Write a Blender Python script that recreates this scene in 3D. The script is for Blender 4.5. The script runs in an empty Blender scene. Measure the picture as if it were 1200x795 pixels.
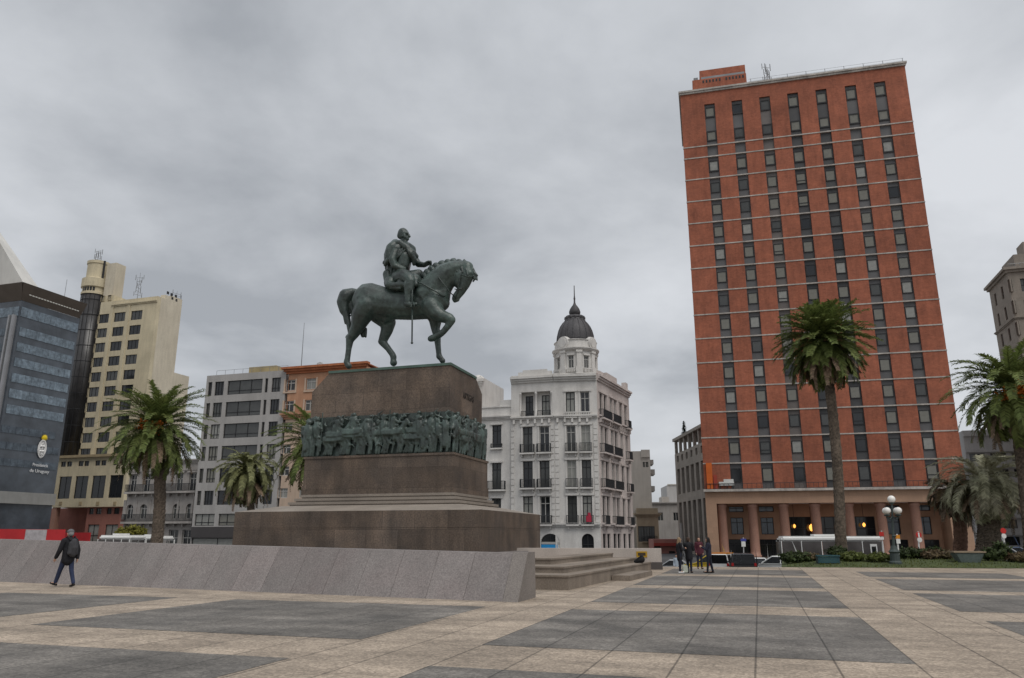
import bpy, bmesh, math, random
import numpy as np
from mathutils import Vector, Matrix, noise
random.seed(7)
R = math.radians
scene = bpy.context.scene
col = scene.collection
# ------------------------------------------------------------------ camera model (photo measured at 1200 x 795)
FPX, CZ, PIT = 890.0, 1.7, R(14.46)
SP, CP = math.sin(PIT), math.cos(PIT)
CAM = Vector((0, 0, CZ))
STREET = -1.3
def ray(u, v):
    xc = (u - 600) / FPX; yc = (397.5 - v) / FPX
    return Vector((xc, CP - yc * SP, SP + yc * CP))
def at_y(u, v, y):
    d = ray(u, v); return CAM + d * (y / d.y)
def on_z(u, v, z):
    d = ray(u, v); return CAM + d * ((z - CZ) / d.z)
def z_at(v, y):
    yc = (397.5 - v) / FPX
    return CZ + (SP + yc * CP) / (CP - yc * SP) * y
def x_at(u, y, z=3.0):
    return (u - 600) / FPX * (y * CP + (z - CZ) * SP)
class Plane:                        # a vertical plane: origin on the ground, along = direction of its run, inward normal away from us
    def __init__(s, x, y, deg, z0=STREET):
        s.o = Vector((x, y, z0)); a = R(deg); s.a = a
        s.u = Vector((math.cos(a), -math.sin(a), 0)); s.n = Vector((math.sin(a), math.cos(a), 0)); s.z0 = z0
    def hit(s, u, v):
        d = ray(u, v); t = (s.o - CAM).dot(s.n) / d.dot(s.n); p = CAM + d * t
        return (p - s.o).dot(s.u), p.z
    def X(s, u, v): return s.hit(u, v)[0]
    def Z(s, u, v): return s.hit(u, v)[1]
    def P(s, x, z, dep=0.0): 
        p = s.o + s.u * x + s.n * dep; return Vector((p.x, p.y, z))
    def shifted(s, dx=0, dep=0, ddeg=0):
        p = s.P(dx, 0, dep); return Plane(p.x, p.y, math.degrees(s.a) + ddeg, s.z0)
    def mat(s, x, z, dep=0.0):
        return Matrix.Translation(s.P(x, z, dep)) @ Matrix.Rotation(-s.a, 4, 'Z')
TH = 17.5
E2 = Vector((math.cos(R(TH)), -math.sin(R(TH)), 0)); E1 = Vector((math.sin(R(TH)), math.cos(R(TH)), 0))
def pl2w(a, b, z=0): 
    p = E2 * a + E1 * b; return Vector((p.x, p.y, z))
# ------------------------------------------------------------------ objects
ROOTM = {}
def tag(o, label=None, cat=None, group=None, kind=None):
    if label: o['label'] = label
    if cat: o['category'] = cat
    if group: o['group'] = group
    if kind: o['kind'] = kind
    return o
def empty(name, label, cat, loc, rotz=0, group=None):
    o = bpy.data.objects.new(name, None); col.objects.link(o)
    o.empty_display_size = .3
    o.location = loc; o.rotation_euler = (0, 0, rotz)
    ROOTM[o] = Matrix.Translation(Vector(loc)) @ Matrix.Rotation(rotz, 4, 'Z')
    return tag(o, label, cat, group)
def link(name, mesh, parent=None, M=None):
    o = bpy.data.objects.new(name, mesh); col.objects.link(o)
    if parent is not None: o.parent = parent
    wm = M if M is not None else Matrix.Identity(4)
    ROOTM[o] = wm
    if parent is not None: 
        o.matrix_basis = ROOTM[parent].inverted() @ wm
    else: o.matrix_basis = wm
    return o
def mesh_of(name, bm, mats, smooth=False):
    flush(bm); me = bpy.data.meshes.new(name); bm.to_mesh(me); bm.free()
    for m in (mats if isinstance(mats, (list, tuple)) else [mats]): me.materials.append(m)
    if smooth: me.polygons.foreach_set('use_smooth', [True] * len(me.polygons))
    return me
def part(name, bm, mats, parent=None, smooth=False, M=None):
    """bm in world coordinates -> one mesh object; stored in its parent's frame (or frame M)"""
    flush(bm); m = M if M is not None else (ROOTM[parent] if parent is not None else Matrix.Identity(4))
    bm.transform(m.inverted())
    return link(name, mesh_of(name, bm, mats, smooth), parent, m)
def lpart(name, bm, mats, parent, smooth=False):
    """bm already in the parent's frame"""
    return link(name, mesh_of(name, bm, mats, smooth), parent, ROOTM[parent])
def struct(name, bm, mats, smooth=False):
    o = part(name, bm, mats, None, smooth); o['kind'] = 'structure'; return o
# ------------------------------------------------------------------ shapes
def quad(bm, *pts):
    return bm.faces.new([bm.verts.new(p) for p in pts])
def box(bm, x0, x1, y0, y1, z0, z1, M=None, skip=''):
    c = [Vector((x, y, z)) for z in (z0, z1) for y in (y0, y1) for x in (x0, x1)]
    if M is not None: c = [M @ p for p in c]
    v = [bm.verts.new(p) for p in c]
    fs = {'b': (0, 2, 3, 1), 't': (4, 5, 7, 6), 'f': (0, 1, 5, 4), 'k': (2, 6, 7, 3), 'l': (0, 4, 6, 2), 'r': (1, 3, 7, 5)}
    return [bm.faces.new([v[i] for i in f]) for k, f in fs.items() if k not in skip]
def pbox(bm, pl, x0, x1, z0, z1, d0, d1):          # box on a plane; d<0 stands out of it
    p = lambda x, z, d: pl.P(x, z, d)
    c = [p(x, z, d) for z in (z0, z1) for d in (d0, d1) for x in (x0, x1)]
    v = [bm.verts.new(q) for q in c]
    for f in ((0, 2, 3, 1), (4, 5, 7, 6), (0, 1, 5, 4), (2, 6, 7, 3), (0, 4, 6, 2), (1, 3, 7, 5)): bm.faces.new([v[i] for i in f])
def bar(bm, a, b, r, seg=6, r2=None, caps=True):
    a, b = Vector(a), Vector(b); d = b - a
    if d.length < 1e-6: return
    r2 = r if r2 is None else r2
    z = d.normalized(); x = z.orthogonal().normalized(); y = z.cross(x)
    A = []; B = []
    for i in range(seg):
        t = 2 * math.pi * i / seg; w = x * math.cos(t) + y * math.sin(t)
        A.append(bm.verts.new(a + w * r)); B.append(bm.verts.new(b + w * r2))
    for i in range(seg):
        j = (i + 1) % seg; bm.faces.new((A[i], A[j], B[j], B[i]))
    if caps:
        bm.faces.new(A[::-1]); bm.faces.new(B)
def tube(bm, pts, rad, seg=8, caps=True):
    rings = []; prev = None
    for i, p in enumerate(pts):
        p = Vector(p)
        d = (Vector(pts[min(i + 1, len(pts) - 1)]) - Vector(pts[max(i - 1, 0)])).normalized()
        x = d.orthogonal().normalized() if prev is None else (prev - d * prev.dot(d)).normalized()
        prev = x; y = d.cross(x); r = rad[i] if isinstance(rad, (list, tuple)) else rad
        rings.append([bm.verts.new(p + (x * math.cos(2 * math.pi * k / seg) + y * math.sin(2 * math.pi * k / seg)) * r) for k in range(seg)])
    for a, b in zip(rings, rings[1:]):
        for k in range(seg): bm.faces.new((a[k], a[(k + 1) % seg], b[(k + 1) % seg], b[k]))
    if caps: bm.faces.new(rings[0][::-1]); bm.faces.new(rings[-1])
def lathe(bm, c, prof, seg=24, a0=0.0, a1=2 * math.pi, squash=1.0):
    full = abs(a1 - a0 - 2 * math.pi) < 1e-6; n = seg if full else seg + 1
    rings = []
    for r, z in prof:
        rings.append([bm.verts.new((c[0] + r * math.cos(a0 + (a1 - a0) * k / seg), c[1] + r * math.sin(a0 + (a1 - a0) * k / seg) * squash, c[2] + z)) for k in range(n)])
    for a, b in zip(rings, rings[1:]):
        for k in range(seg): 
            bm.faces.new((a[k], a[(k + 1) % n], b[(k + 1) % n], b[k]))
    if full:
        if prof[0][0] > 1e-4: bm.faces.new(rings[0][::-1])
        if prof[-1][0] > 1e-4: bm.faces.new(rings[-1])
def ball(bm, c, r, sub=2, sc=(1, 1, 1), M=None):
    if M is None: m = np.array(((r * sc[0], 0, 0, c[0]), (0, r * sc[1], 0, c[1]), (0, 0, r * sc[2], c[2])))
    else: m = np.array(Matrix.Translation(Vector(c)) @ M @ Matrix.Diagonal((r * sc[0], r * sc[1], r * sc[2], 1)))[:3]
    SIDE.setdefault(bm, []).append((sub, m))
SIDE = {}; ICO = {}
def ico(sub):
    if sub not in ICO:
        b = bmesh.new(); bmesh.ops.create_icosphere(b, subdivisions=sub, radius=1); b.verts.ensure_lookup_table()
        ICO[sub] = (np.array([(*v.co, 1) for v in b.verts]), np.array([[v.index for v in f.verts] for f in b.faces])); b.free()
    return ICO[sub]
def flush(bm):
    it = SIDE.pop(bm, None)
    if not it: return
    vs, fs, n = [], [], 0
    for sub, m in it:
        V, F_ = ico(sub); vs.append(V @ m.T); fs.append(F_ + n); n += len(V)
    vs = np.concatenate(vs); fs = np.concatenate(fs); me = bpy.data.meshes.new('t'); me.vertices.add(len(vs)); me.vertices.foreach_set('co', vs.ravel())
    me.loops.add(fs.size); me.loops.foreach_set('vertex_index', fs.ravel().astype(np.int32)); me.polygons.add(len(fs)); me.polygons.foreach_set('loop_start', np.arange(0, fs.size, 3, dtype=np.int32))
    me.update(); bm.from_mesh(me); bpy.data.meshes.remove(me)
def chain(bm, pts, sub=1, lat=1.0, sp=.32):                # spheres along a bent, tapering limb: (x, y, z, r)
    for a, b in zip(pts, pts[1:]):
        A, B = Vector(a[:3]), Vector(b[:3]); L = (B - A).length
        n = max(1, int(L / (sp * min(a[3], b[3])) + .5))
        for i in range(n + 1):
            t = i / n; ball(bm, A.lerp(B, t), a[3] + (b[3] - a[3]) * t, sub, (1, lat, 1))
    if len(pts) == 1: ball(bm, pts[0][:3], pts[0][3], 2, (1, lat, 1))
def fuse(bm, voxel, smooth=2, fac=.5):
    """one continuous skin round all the volumes in bm"""
    flush(bm); me = bpy.data.meshes.new('t'); bm.to_mesh(me); bm.free()
    o = bpy.data.objects.new('t', me); col.objects.link(o)
    m = o.modifiers.new('r', 'REMESH'); m.mode = 'VOXEL'; m.voxel_size = voxel; m.adaptivity = 0
    if smooth:
        s = o.modifiers.new('s', 'SMOOTH'); s.factor = fac; s.iterations = smooth
    dg = bpy.context.evaluated_depsgraph_get(); 
    me2 = bpy.data.meshes.new_from_object(o.evaluated_get(dg))
    bpy.data.objects.remove(o); bpy.data.meshes.remove(me)
    out = bmesh.new(); out.from_mesh(me2); bpy.data.meshes.remove(me2)
    return out
def text_bm(s, size, ext=.02, align='CENTER'):
    cu = bpy.data.curves.new('t', 'FONT'); cu.body = s; cu.size = size; cu.extrude = ext; cu.align_x = align; cu.align_y = 'CENTER'
    o = bpy.data.objects.new('t', cu); col.objects.link(o)
    dg = bpy.context.evaluated_depsgraph_get(); me = bpy.data.meshes.new_from_object(o.evaluated_get(dg))
    bm = bmesh.new(); bm.from_mesh(me); bpy.data.objects.remove(o); bpy.data.meshes.remove(me)
    bm.transform(Matrix.Rotation(R(90), 4, 'X'))   # stand up: x right, z up, facing -y
    return bm
def facade(bm, pl, x0, x1, z0, z1, holes, dep=.25):
    xs = sorted({x0, x1} | {max(x0, min(x1, h[k])) for h in holes for k in (0, 2)})
    zs = sorted({z0, z1} | {max(z0, min(z1, h[k])) for h in holes for k in (1, 3)})
    V = {}
    def vt(i, j):
        if (i, j) not in V: V[i, j] = bm.verts.new(pl.P(xs[i], zs[j]))
        return V[i, j]
    for j in range(len(zs) - 1):
        cz = (zs[j] + zs[j + 1]) / 2
        hz = [h for h in holes if h[1] < cz < h[3]]
        for i in range(len(xs) - 1):
            cx = (xs[i] + xs[i + 1]) / 2
            if any(h[0] < cx < h[2] for h in hz): continue
            bm.faces.new((vt(i, j), vt(i + 1, j), vt(i + 1, j + 1), vt(i, j + 1)))
    for h in holes:
        a, b, c, d = h[:4]
        P = lambda x, z, q: pl.P(x, z, q)
        quad(bm, P(a, b, 0), P(a, b, dep), P(c, b, dep), P(c, b, 0)); quad(bm, P(a, d, 0), P(c, d, 0), P(c, d, dep), P(a, d, dep))
        quad(bm, P(a, b, 0), P(a, d, 0), P(a, d, dep), P(a, b, dep)); quad(bm, P(c, b, 0), P(c, b, dep), P(c, d, dep), P(c, d, 0))
def shell(bm, pl, x0, x1, z0, z1, depth, roof=True):   # the other sides of a building behind its facade
    P = pl.P
    quad(bm, P(x0, z0, depth), P(x0, z0, 0), P(x0, z1, 0), P(x0, z1, depth)); quad(bm, P(x1, z0, 0), P(x1, z0, depth), P(x1, z1, depth), P(x1, z1, 0))
    quad(bm, P(x1, z0, depth), P(x0, z0, depth), P(x0, z1, depth), P(x1, z1, depth))
    if roof: quad(bm, P(x0, z1, 0), P(x1, z1, 0), P(x1, z1, depth), P(x0, z1, depth))
MC = {}
def pane_mesh(w, h, m):
    k = ('p', round(w, 3), round(h, 3), m.name)
    if k not in MC:
        b = bmesh.new(); box(b, -w / 2, w / 2, 0, .03, 0, h); MC[k] = mesh_of('window', b, m)
    return MC[k]
def frame_mesh(w, h, nx, nz, t, m, zc=None):
    k = ('f', round(w, 3), round(h, 3), nx, nz, t, m.name, zc)
    if k not in MC:
        b = bmesh.new()
        box(b, -w / 2, -w / 2 + t, -.06, -.002, 0, h); box(b, w / 2 - t, w / 2, -.06, -.002, 0, h)
        box(b, -w / 2 + t, w / 2 - t, -.06, -.002, 0, t); box(b, -w / 2 + t, w / 2 - t, -.06, -.002, h - t, h)
        for i in range(1, nx):
            x = -w / 2 + w * i / nx; box(b, x - t / 2, x + t / 2, -.055, -.003, t, h - t)
        for i in range(1, nz):
            z = h * (i / nz if zc is None else zc); box(b, -w / 2 + t, w / 2 - t, -.05, -.004, z - t / 2, z + t / 2)
        MC[k] = mesh_of('frame', b, m)
    return MC[k]
def window(root, pl, h, dep, pm, fm=None, nx=2, nz=1, t=.07, zc=None, name='window', M0=None):
    x0, z0, x1, z1 = h[:4]; M = pl.mat((x0 + x1) / 2, z0, dep - .06)
    o = link(name, pane_mesh(x1 - x0, z1 - z0, pm), root, M)
    if fm: link('frame', frame_mesh(x1 - x0, z1 - z0, nx, nz, t, fm, zc), o, M)
    return o
def rail_bm(bm, pl, x0, x1, z0, z1, d0, step=.16, r=.022):      # balcony railing round three sides, d0 = how far out (positive)
    for z in (z0 + .04, z1): pbox(bm, pl, x0, x1, z - .03, z + .03, -d0 - .03, -d0 + .03); pbox(bm, pl, x0 - .03, x0 + .03, z - .031, z + .029, -d0 + .03, 0); pbox(bm, pl, x1 - .03, x1 + .03, z - .031, z + .029, -d0 + .03, 0)
    n = max(2, int((x1 - x0) / step))
    for i in range(n + 1):
        x = x0 + (x1 - x0) * i / n; pbox(bm, pl, x - r, x + r, z0 + .07, z1 - .03, -d0 - r, -d0 + r)
    m = max(1, int(d0 / step))
    for i in range(m):
        for x in (x0, x1): pbox(bm, pl, x - r, x + r, z0 + .07, z1 - .031, -d0 * i / m - r, -d0 * i / m + r)
# ------------------------------------------------------------------ materials
def _n(nt, t, **kw):
    n = nt.nodes.new(t)
    for k, v in kw.items(): setattr(n, k, v)
    return n
def mat(name, c, rough=.75, var=.14, scale=.6, fine=.0, fscale=14, streak=0., bump=0., bscale=12, spec=.3, metal=0., tint=None, tscale=.3, tamt=.5, coords='Object', island=0.):
    m = bpy.data.materials.new(name); m.use_nodes = True; nt = m.node_tree; L = nt.links.new
    p = nt.nodes['Principled BSDF']; p.inputs['Roughness'].default_value = rough; p.inputs['Metallic'].default_value = metal
    p.inputs['Specular IOR Level'].default_value = spec
    tc = _n(nt, 'ShaderNodeTexCoord'); base = None
    def noise_(sc, det=5, vec=None, lo=.32, hi=.68, a=0., b=1.):
        n = _n(nt, 'ShaderNodeTexNoise'); n.inputs['Scale'].default_value = sc; n.inputs['Detail'].default_value = det; n.inputs['Roughness'].default_value = .6
        L(vec or tc.outputs[coords], n.inputs['Vector'])
        r = _n(nt, 'ShaderNodeMapRange'); L(n.outputs['Fac'], r.inputs['Value'])
        for k, v in (('From Min', lo), ('From Max', hi), ('To Min', a), ('To Max', b)): r.inputs[k].default_value = v
        return r.outputs['Result'], n
    rgb = _n(nt, 'ShaderNodeRGB'); rgb.outputs[0].default_value = (*c, 1); cur = rgb.outputs[0]
    if tint:
        f, _ = noise_(tscale, 6, a=0, b=tamt)
        mx = _n(nt, 'ShaderNodeMix', data_type='RGBA'); L(f, mx.inputs[0]); L(cur, mx.inputs[6]); mx.inputs[7].default_value = (*tint, 1); cur = mx.outputs[2]
    def mul(cur, fac):
        v = _n(nt, 'ShaderNodeVectorMath', operation='SCALE'); L(cur, v.inputs[0]); L(fac, v.inputs['Scale']); return v.outputs[0]
    if var: f, _ = noise_(scale, 6, a=1 - var, b=1 + var); cur = mul(cur, f)
    if fine: f, _ = noise_(fscale, 3, a=1 - fine, b=1 + fine); cur = mul(cur, f)
    if streak:
        mp = _n(nt, 'ShaderNodeMapping'); mp.inputs['Scale'].default_value = (1.0, 1.0, .16); L(tc.outputs[coords], mp.inputs[0])
        f, _ = noise_(1.6, 6, mp.outputs[0], .4, .75, 1, 1 - streak * .6); cur = mul(cur, f)
    if island:
        g = _n(nt, 'ShaderNodeNewGeometry'); r = _n(nt, 'ShaderNodeMapRange'); L(g.outputs['Random Per Island'], r.inputs['Value'])
        r.inputs['To Min'].default_value = 1 - island; r.inputs['To Max'].default_value = 1 + island; cur = mul(cur, r.outputs[0])
    L(cur, p.inputs['Base Color'])
    if bump:
        _, n = noise_(bscale, 5); b = _n(nt, 'ShaderNodeBump'); b.inputs['Strength'].default_value = bump; b.inputs['Distance'].default_value = .05
        L(n.outputs['Fac'], b.inputs['Height']); L(b.outputs[0], p.inputs['Normal'])
    return m
def blocks(m, bw, bh, dark=.6, mort=.012, vary=.12, off=.5, plane='xz'):
    """masonry courses multiplied into a material: real joints of a known block size, laid out in the object's own frame"""
    nt = m.node_tree; L = nt.links.new; p = nt.nodes['Principled BSDF']; src = p.inputs['Base Color'].links[0].from_socket
    tc = _n(nt, 'ShaderNodeTexCoord'); sx = _n(nt, 'ShaderNodeSeparateXYZ'); L(tc.outputs['Object'], sx.inputs[0])
    cb = _n(nt, 'ShaderNodeCombineXYZ'); ad = _n(nt, 'ShaderNodeMath', operation='ADD'); L(sx.outputs[0], ad.inputs[0]); L(sx.outputs[1], ad.inputs[1])
    L(ad.outputs[0], cb.inputs[0]); L(sx.outputs[2], cb.inputs[1])
    b = _n(nt, 'ShaderNodeTexBrick'); b.offset = off; L(cb.outputs[0], b.inputs['Vector'])
    b.inputs['Scale'].default_value = 1; b.inputs['Brick Width'].default_value = bw; b.inputs['Row Height'].default_value = bh; b.inputs['Mortar Size'].default_value = mort
    b.inputs['Mortar Smooth'].default_value = .3
    b.inputs['Color1'].default_value = (1 - vary,) * 3 + (1,); b.inputs['Color2'].default_value = (1 + vary,) * 3 + (1,); b.inputs['Mortar'].default_value = (dark,) * 3 + (1,)
    mx = _n(nt, 'ShaderNodeMix', data_type='RGBA', blend_type='MULTIPLY'); mx.inputs[0].default_value = 1
    L(src, mx.inputs[6]); L(b.outputs['Color'], mx.inputs[7]); L(mx.outputs[2], p.inputs['Base Color'])
    return m
def glow(name, c, s):
    m = bpy.data.materials.new(name); m.use_nodes = True; p = m.node_tree.nodes['Principled BSDF']
    p.inputs['Base Color'].default_value = (*c, 1); p.inputs['Emission Color'].default_value = (*c, 1); p.inputs['Emission Strength'].default_value = s
    return m
def leafmat(name, c, isl=.35, trans=.25, tint=None):
    m = mat(name, c, .6, .2, .4, island=isl, spec=.25, tint=tint, tscale=.6, tamt=.6); nt = m.node_tree; p = nt.nodes['Principled BSDF']; L = nt.links.new
    t = _n(nt, 'ShaderNodeBsdfTranslucent'); L(p.inputs['Base Color'].links[0].from_socket, t.inputs[0])
    x = _n(nt, 'ShaderNodeMixShader'); x.inputs[0].default_value = trans; o = nt.nodes['Material Output']
    L(p.outputs[0], x.inputs[1]); L(t.outputs[0], x.inputs[2]); L(x.outputs[0], o.inputs[0]); return m
GL_DARK = mat('glass_dark', (.018, .02, .023), .08, .3, .5, spec=.5)
GL_MID = mat('glass_mid', (.06, .062, .06), .12, .3, .5, spec=.5)
GL_BLIND_SKY = mat('glass_blind_sky', (.17, .165, .14), .18, .12, 1.5, spec=.5)  # blinds, plus reflected sky put into the colour, as in the mid pane
GL_PALE = mat('glass_curtain', (.25, .25, .23), .25, .15, 2, spec=.5)
GL_BLUE = mat('glass_blue', (.05, .07, .09), .06, .25, .4, spec=.6)
GLASSES = [GL_DARK, GL_MID, GL_BLIND_SKY, GL_PALE]
def pick(w): return random.choices(GLASSES, w)[0]
# ================================================================== camera, light, sky
cam = bpy.data.cameras.new('Camera'); cam.sensor_fit = 'HORIZONTAL'; cam.sensor_width = 36; cam.lens = 36 * FPX / 1200; cam.clip_end = 6000; cam.clip_start = .1
co = bpy.data.objects.new('Camera', cam); col.objects.link(co); co.location = CAM; co.rotation_euler = (R(90) + PIT, 0, 0); scene.camera = co
SUN_EL, SUN_AZ = 58, 150           # azimuth clockwise from +Y
w = bpy.data.worlds.new('World'); scene.world = w; w.use_nodes = True; nt = w.node_tree; nt.nodes.clear(); L = nt.links.new
sky = _n(nt, 'ShaderNodeTexSky', sky_type='NISHITA'); sky.sun_disc = False; sky.sun_elevation = R(SUN_EL); sky.sun_rotation = R(SUN_AZ)
tc = _n(nt, 'ShaderNodeTexCoord'); sx = _n(nt, 'ShaderNodeSeparateXYZ'); L(tc.outputs['Generated'], sx.inputs[0])
zc_ = _n(nt, 'ShaderNodeMath', operation='MAXIMUM'); L(sx.outputs[2], zc_.inputs[0]); zc_.inputs[1].default_value = 0
za = _n(nt, 'ShaderNodeMath', operation='ADD'); L(zc_.outputs[0], za.inputs[0]); za.inputs[1].default_value = .28
dx = _n(nt, 'ShaderNodeMath', operation='DIVIDE'); L(sx.outputs[0], dx.inputs[0]); L(za.outputs[0], dx.inputs[1])
dy = _n(nt, 'ShaderNodeMath', operation='DIVIDE'); L(sx.outputs[1], dy.inputs[0]); L(za.outputs[0], dy.inputs[1])
cb = _n(nt, 'ShaderNodeCombineXYZ'); L(dx.outputs[0], cb.inputs[0]); L(dy.outputs[0], cb.inputs[1]); cb.inputs[2].default_value = SKYSEED if 'SKYSEED' in globals() else 3.7
def wn(sc, det, rough, dist, off=0):
    mp = _n(nt, 'ShaderNodeMapping'); mp.inputs['Location'].default_value = (off, off * .7, off * .3); L(cb.outputs[0], mp.inputs[0])
    n = _n(nt, 'ShaderNodeTexNoise'); L(mp.outputs[0], n.inputs['Vector'])
    n.inputs['Scale'].default_value = sc; n.inputs['Detail'].default_value = det; n.inputs['Roughness'].default_value = rough; n.inputs['Distortion'].default_value = dist
    return n.outputs['Fac']
big = wn(.75, 2, .45, .1, 7.3); mid = wn(2.3, 7, .52, .12, 9.0)
a1 = _n(nt, 'ShaderNodeMath', operation='MULTIPLY'); L(big, a1.inputs[0]); a1.inputs[1].default_value = .5
a2 = _n(nt, 'ShaderNodeMath', operation='MULTIPLY_ADD'); L(mid, a2.inputs[0]); a2.inputs[1].default_value = .5; L(a1.outputs[0], a2.inputs[2])
cr = _n(nt, 'ShaderNodeValToRGB'); L(a2.outputs[0], cr.inputs[0]); e = cr.color_ramp.elements
e[0].position = .38; e[0].color = (.315, .333, .36, 1); e[1].position = .62; e[1].color = (.60, .618, .648, 1)
x = e.new(.5); x.color = (.475, .494, .522, 1)
# overcast: three times brighter overhead than at the skyline
zr = _n(nt, 'ShaderNodeMapRange'); L(zc_.outputs[0], zr.inputs['Value']); zr.inputs['From Min'].default_value = .62; zr.inputs['From Max'].default_value = 1; zr.inputs['To Min'].default_value = 1; zr.inputs['To Max'].default_value = 2.1
hz = _n(nt, 'ShaderNodeMapRange'); L(zc_.outputs[0], hz.inputs['Value']); hz.inputs['From Min'].default_value = 0; hz.inputs['From Max'].default_value = .22; hz.inputs['To Min'].default_value = .75; hz.inputs['To Max'].default_value = 0
mh = _n(nt, 'ShaderNodeMix', data_type='RGBA'); L(hz.outputs[0], mh.inputs[0]); L(cr.outputs[0], mh.inputs[6]); mh.inputs[7].default_value = (.47, .485, .505, 1)
sc_ = _n(nt, 'ShaderNodeVectorMath', operation='SCALE'); L(mh.outputs[2], sc_.inputs[0]); L(zr.outputs[0], sc_.inputs['Scale'])
b1 = _n(nt, 'ShaderNodeBackground'); L(sky.outputs[0], b1.inputs[0]); b1.inputs[1].default_value = .05
b2 = _n(nt, 'ShaderNodeBackground'); L(sc_.outputs[0], b2.inputs[0]); b2.inputs[1].default_value = 1
ms = _n(nt, 'ShaderNodeMixShader'); ms.inputs[0].default_value = .94; L(b1.outputs[0], ms.inputs[1]); L(b2.outputs[0], ms.inputs[2])
wo = _n(nt, 'ShaderNodeOutputWorld'); L(ms.outputs[0], wo.inputs[0])
sl = bpy.data.lights.new('Sun', 'SUN'); sl.energy = 1.35; sl.angle = R(35); sl.color = (1, .955, .89)
so = bpy.data.objects.new('Sun', sl); col.objects.link(so)
sd = Vector((math.sin(R(SUN_AZ)) * math.cos(R(SUN_EL)), math.cos(R(SUN_AZ)) * math.cos(R(SUN_EL)), math.sin(R(SUN_EL))))
so.rotation_euler = sd.to_track_quat('Z', 'Y').to_euler(); so.location = sd * 60
scene.view_settings.view_transform = 'Standard'; scene.view_settings.look = 'None'; scene.view_settings.exposure = 0.3; scene.view_settings.gamma = 1
scene.render.engine = 'CYCLES'
# ================================================================== ground
M_GROUND = mat('street_ground', (.19, .185, .175), .9, .2, .05, .1, 3)
M_ASPH = mat('asphalt', (.06, .06, .062), .85, .2, .2, .15, 20, spec=.35)
M_KERB = mat('kerb_stone', (.3, .29, .27), .85, .2, .8)
M_LINE = mat('road_paint', (.7, .7, .68), .7, .25, 2)
bm = bmesh.new(); quad(bm, (-2500, -400, STREET - .02), (2500, -400, STREET - .02), (2500, 4000, STREET - .02), (-2500, 4000, STREET - .02)); struct('ground', bm, M_GROUND)
PM = Matrix.Rotation(-R(TH), 4, 'Z')
def pq(bm, a0, a1, b0, b1, z): quad(bm, pl2w(a0, b0, z), pl2w(a1, b0, z), pl2w(a1, b1, z), pl2w(a0, b1, z))
bm = bmesh.new(); pq(bm, -190, 150, 62, 96, STREET - .016); pq(bm, -18, -6.5, 96, 320, STREET - .016); struct('road', bm, M_ASPH)
bm = bmesh.new()
for b in (73.3, 84.6):
    for i in range(40): pq(bm, -160 + i * 7, -157 + i * 7, b, b + .14, STREET - .012)
struct('lane_markings', bm, M_LINE)
bm = bmesh.new()
for a0, a1, b0, b1 in ((-190, -18, 96, 96.3), (-6.5, 150, 96, 96.3), (-190, 150, 61.7, 62)): box(bm, a0, a1, b0, b1, STREET - .02, STREET + .12, PM)
struct('kerb', bm, M_KERB)
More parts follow.
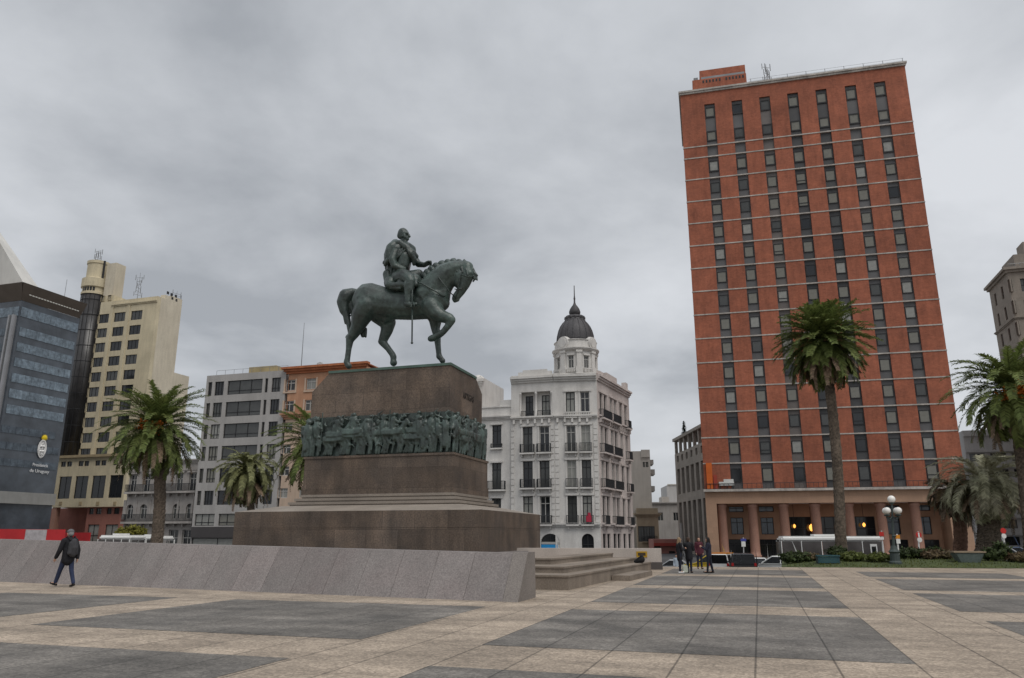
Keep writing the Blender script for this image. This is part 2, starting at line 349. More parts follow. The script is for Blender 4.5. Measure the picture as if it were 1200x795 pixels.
# plaza slab: bends a little where its far edge meets the lawn
# paving: pale granite bands and dark granite fields, saw-cut joints in the plaza's own grid
def paving_mat(name, c, tint, tamt, var):
    m = mat(name, c, .72, var, .45, .34, 26, spec=.35, tint=tint, tscale=.55, tamt=tamt, bump=.25, bscale=60); nt = m.node_tree; L = nt.links.new; p = nt.nodes['Principled BSDF']
    src = p.inputs['Base Color'].links[0].from_socket; tc = _n(nt, 'ShaderNodeTexCoord')
    # coarse aggregate chips
    v = _n(nt, 'ShaderNodeTexVoronoi'); v.inputs['Scale'].default_value = 18; L(tc.outputs['Object'], v.inputs['Vector'])
    r = _n(nt, 'ShaderNodeMapRange'); sv = _n(nt, 'ShaderNodeSeparateColor'); L(v.outputs['Color'], sv.inputs[0]); L(sv.outputs[0], r.inputs['Value']); r.inputs['To Min'].default_value = .76; r.inputs['To Max'].default_value = 1.24
    s1 = _n(nt, 'ShaderNodeVectorMath', operation='SCALE'); L(src, s1.inputs[0]); L(r.outputs[0], s1.inputs['Scale'])
    # long scuffs and dried puddles along the bands
    mp = _n(nt, 'ShaderNodeMapping'); mp.inputs['Scale'].default_value = (.6, 1.3, 1); L(tc.outputs['Object'], mp.inputs[0])
    n = _n(nt, 'ShaderNodeTexNoise'); n.inputs['Scale'].default_value = .9; n.inputs['Detail'].default_value = 7; n.inputs['Roughness'].default_value = .65; L(mp.outputs[0], n.inputs['Vector'])
    r2 = _n(nt, 'ShaderNodeMapRange'); L(n.outputs['Fac'], r2.inputs['Value']); r2.inputs['From Min'].default_value = .36; r2.inputs['From Max'].default_value = .62; r2.inputs['To Min'].default_value = .7; r2.inputs['To Max'].default_value = 1.12
    s2 = _n(nt, 'ShaderNodeVectorMath', operation='SCALE'); L(s1.outputs[0], s2.inputs[0]); L(r2.outputs[0], s2.inputs['Scale'])
    # joints
    sx = _n(nt, 'ShaderNodeSeparateXYZ'); L(tc.outputs['Object'], sx.inputs[0])
    ph = _n(nt, 'ShaderNodeMath', operation='ADD'); L(sx.outputs[0], ph.inputs[0]); ph.inputs[1].default_value = 1000 * 1.04 + JOFF
    pp = _n(nt, 'ShaderNodeMath', operation='PINGPONG'); L(ph.outputs[0], pp.inputs[0]); pp.inputs[1].default_value = .52
    lt = _n(nt, 'ShaderNodeMapRange'); L(pp.outputs[0], lt.inputs['Value']); lt.inputs['From Min'].default_value = .008; lt.inputs['From Max'].default_value = .02; lt.inputs['To Min'].default_value = .42; lt.inputs['To Max'].default_value = 1
    s3 = _n(nt, 'ShaderNodeVectorMath', operation='SCALE'); L(s2.outputs[0], s3.inputs[0]); L(lt.outputs[0], s3.inputs['Scale'])
    # slab by slab tone
    sn = _n(nt, 'ShaderNodeVectorMath', operation='SNAP'); ov = _n(nt, 'ShaderNodeVectorMath', operation='ADD'); ov.inputs[1].default_value = (1000 * 1.04 + JOFF, 2100 + .3, 50); L(tc.outputs['Object'], ov.inputs[0]); L(ov.outputs[0], sn.inputs[0]); sn.inputs[1].default_value = (1.04, 2.1, 100)
    wn_ = _n(nt, 'ShaderNodeTexWhiteNoise'); L(sn.outputs[0], wn_.inputs['Vector']); r4 = _n(nt, 'ShaderNodeMapRange'); L(wn_.outputs['Value'], r4.inputs['Value']); r4.inputs['To Min'].default_value = .92; r4.inputs['To Max'].default_value = 1.07
    s4 = _n(nt, 'ShaderNodeVectorMath', operation='SCALE'); L(s3.outputs[0], s4.inputs[0]); L(r4.outputs[0], s4.inputs['Scale'])
    L(s4.outputs[0], p.inputs['Base Color']); return m
JOFF = -1.9 + 1.04 * 6
M_PALE = paving_mat('pale_paving', (.37, .30, .232), (.275, .225, .175), .8, .14)
M_DARKP = paving_mat('dark_paving', (.185, .168, .148), (.10, .093, .085), .85, .26)
EDGE = lambda x: 42.3 - (x - 19.5) * .13
bm = bmesh.new()
pts = [(-90, EDGE(-90)), (-90, -40), (80, -40), (80, EDGE(80))]
top = [bm.verts.new((x, y, 0)) for x, y in pts]; bot = [bm.verts.new((x, y, STREET - .019)) for x, y in pts]
bm.faces.new(top)
for i in range(4): bm.faces.new((top[i], bot[i], bot[(i + 1) % 4], top[(i + 1) % 4]))
plz = part('plaza', bm, M_PALE, None, M=PM); plz['kind'] = 'structure'
bm = bmesh.new()
AC = [(-38.6, -31.5), (-30, -22.8), (-21.9, -15.6), (-13.7, -6.5), (-4.35, 1.9), (4.25, 10.4), (12.6, 18.6), (20.8, 27)]
BC = [(-3.6, 2.2), (4.3, 10.1), (12.2, 18.5), (20.6, 26.5), (27.9, 34.6), (36.2, 41.6)]
for a0, a1 in AC:
    for b0, b1 in BC:
        if a1 < -5 and b0 > 19: continue            # under the monument terrace
        if b0 > 36 and (a0 > 3 or a1 < -5): b1 = min(b1, 41)
        n = 1
        pq(bm, a0, a1, b0, b1, .004)
dk = part('dark_paving_fields', bm, M_DARKP, None, M=PM); dk['kind'] = 'structure'
# lawn behind the far edge, right of the crossing
M_LAWN = mat('lawn_soil', (.055, .07, .025), .95, .3, .6, .3, 9)
bm = bmesh.new(); xl = 14.6
N = 30
def lawn_z(x, y):
    e = EDGE(x); t = min(1, max(0, (y - e) / 3.0)); s = min(1, max(0, (x - xl - (y - e) * .3) / 2.5))
    return .02 + .28 * t * s + .06 * noise.noise((x * .3, y * .3, 2)) * t * s
vs = [[bm.verts.new((xl + (y_ * .35) + i * 1.8, EDGE(xl + i * 1.8) + y_, lawn_z(xl + y_ * .35 + i * 1.8, EDGE(xl + i * 1.8) + y_))) for i in range(N)] for y_ in (0, 1, 2, 3.2, 5, 8, 11, 13)]
for a, b in zip(vs, vs[1:]):
    for i in range(N - 1): bm.faces.new((a[i], a[i + 1], b[i + 1], b[i]))
rim = vs[0] + [r[-1] for r in vs[1:]] + vs[-1][-2::-1] + [r[0] for r in vs[-2:0:-1]]
low = [bm.verts.new((v.co.x, v.co.y, STREET - .017)) for v in rim]
for i in range(len(rim)): j = (i + 1) % len(rim); bm.faces.new((rim[i], low[i], low[j], rim[j]))
bmesh.ops.recalc_face_normals(bm, faces=bm.faces); struct('lawn', bm, M_LAWN)
bm = bmesh.new(); rg = random.Random(3)
for i in range(9000):
    y_ = rg.random() ** 1.5 * 12.5; x = xl + .3 + y_ * .36 + rg.random() * 46; y = EDGE(x) + .1 + y_
    z = lawn_z(x, y) - .03; h = rg.uniform(.06, .16); a = rg.random() * 6.3; ww = .035
    dx_, dy_ = math.cos(a) * ww, math.sin(a) * ww; lx, ly = rg.uniform(-.06, .06), rg.uniform(-.06, .06)
    bm.faces.new([bm.verts.new(p) for p in ((x - dx_, y - dy_, z), (x + dx_, y + dy_, z), (x + lx, y + ly, z + h))])
g = part('grass', bm, leafmat('grass_blades', (.085, .115, .028), .4, .2, (.13, .12, .04))); g['kind'] = 'stuff'
# ================================================================== sloping parapet of the monument's terrace
M_GRAN = mat('grey_granite', (.235, .213, .202), .7, .14, .5, .26, 22, spec=.35, tint=(.17, .145, .138), tscale=.5, tamt=.9, streak=.3, bump=.12, bscale=50, island=.13)
M_JOINT = mat('joint', (.1, .09, .085), .9, .1)
A = on_z(0, 682, 0); Bp = on_z(606, 706, 0); wd = (A - Bp); wl = wd.length; wd.normalize()       # runs from its right end to the left
wi = Vector((-wd.y, wd.x, 0)); wi = wi if wi.y > 0 else -wi                      # inward
wi = (E1 * .96 + wi * .04).normalized()
par = empty('sloping_parapet', 'long sloping grey granite parapet along the monument terrace', 'wall', (Bp.x, Bp.y, 0))
WL = wl + 14
def wp(s, d, z): return Bp + wd * s + wi * d + Vector((0, 0, z))
def wtop(s): return 1.2 + .30 * s / wl
CUT = .42
bm = bmesh.new()
n = 24; rg = random.Random(5)
prof = lambda s: [wp(s, 0, 0), wp(s, .92, wtop(s)), wp(s, 1.55, wtop(s) + .002), wp(s, 1.6, 0)]
edges_s = [CUT]
while edges_s[-1] < WL: edges_s.append(edges_s[-1] + 1.18)
for s0, s1 in zip(edges_s, edges_s[1:]):                                     # one slab after another, a shadow gap between
    a = prof(s0 + .005); b = prof(s1 - .005)
    va = [bm.verts.new(p) for p in a]; vb = [bm.verts.new(p) for p in b]
    for i in range(3): bm.faces.new((va[i], va[i + 1], vb[i + 1], vb[i]))
    bm.faces.new(va[::-1]); bm.faces.new(vb)
bmesh.ops.recalc_face_normals(bm, faces=bm.faces); part('facing_slabs', bm, M_GRAN, par)
bm = bmesh.new()                                                             # dark bed seen in the gaps
q4 = lambda s_: [wp(s_, .09, 0), wp(s_, .99, wtop(s_) - .07), wp(s_, 1.46, wtop(s_) - .07), wp(s_, 1.53, 0)]
for s0, s1 in zip(edges_s, edges_s[1:]):
    va = [bm.verts.new(p) for p in q4(s0)]; vb = [bm.verts.new(p) for p in q4(s1)]
    for i in range(3): bm.faces.new((va[i], va[i + 1], vb[i + 1], vb[i]))
part('bedding', bm, M_JOINT, par)
bm = bmesh.new()                                                             # end slab with its paler rim
M_GRAN2 = mat('end_granite', (.205, .182, .165), .7, .15, .8, .25, 30, streak=.25)
a = [wp(CUT - .01, -.03, 0), wp(CUT - .01, .9, wtop(0) + .035), wp(CUT - .01, 1.6, wtop(0) + .035), wp(CUT - .01, 1.66, 0)]; b = [p - wd * (CUT + .02) for p in a]
va = [bm.verts.new(p) for p in a]; vb = [bm.verts.new(p) for p in b]
for i in range(4): bm.faces.new((va[i], va[(i + 1) % 4], vb[(i + 1) % 4], vb[i]))
bm.faces.new(va); bm.faces.new(vb[::-1]); bmesh.ops.recalc_face_normals(bm, faces=bm.faces); part('end_slab', bm, M_GRAN2, par)
# ================================================================== terrace and its steps
M_STEP = mat('step_stone', (.25, .208, .168), .8, .2, .6, .2, 22, tint=(.15, .12, .095), tscale=.8, tamt=.6, streak=.25)
SD = 21.0
sE1 = Vector((math.sin(R(SD)), math.cos(R(SD)), 0)); sE2 = Vector((math.cos(R(SD)), -math.sin(R(SD)), 0))
T1 = on_z(666, 692, 0)
stp = empty('stone_steps', 'low brown stone steps at the right end of the sloping parapet', 'steps', (T1.x, T1.y, 0), -R(SD))
def sbox(bm, r, f, back, z0, z1, left=-30):     # right edge r, front f, back
    M = Matrix.Translation((T1.x, T1.y, 0)) @ Matrix.Rotation(-R(SD), 4, 'Z'); box(bm, left, r, f, back, z0, z1, M)
LEFT = -1.9
for nm, r, f, bk, z0, z1 in (('tread', 0, 0, 13.6, .0, .45), ('tread', -.55, 1.35, 13.2, .45, .66), ('tread', -1.6, 3.1, 12.6, .66, .87)):
    bm = bmesh.new(); sbox(bm, r, f, bk, z0, z1 - .06, LEFT - z1 * .8); sbox(bm, r + .03, f - .03, bk + .02, z1 - .06, z1, LEFT - z1 * .8); part(nm, bm, M_STEP, stp)
bm = bmesh.new(); sbox(bm, .75, 5.6, 10.0, 0, .2, .03); part('low_step', bm, M_STEP, stp)
PEDR = -R(TH)
ter = bmesh.new()
C0 = Vector((x_at(565, 36, 2.0), 36, 0))
pM = Matrix.Translation(C0) @ Matrix.Rotation(-R(TH), 4, 'Z')
box(ter, -20, .6, -2.0, 12.5, 0, .9, pM)
part('terrace', ter, M_GRAN, None, M=pM)['kind'] = 'structure'
# pale low wall beyond the steps
M_PALEW = mat('pale_wall_stone', (.46, .41, .37), .8, .12, .6, .15, 25, streak=.2)
lw = Plane(x_at(776, 40, 0), 40, 9, 0)
lwr = empty('low_wall', 'low pale stone wall with a dark base beyond the steps', 'wall', tuple(lw.o), -R(9))
bm = bmesh.new(); pbox(bm, lw, -9.5, 0, .36, 1.03, 0, .8); part('upper_course', bm, M_PALEW, lwr)
bm = bmesh.new(); pbox(bm, lw, -9.5, .03, 0, .355, -.04, .84); part('base_course', bm, mat('dark_base', (.09, .08, .075), .8, .2), lwr)
sg = lw.X(752, 648); zt = lw.Z(752, 646.3); zb = lw.Z(752, 653.3)
yr = empty('notice_plate', 'small yellow and brown notice plate on the low pale wall', 'sign', tuple(lw.P(sg, zb, -.03)))
bm = bmesh.new(); pbox(bm, lw, sg - .27, sg + .27, zb, zt, -.03, -.002); part('plate', bm, mat('plate_yellow', (.42, .25, .02), .6, .1), yr)
bm = bmesh.new(); pbox(bm, lw, sg - .19, sg + .19, zb + .08, zt - .07, -.036, -.031); part('panel', bm, mat('plate_brown', (.05, .035, .02), .6, .1), yr)
# ================================================================== pedestal
M_PED = blocks(mat('brown_granite', (.155, .114, .085), .6, .24, .5, .3, 14, spec=.35, tint=(.088, .071, .059), tscale=.6, tamt=.95, streak=.6, bump=.1, bscale=40), 1.7, 1.05, .62, .012, .2)
M_PED2 = mat('worn_granite', (.27, .235, .20), .7, .15, .5, .2, 24, tint=(.2, .165, .135), tamt=.5, streak=.1)
M_BRZ = mat('bronze_patina', (.075, .112, .098), .42, .3, .7, .3, 5, spec=.55, tint=(.026, .033, .030), tscale=.75, tamt=1, bump=.35, bscale=7, streak=.6)
M_BRZ2 = mat('bronze_dark', (.028, .036, .033), .42, .3, .7, .3, 6, spec=.55, tint=(.062, .095, .083), tscale=1.0, tamt=.75, bump=.35, bscale=8, streak=.5)
ped = empty('monument_pedestal', 'stepped brown granite pedestal with a bronze relief band', 'pedestal', tuple(C0 + Vector((0, 0, .9))), -R(TH))
def plx(p, q, z): return pM @ Vector((-p, q, z))                 # p left along the front, q back
def zc(v, p, q): return z_at(v, plx(p, q, 0).y)
def tier(bm, p0, p1, q0, q1, z0, z1): box(bm, -p1, -p0, q0, q1, z0, z1, pM)
LEN, WID = 13.5, 10.0
zb1 = zc(597.3, 0, 0)
bm = bmesh.new(); tier(bm, 0, LEN, 0, WID, .902, zb1 - .82); tier(bm, .015, LEN - .015, .015, WID - .015, zb1 - .82, zb1 - .8); tier(bm, 0, LEN, 0, WID, zb1 - .8, zb1); part('base_block', bm, M_PED, ped)
zs0 = zb1 + .34; s = 1.95
bm = bmesh.new()                                                    # weathered top of the base, sloping up to the steps
lo = [(.03, .03), (LEN - .03, .03), (LEN - .03, WID - .03), (.03, WID - .03)]; hi = [(s - .2, s - .2), (11.9, s - .2), (11.9, 8.4), (s - .2, 8.4)]
a = [bm.verts.new(plx(p, q, zb1 + .003)) for p, q in lo]; b = [bm.verts.new(plx(p, q, zs0)) for p, q in hi]
for i in range(4): bm.faces.new((a[i], a[(i + 1) % 4], b[(i + 1) % 4], b[i]))
bm.faces.new(b); part('weathering', bm, M_PED2, ped)
z = zs0
for k in range(3):
    bm = bmesh.new(); o = .22 * k
    tier(bm, s + o + .07, 11.7 - o - .07, s + o + .07, 8.2 - o - .07, z + .002, z + .07); tier(bm, s + o, 11.7 - o, s + o, 8.2 - o, z + .07, z + .2); part('step', bm, M_PED2, ped); z += .2
zsh = z; zf0 = zc(530, 2.5, 2.5); zf1 = zc(482, 2.85, 2.85); zt1 = zc(428.5, 3.0, 3.0)
bm = bmesh.new(); tier(bm, 2.45, 11.25, 2.45, 7.85, zsh, zsh + .5); tier(bm, 2.5, 11.2, 2.5, 7.8, zsh + .5, zf0 - .12); tier(bm, 2.45, 11.25, 2.45, 7.85, zf0 - .12, zf0); part('shaft', bm, M_PED, ped)
bm = bmesh.new()                                                    # top block; its far shoulders are cut away
X0, X1, Y0, Y1 = 2.95, 11.3, 2.95, 8.0
sec = [(X0, zf1), (X1, zf1), (X1, zf1 + (zt1 - zf1) * .6), (X1 - 1.05, zt1), (X0, zt1)]
def topblock(bm, grow, z0, cap=0):
    fr = [(X0 - grow, z0), (X1 + grow, z0), (X1 + grow, zf1 + (zt1 - zf1) * .6), (X1 - 1.0 + grow, zt1 + cap), (X0 - grow, zt1 + cap)]
    f = [bm.verts.new(plx(p, Y0 - grow, zz)) for p, zz in fr]
    kz = lambda zz: min(zz, zf1 + (zt1 - zf1) * .72)
    m = [bm.verts.new(plx(p, Y1 - 1.0, zz)) for p, zz in fr]; k = [bm.verts.new(plx(p, Y1, kz(zz))) for p, zz in fr]
    for A_, B_ in ((f, m), (m, k)):
        for i in range(5): bm.faces.new((A_[i], A_[(i + 1) % 5], B_[(i + 1) % 5], B_[i]))
    bm.faces.new(f); bm.faces.new(k[::-1]); bmesh.ops.recalc_face_normals(bm, faces=bm.faces)
topblock(bm, 0, zf1); part('top_block', bm, M_PED, ped)
bm = bmesh.new(); tier(bm, X0 - .06, X1 - 1.0, Y0 - .06, Y1 - 1.1, zt1 + .002, zt1 + .14); part('bronze_plinth', bm, mat('plinth_patina', (.075, .12, .10), .6, .3, 1, streak=.3), ped)
# the name cut into the short side
tb = text_bm('ARTIGAS', .52, .012)
spl = Plane(*plx(X0, Y0, 0).xy, TH - 90, 0)       # plane of the short side: runs back along the plaza axis
tb.transform(Matrix.Diagonal((.82, 1, 1, 1))); tb.transform(Matrix.Translation(plx(X0 - .012, (Y0 + Y1) / 2 + .25, zf1 + 1.2)) @ Matrix.Rotation(R(90 - TH), 4, 'Z'))
part('lettering', tb, mat('letter_bronze', (.03, .025, .022), .6, .1), ped)
# bronze relief: a marching crowd of riders and people in high relief round the band
rg = random.Random(11)
bm = bmesh.new(); tier(bm, 2.83, 11.35, 2.83, 8.0, zf0, zf1)
part('relief_ground', bm, M_BRZ2, ped)
H = zf1 - zf0
def relief(bm, length, P):                           # P(s, z, out)
    for lay in range(2):
        s = .1 + .2 * lay
        while s < length - .1:
            if rg.random() < .6 and s < length - 1.7:   # a rider
                L_ = rg.uniform(1.3, 1.7); zb = zf0 + H * rg.uniform(.4, .62); o = rg.uniform(.08, .34); d = rg.choice((1, 1, 1, -1)); c = s + L_ / 2
                X = lambda t: c + d * t
                pt = lambda t, z, r, oo=0: (*P(X(t), z, o + oo), r)
                chain(bm, [pt(-.5, zb, .27), pt(.1, zb - .02, .25), pt(.45, zb + .03, .28)]); chain(bm, [pt(.5, zb + .12, .2), pt(.75, zb + .5, .15), pt(.82, zb + .62, .12)]); chain(bm, [pt(.8, zb + .62, .13), pt(1.0, zb + .34, .08)])
                for t0, t1, t2 in ((-.55, -.45, -.62), (-.4, -.2, -.3), (.4, .62, .5), (.5, .45, .38)):
                    chain(bm, [pt(t0, zb - .15, .14, rg.uniform(-.05, .12)), pt(t1, (zb + zf0) / 2, .08, .02), pt(t2, zf0 + .1, .07)])
                chain(bm, [pt(0, zb + .28, .2), pt(.03, zb + .68, .21)]); chain(bm, [pt(.05, zb + .95, .12)]); chain(bm, [pt(.08, zb + .7, .09, .1), pt(.35, zb + .5, .07, .12)]); chain(bm, [pt(0, zb + .25, .11, .15), pt(.18, zb - .1, .09, .2), pt(.1, zb - .4, .07, .2)])
                if rg.random() < .5: chain(bm, [pt(.3, zb + .3, .035, .15), pt(.45, zf1 - .1, .03, .15)])
                s += L_ * rg.uniform(.6, .95)
            else:
                o = rg.uniform(.1, .34); hgt = H * rg.uniform(.7, 1.0); sc = hgt / 1.75; ln = rg.uniform(-.1, .1)
                pt = lambda t, z, r, oo=0: (*P(s + t + ln * z / hgt, zf0 + .05 + z * sc, o + oo), r * sc)
                chain(bm, [pt(0, .9, .2), pt(.02, 1.2, .23), pt(0, 1.4, .16)]); chain(bm, [pt(.02, 1.63, .125)])
                chain(bm, [pt(-.1, .85, .13), pt(-.14, .45, .09), pt(-.2, .03, .08)]); chain(bm, [pt(.1, .85, .13, .06), pt(.2, .47, .09, .1), pt(.14, .03, .08, .1)])
                e = rg.uniform(-.2, .3); chain(bm, [pt(-.2, 1.36, .09), pt(-.33, 1.08, .07, .1), pt(-.1, 1.0 + e, .06, .16)]); chain(bm, [pt(.2, 1.36, .09), pt(.36, 1.1, .07, .1), pt(.3, 1.35 - e, .06, .16)])
                if rg.random() < .35: chain(bm, [pt(.3, .2, .04, .16), pt(.36, 1.9, .035, .16)])
                if rg.random() < .14: chain(bm, [pt(0, .85, .2), pt(.02, .35, .22)])
                if rg.random() < .5: chain(bm, [pt(-.28, 1.35, .1, .05), pt(-.34, .9, .06, -.02), pt(-.26, .6, .03)])
                s += rg.uniform(.35, .8) * sc
def tangle(bm, length, P, n):                        # raised arms, lances, manes and folds between the figures
    for i in range(n):
        s, z, o = rg.uniform(.1, length), zf0 + H * rg.uniform(.22, .95), rg.uniform(.12, .42); a = rg.uniform(-1.7, 1.7); q = rg.uniform(.15, .42); r = rg.uniform(.035, .085)
        chain(bm, [(*P(s, z, o), r), (*P(s + q * math.sin(a) * .6, z + q * math.cos(a) * .5, o + .05), r * .8), (*P(s + q * math.sin(a + .6), z + q * math.cos(a + .6), o - .04), r * .5)])
rb = bmesh.new()
tangle(rb, 8.5, lambda s, z, o: pM @ Vector((-11.4 + s, 2.83 - o * .52, z)), 190); tangle(rb, 5.2, lambda s, z, o: pM @ Vector((-2.83 + o * .52, 2.75 + s, z)), 110)
relief(rb, 8.6, lambda s, z, o: pM @ Vector((-11.4 + s, 2.83 - o * .52, z)))
relief(rb, 5.3, lambda s, z, o: pM @ Vector((-2.83 + o * .52, 2.75 + s, z)))
rb = fuse(rb, .032, 1, .3); bmesh.ops.recalc_face_normals(rb, faces=rb.faces)
part('relief_figures', rb, M_BRZ, ped, True)
# ================================================================== equestrian statue (one bronze, two and a half times life size)
hz0 = zt1 + .14
hc = plx(6.9, 5.3, hz0)                                   # middle of the horse on its plinth
SPL = Plane(hc.x, hc.y, TH, hz0)
st = empty('equestrian_statue', 'green-black bronze rider on a stepping horse on top of the pedestal', 'statue', tuple(hc), -R(TH))
PLC = {}
def sp(x, y, lat, r):                                      # silhouette measured in the crop (380,250), 4.185 px per photo px
    u, v = 380 + x / 4.185, 250 + y / 4.185
    if lat not in PLC: PLC[lat] = SPL.shifted(0, lat)
    X, Z = PLC[lat].hit(u, v); p = PLC[lat].P(X, Z); dd = (p - CAM); ad = dd.y * CP + dd.z * SP
    return (p.x, p.y, p.z, r / 4.185 / FPX * ad * 1.0)
gz = min(sp(118, 757, -.45, 1)[2], sp(342, 745, .4, 1)[2])
def S(bm, pts, lat=None, flat=1.0):
    out = []
    for p in pts:
        l = p[2] if len(p) == 4 else lat; out.append(sp(p[0], p[1], l, p[-1]))
    chain(bm, [(a, b, c, r * 1.05 + .01) for a, b, c, r in out], 2, 1.0, .24)
def flatten(bm, n0, k):                                    # squeeze the volumes added since n0 across the horse
    n = np.array(SPL.n); A = np.eye(3) - (1 - k) * np.outer(n, n); t = np.array(hc) - A @ np.array(hc)
    for i in range(n0, len(SIDE[bm])):
        s_, m = SIDE[bm][i]; m = A @ m; m[:, 3] += t; SIDE[bm][i] = (s_, m)
hb = bmesh.new()
S(hb, [(222, 428, -.18, 86), (300, 442, -.1, 76), (360, 448, 0, 74), (430, 448, 0, 76), (500, 438, 0, 82), (535, 430, 0, 66)])
S(hb, [(222, 428, .22, 84), (300, 442, .1, 74)])
S(hb, [(230, 400, 0, 56), (205, 420, 0, 60)]); flatten(hb, 0, .86)
S(hb, [(515, 405, 0, 80), (556, 345, 0, 68), (592, 306, 0, 58), (632, 280, 0, 46), (688, 264, 0, 30)]); S(hb, [(560, 420, 0, 55), (580, 375, 0, 42), (598, 345, 0, 40), (636, 300, 0, 36)])
S(hb, [(545, 420, -.3, 48), (575, 440, 0, 40), (545, 425, .35, 46)])
S(hb, [(700, 266, 0, 30), (704, 300, 0, 33), (690, 345, 0, 26), (668, 385, 0, 21), (648, 410, 0, 19), (640, 420, 0, 14)])
S(hb, [(672, 312, 0, 37), (662, 342, 0, 28)]); S(hb, [(655, 425, 0, 9), (640, 432, 0, 8)])
for l in (-.15, .15): S(hb, [(690, 246, l, 11), (686, 226, l * 1.1, 3)]); S(hb, [(716, 292, l * 1.6, 8)])
# hind legs: near one bears weight behind, far one steps forward
S(hb, [(215, 455, -.42, 62), (185, 500, -.45, 50), (165, 555, -.45, 33), (142, 595, -.46, 25), (126, 620, -.46, 19), (120, 665, -.46, 13.5), (114, 712, -.46, 13), (110, 730, -.46, 15), (114, 742, -.46, 13), (120, 750, -.46, 15)])
S(hb, [(120, 605, -.46, 13), (112, 608, -.46, 9)])
S(hb, [(270, 480, .4, 60), (312, 535, .44, 38), (308, 572, .44, 29), (292, 612, .44, 23), (284, 630, .44, 19), (312, 662, .44, 14.5), (334, 692, .44, 14.5), (340, 706, .44, 15), (338, 722, .44, 13), (340, 734, .44, 17)])
S(hb, [(282, 625, .44, 15), (272, 630, .44, 9)])
# far foreleg stands, near foreleg is raised
S(hb, [(540, 470, .38, 50), (545, 520, .4, 32), (545, 565, .4, 21), (553, 600, .4, 18), (557, 645, .4, 14), (562, 690, .4, 12.5), (563, 702, .4, 14.5), (574, 716, .4, 12), (580, 724, .4, 14)])
S(hb, [(525, 455, -.42, 50), (545, 485, -.46, 40), (575, 505, -.48, 31), (612, 516, -.5, 25), (624, 524, -.5, 20), (608, 552, -.5, 16), (584, 582, -.5, 14.5), (566, 596, -.5, 16), (548, 605, -.5, 14), (532, 613, -.5, 17), (522, 616, -.5, 15)])
S(hb, [(330, 500, 0, 26), (300, 520, 0, 22)])
hb = fuse(hb, .045, 9, .5); bmesh.ops.recalc_face_normals(hb, faces=hb.faces)
part('horse', hb, M_BRZ, st, True)
tb = bmesh.new()                                           # tail
S(tb, [(165, 388, 0, 14), (135, 392, 0, 24), (108, 408, -.05, 36), (95, 435, -.08, 32), (98, 475, -.1, 23), (112, 510, -.1, 13), (120, 545, -.1, 11), (124, 585, -.1, 8), (122, 595, -.1, 4)])
S(tb, [(100, 470, -.2, 14), (102, 515, -.2, 8), (103, 540, -.2, 4)]); S(tb, [(125, 420, .1, 22), (140, 470, .1, 14), (150, 520, .1, 12), (185, 570, .1, 16), (190, 600, .1, 10)]); S(tb, [(200, 570, .1, 10), (203, 606, .1, 5)])
S(tb, [(115, 500, 0, 10), (126, 560, .05, 9), (130, 580, .05, 5)])
part('tail', fuse(tb, .04, 1, .4), M_BRZ2, st, True)
mb = bmesh.new(); rg = random.Random(4)                    # mane and forelock
crest = [(488, 293), (505, 278), (525, 262), (548, 247), (575, 237), (605, 230), (632, 226), (660, 230), (684, 240)]
for i, (a, b) in enumerate(crest): S(mb, [(a, b + 12, 0, 17), (a + 5, b + 4 + 3 * (i % 2), .03, 10)]); S(mb, [(a + 6, b + 14, -.12, 12), (a + 14, b + 40, -.32, 8), (a + 20, b + 62, -.38, 4)])
for t in range(5): S(mb, [(700 + t * 6, 258 + t * 5, 0, 12), (722 + t * 5, 278 + t * 8, -.05 + t * .03, 8), (738 + t * 3, 292 + t * 9, .02, 3.5)])
S(mb, [(728, 286, 0, 9), (752, 306, 0, 3)]); S(mb, [(722, 300, 0, 10), (738, 322, 0, 5), (730, 336, 0, 3)])
part('mane', fuse(mb, .035, 1, .4), M_BRZ2, st, True)
bb = bmesh.new()                                           # bridle, reins, breast strap, girth
def strap(bm, pts, r): tube(bm, [sp(x, y, l, 1)[:3] for x, y, l in pts], r, 6)
for sgn in (-1, 1):
    strap(bb, [(690, 250, .2 * sgn), (668, 300, .48 * sgn), (652, 392, .28 * sgn), (640, 424, .2 * sgn)], .035)
    strap(bb, [(676, 368, .32 * sgn), (655, 376, .31 * sgn), (640, 372, .2 * sgn)], .03); strap(bb, [(735, 310, .12 * sgn), (700, 310, .45 * sgn), (668, 300, .48 * sgn)], .03)
    strap(bb, [(640, 412, .26 * sgn), (610, 380, .6 * sgn), (565, 320, .78 * sgn), (530, 275, .5 * sgn), (512, 248, .1)], .03)
    strap(bb, [(600, 410, .15 * sgn), (580, 405, .62 * sgn), (540, 380, .98 * sgn), (480, 345, .98 * sgn), (450, 335, .95 * sgn)], .04)
strap(bb, [(612, 365, -.1), (612, 425, -.05), (606, 440, 0)], .04); strap(bb, [(604, 395, 0), (607, 430, 0)], .03)
part('bridle', bb, M_BRZ2, st, True)
cb_ = bmesh.new()                                          # saddle cloth
S(cb_, [(330, 340, -.42, 34), (322, 352, -.75, 20), (345, 355, -.86, 16), (378, 352, -.93, 16), (405, 350, -.96, 16)]); S(cb_, [(330, 340, .42, 34), (322, 352, .75, 20), (378, 352, .93, 16), (405, 350, .96, 16)]); S(cb_, [(328, 342, 0, 34), (345, 318, 0, 36)]); S(cb_, [(360, 358, 0, 56), (430, 352, 0, 56)]); S(cb_, [(436, 318, 0, 38), (462, 300, 0, 24)]); S(cb_, [(400, 345, -.5, 44), (440, 335, -.5, 38)])
S(cb_, [(438, 330, -.7, 20), (450, 350, -.95, 12)]); S(cb_, [(312, 300, -.3, 24), (306, 356, -.62, 8), (330, 366, -.86, 8), (372, 368, -.98, 8)])
part('saddle_cloth', fuse(cb_, .04, 2, .4), M_BRZ2, st, True)
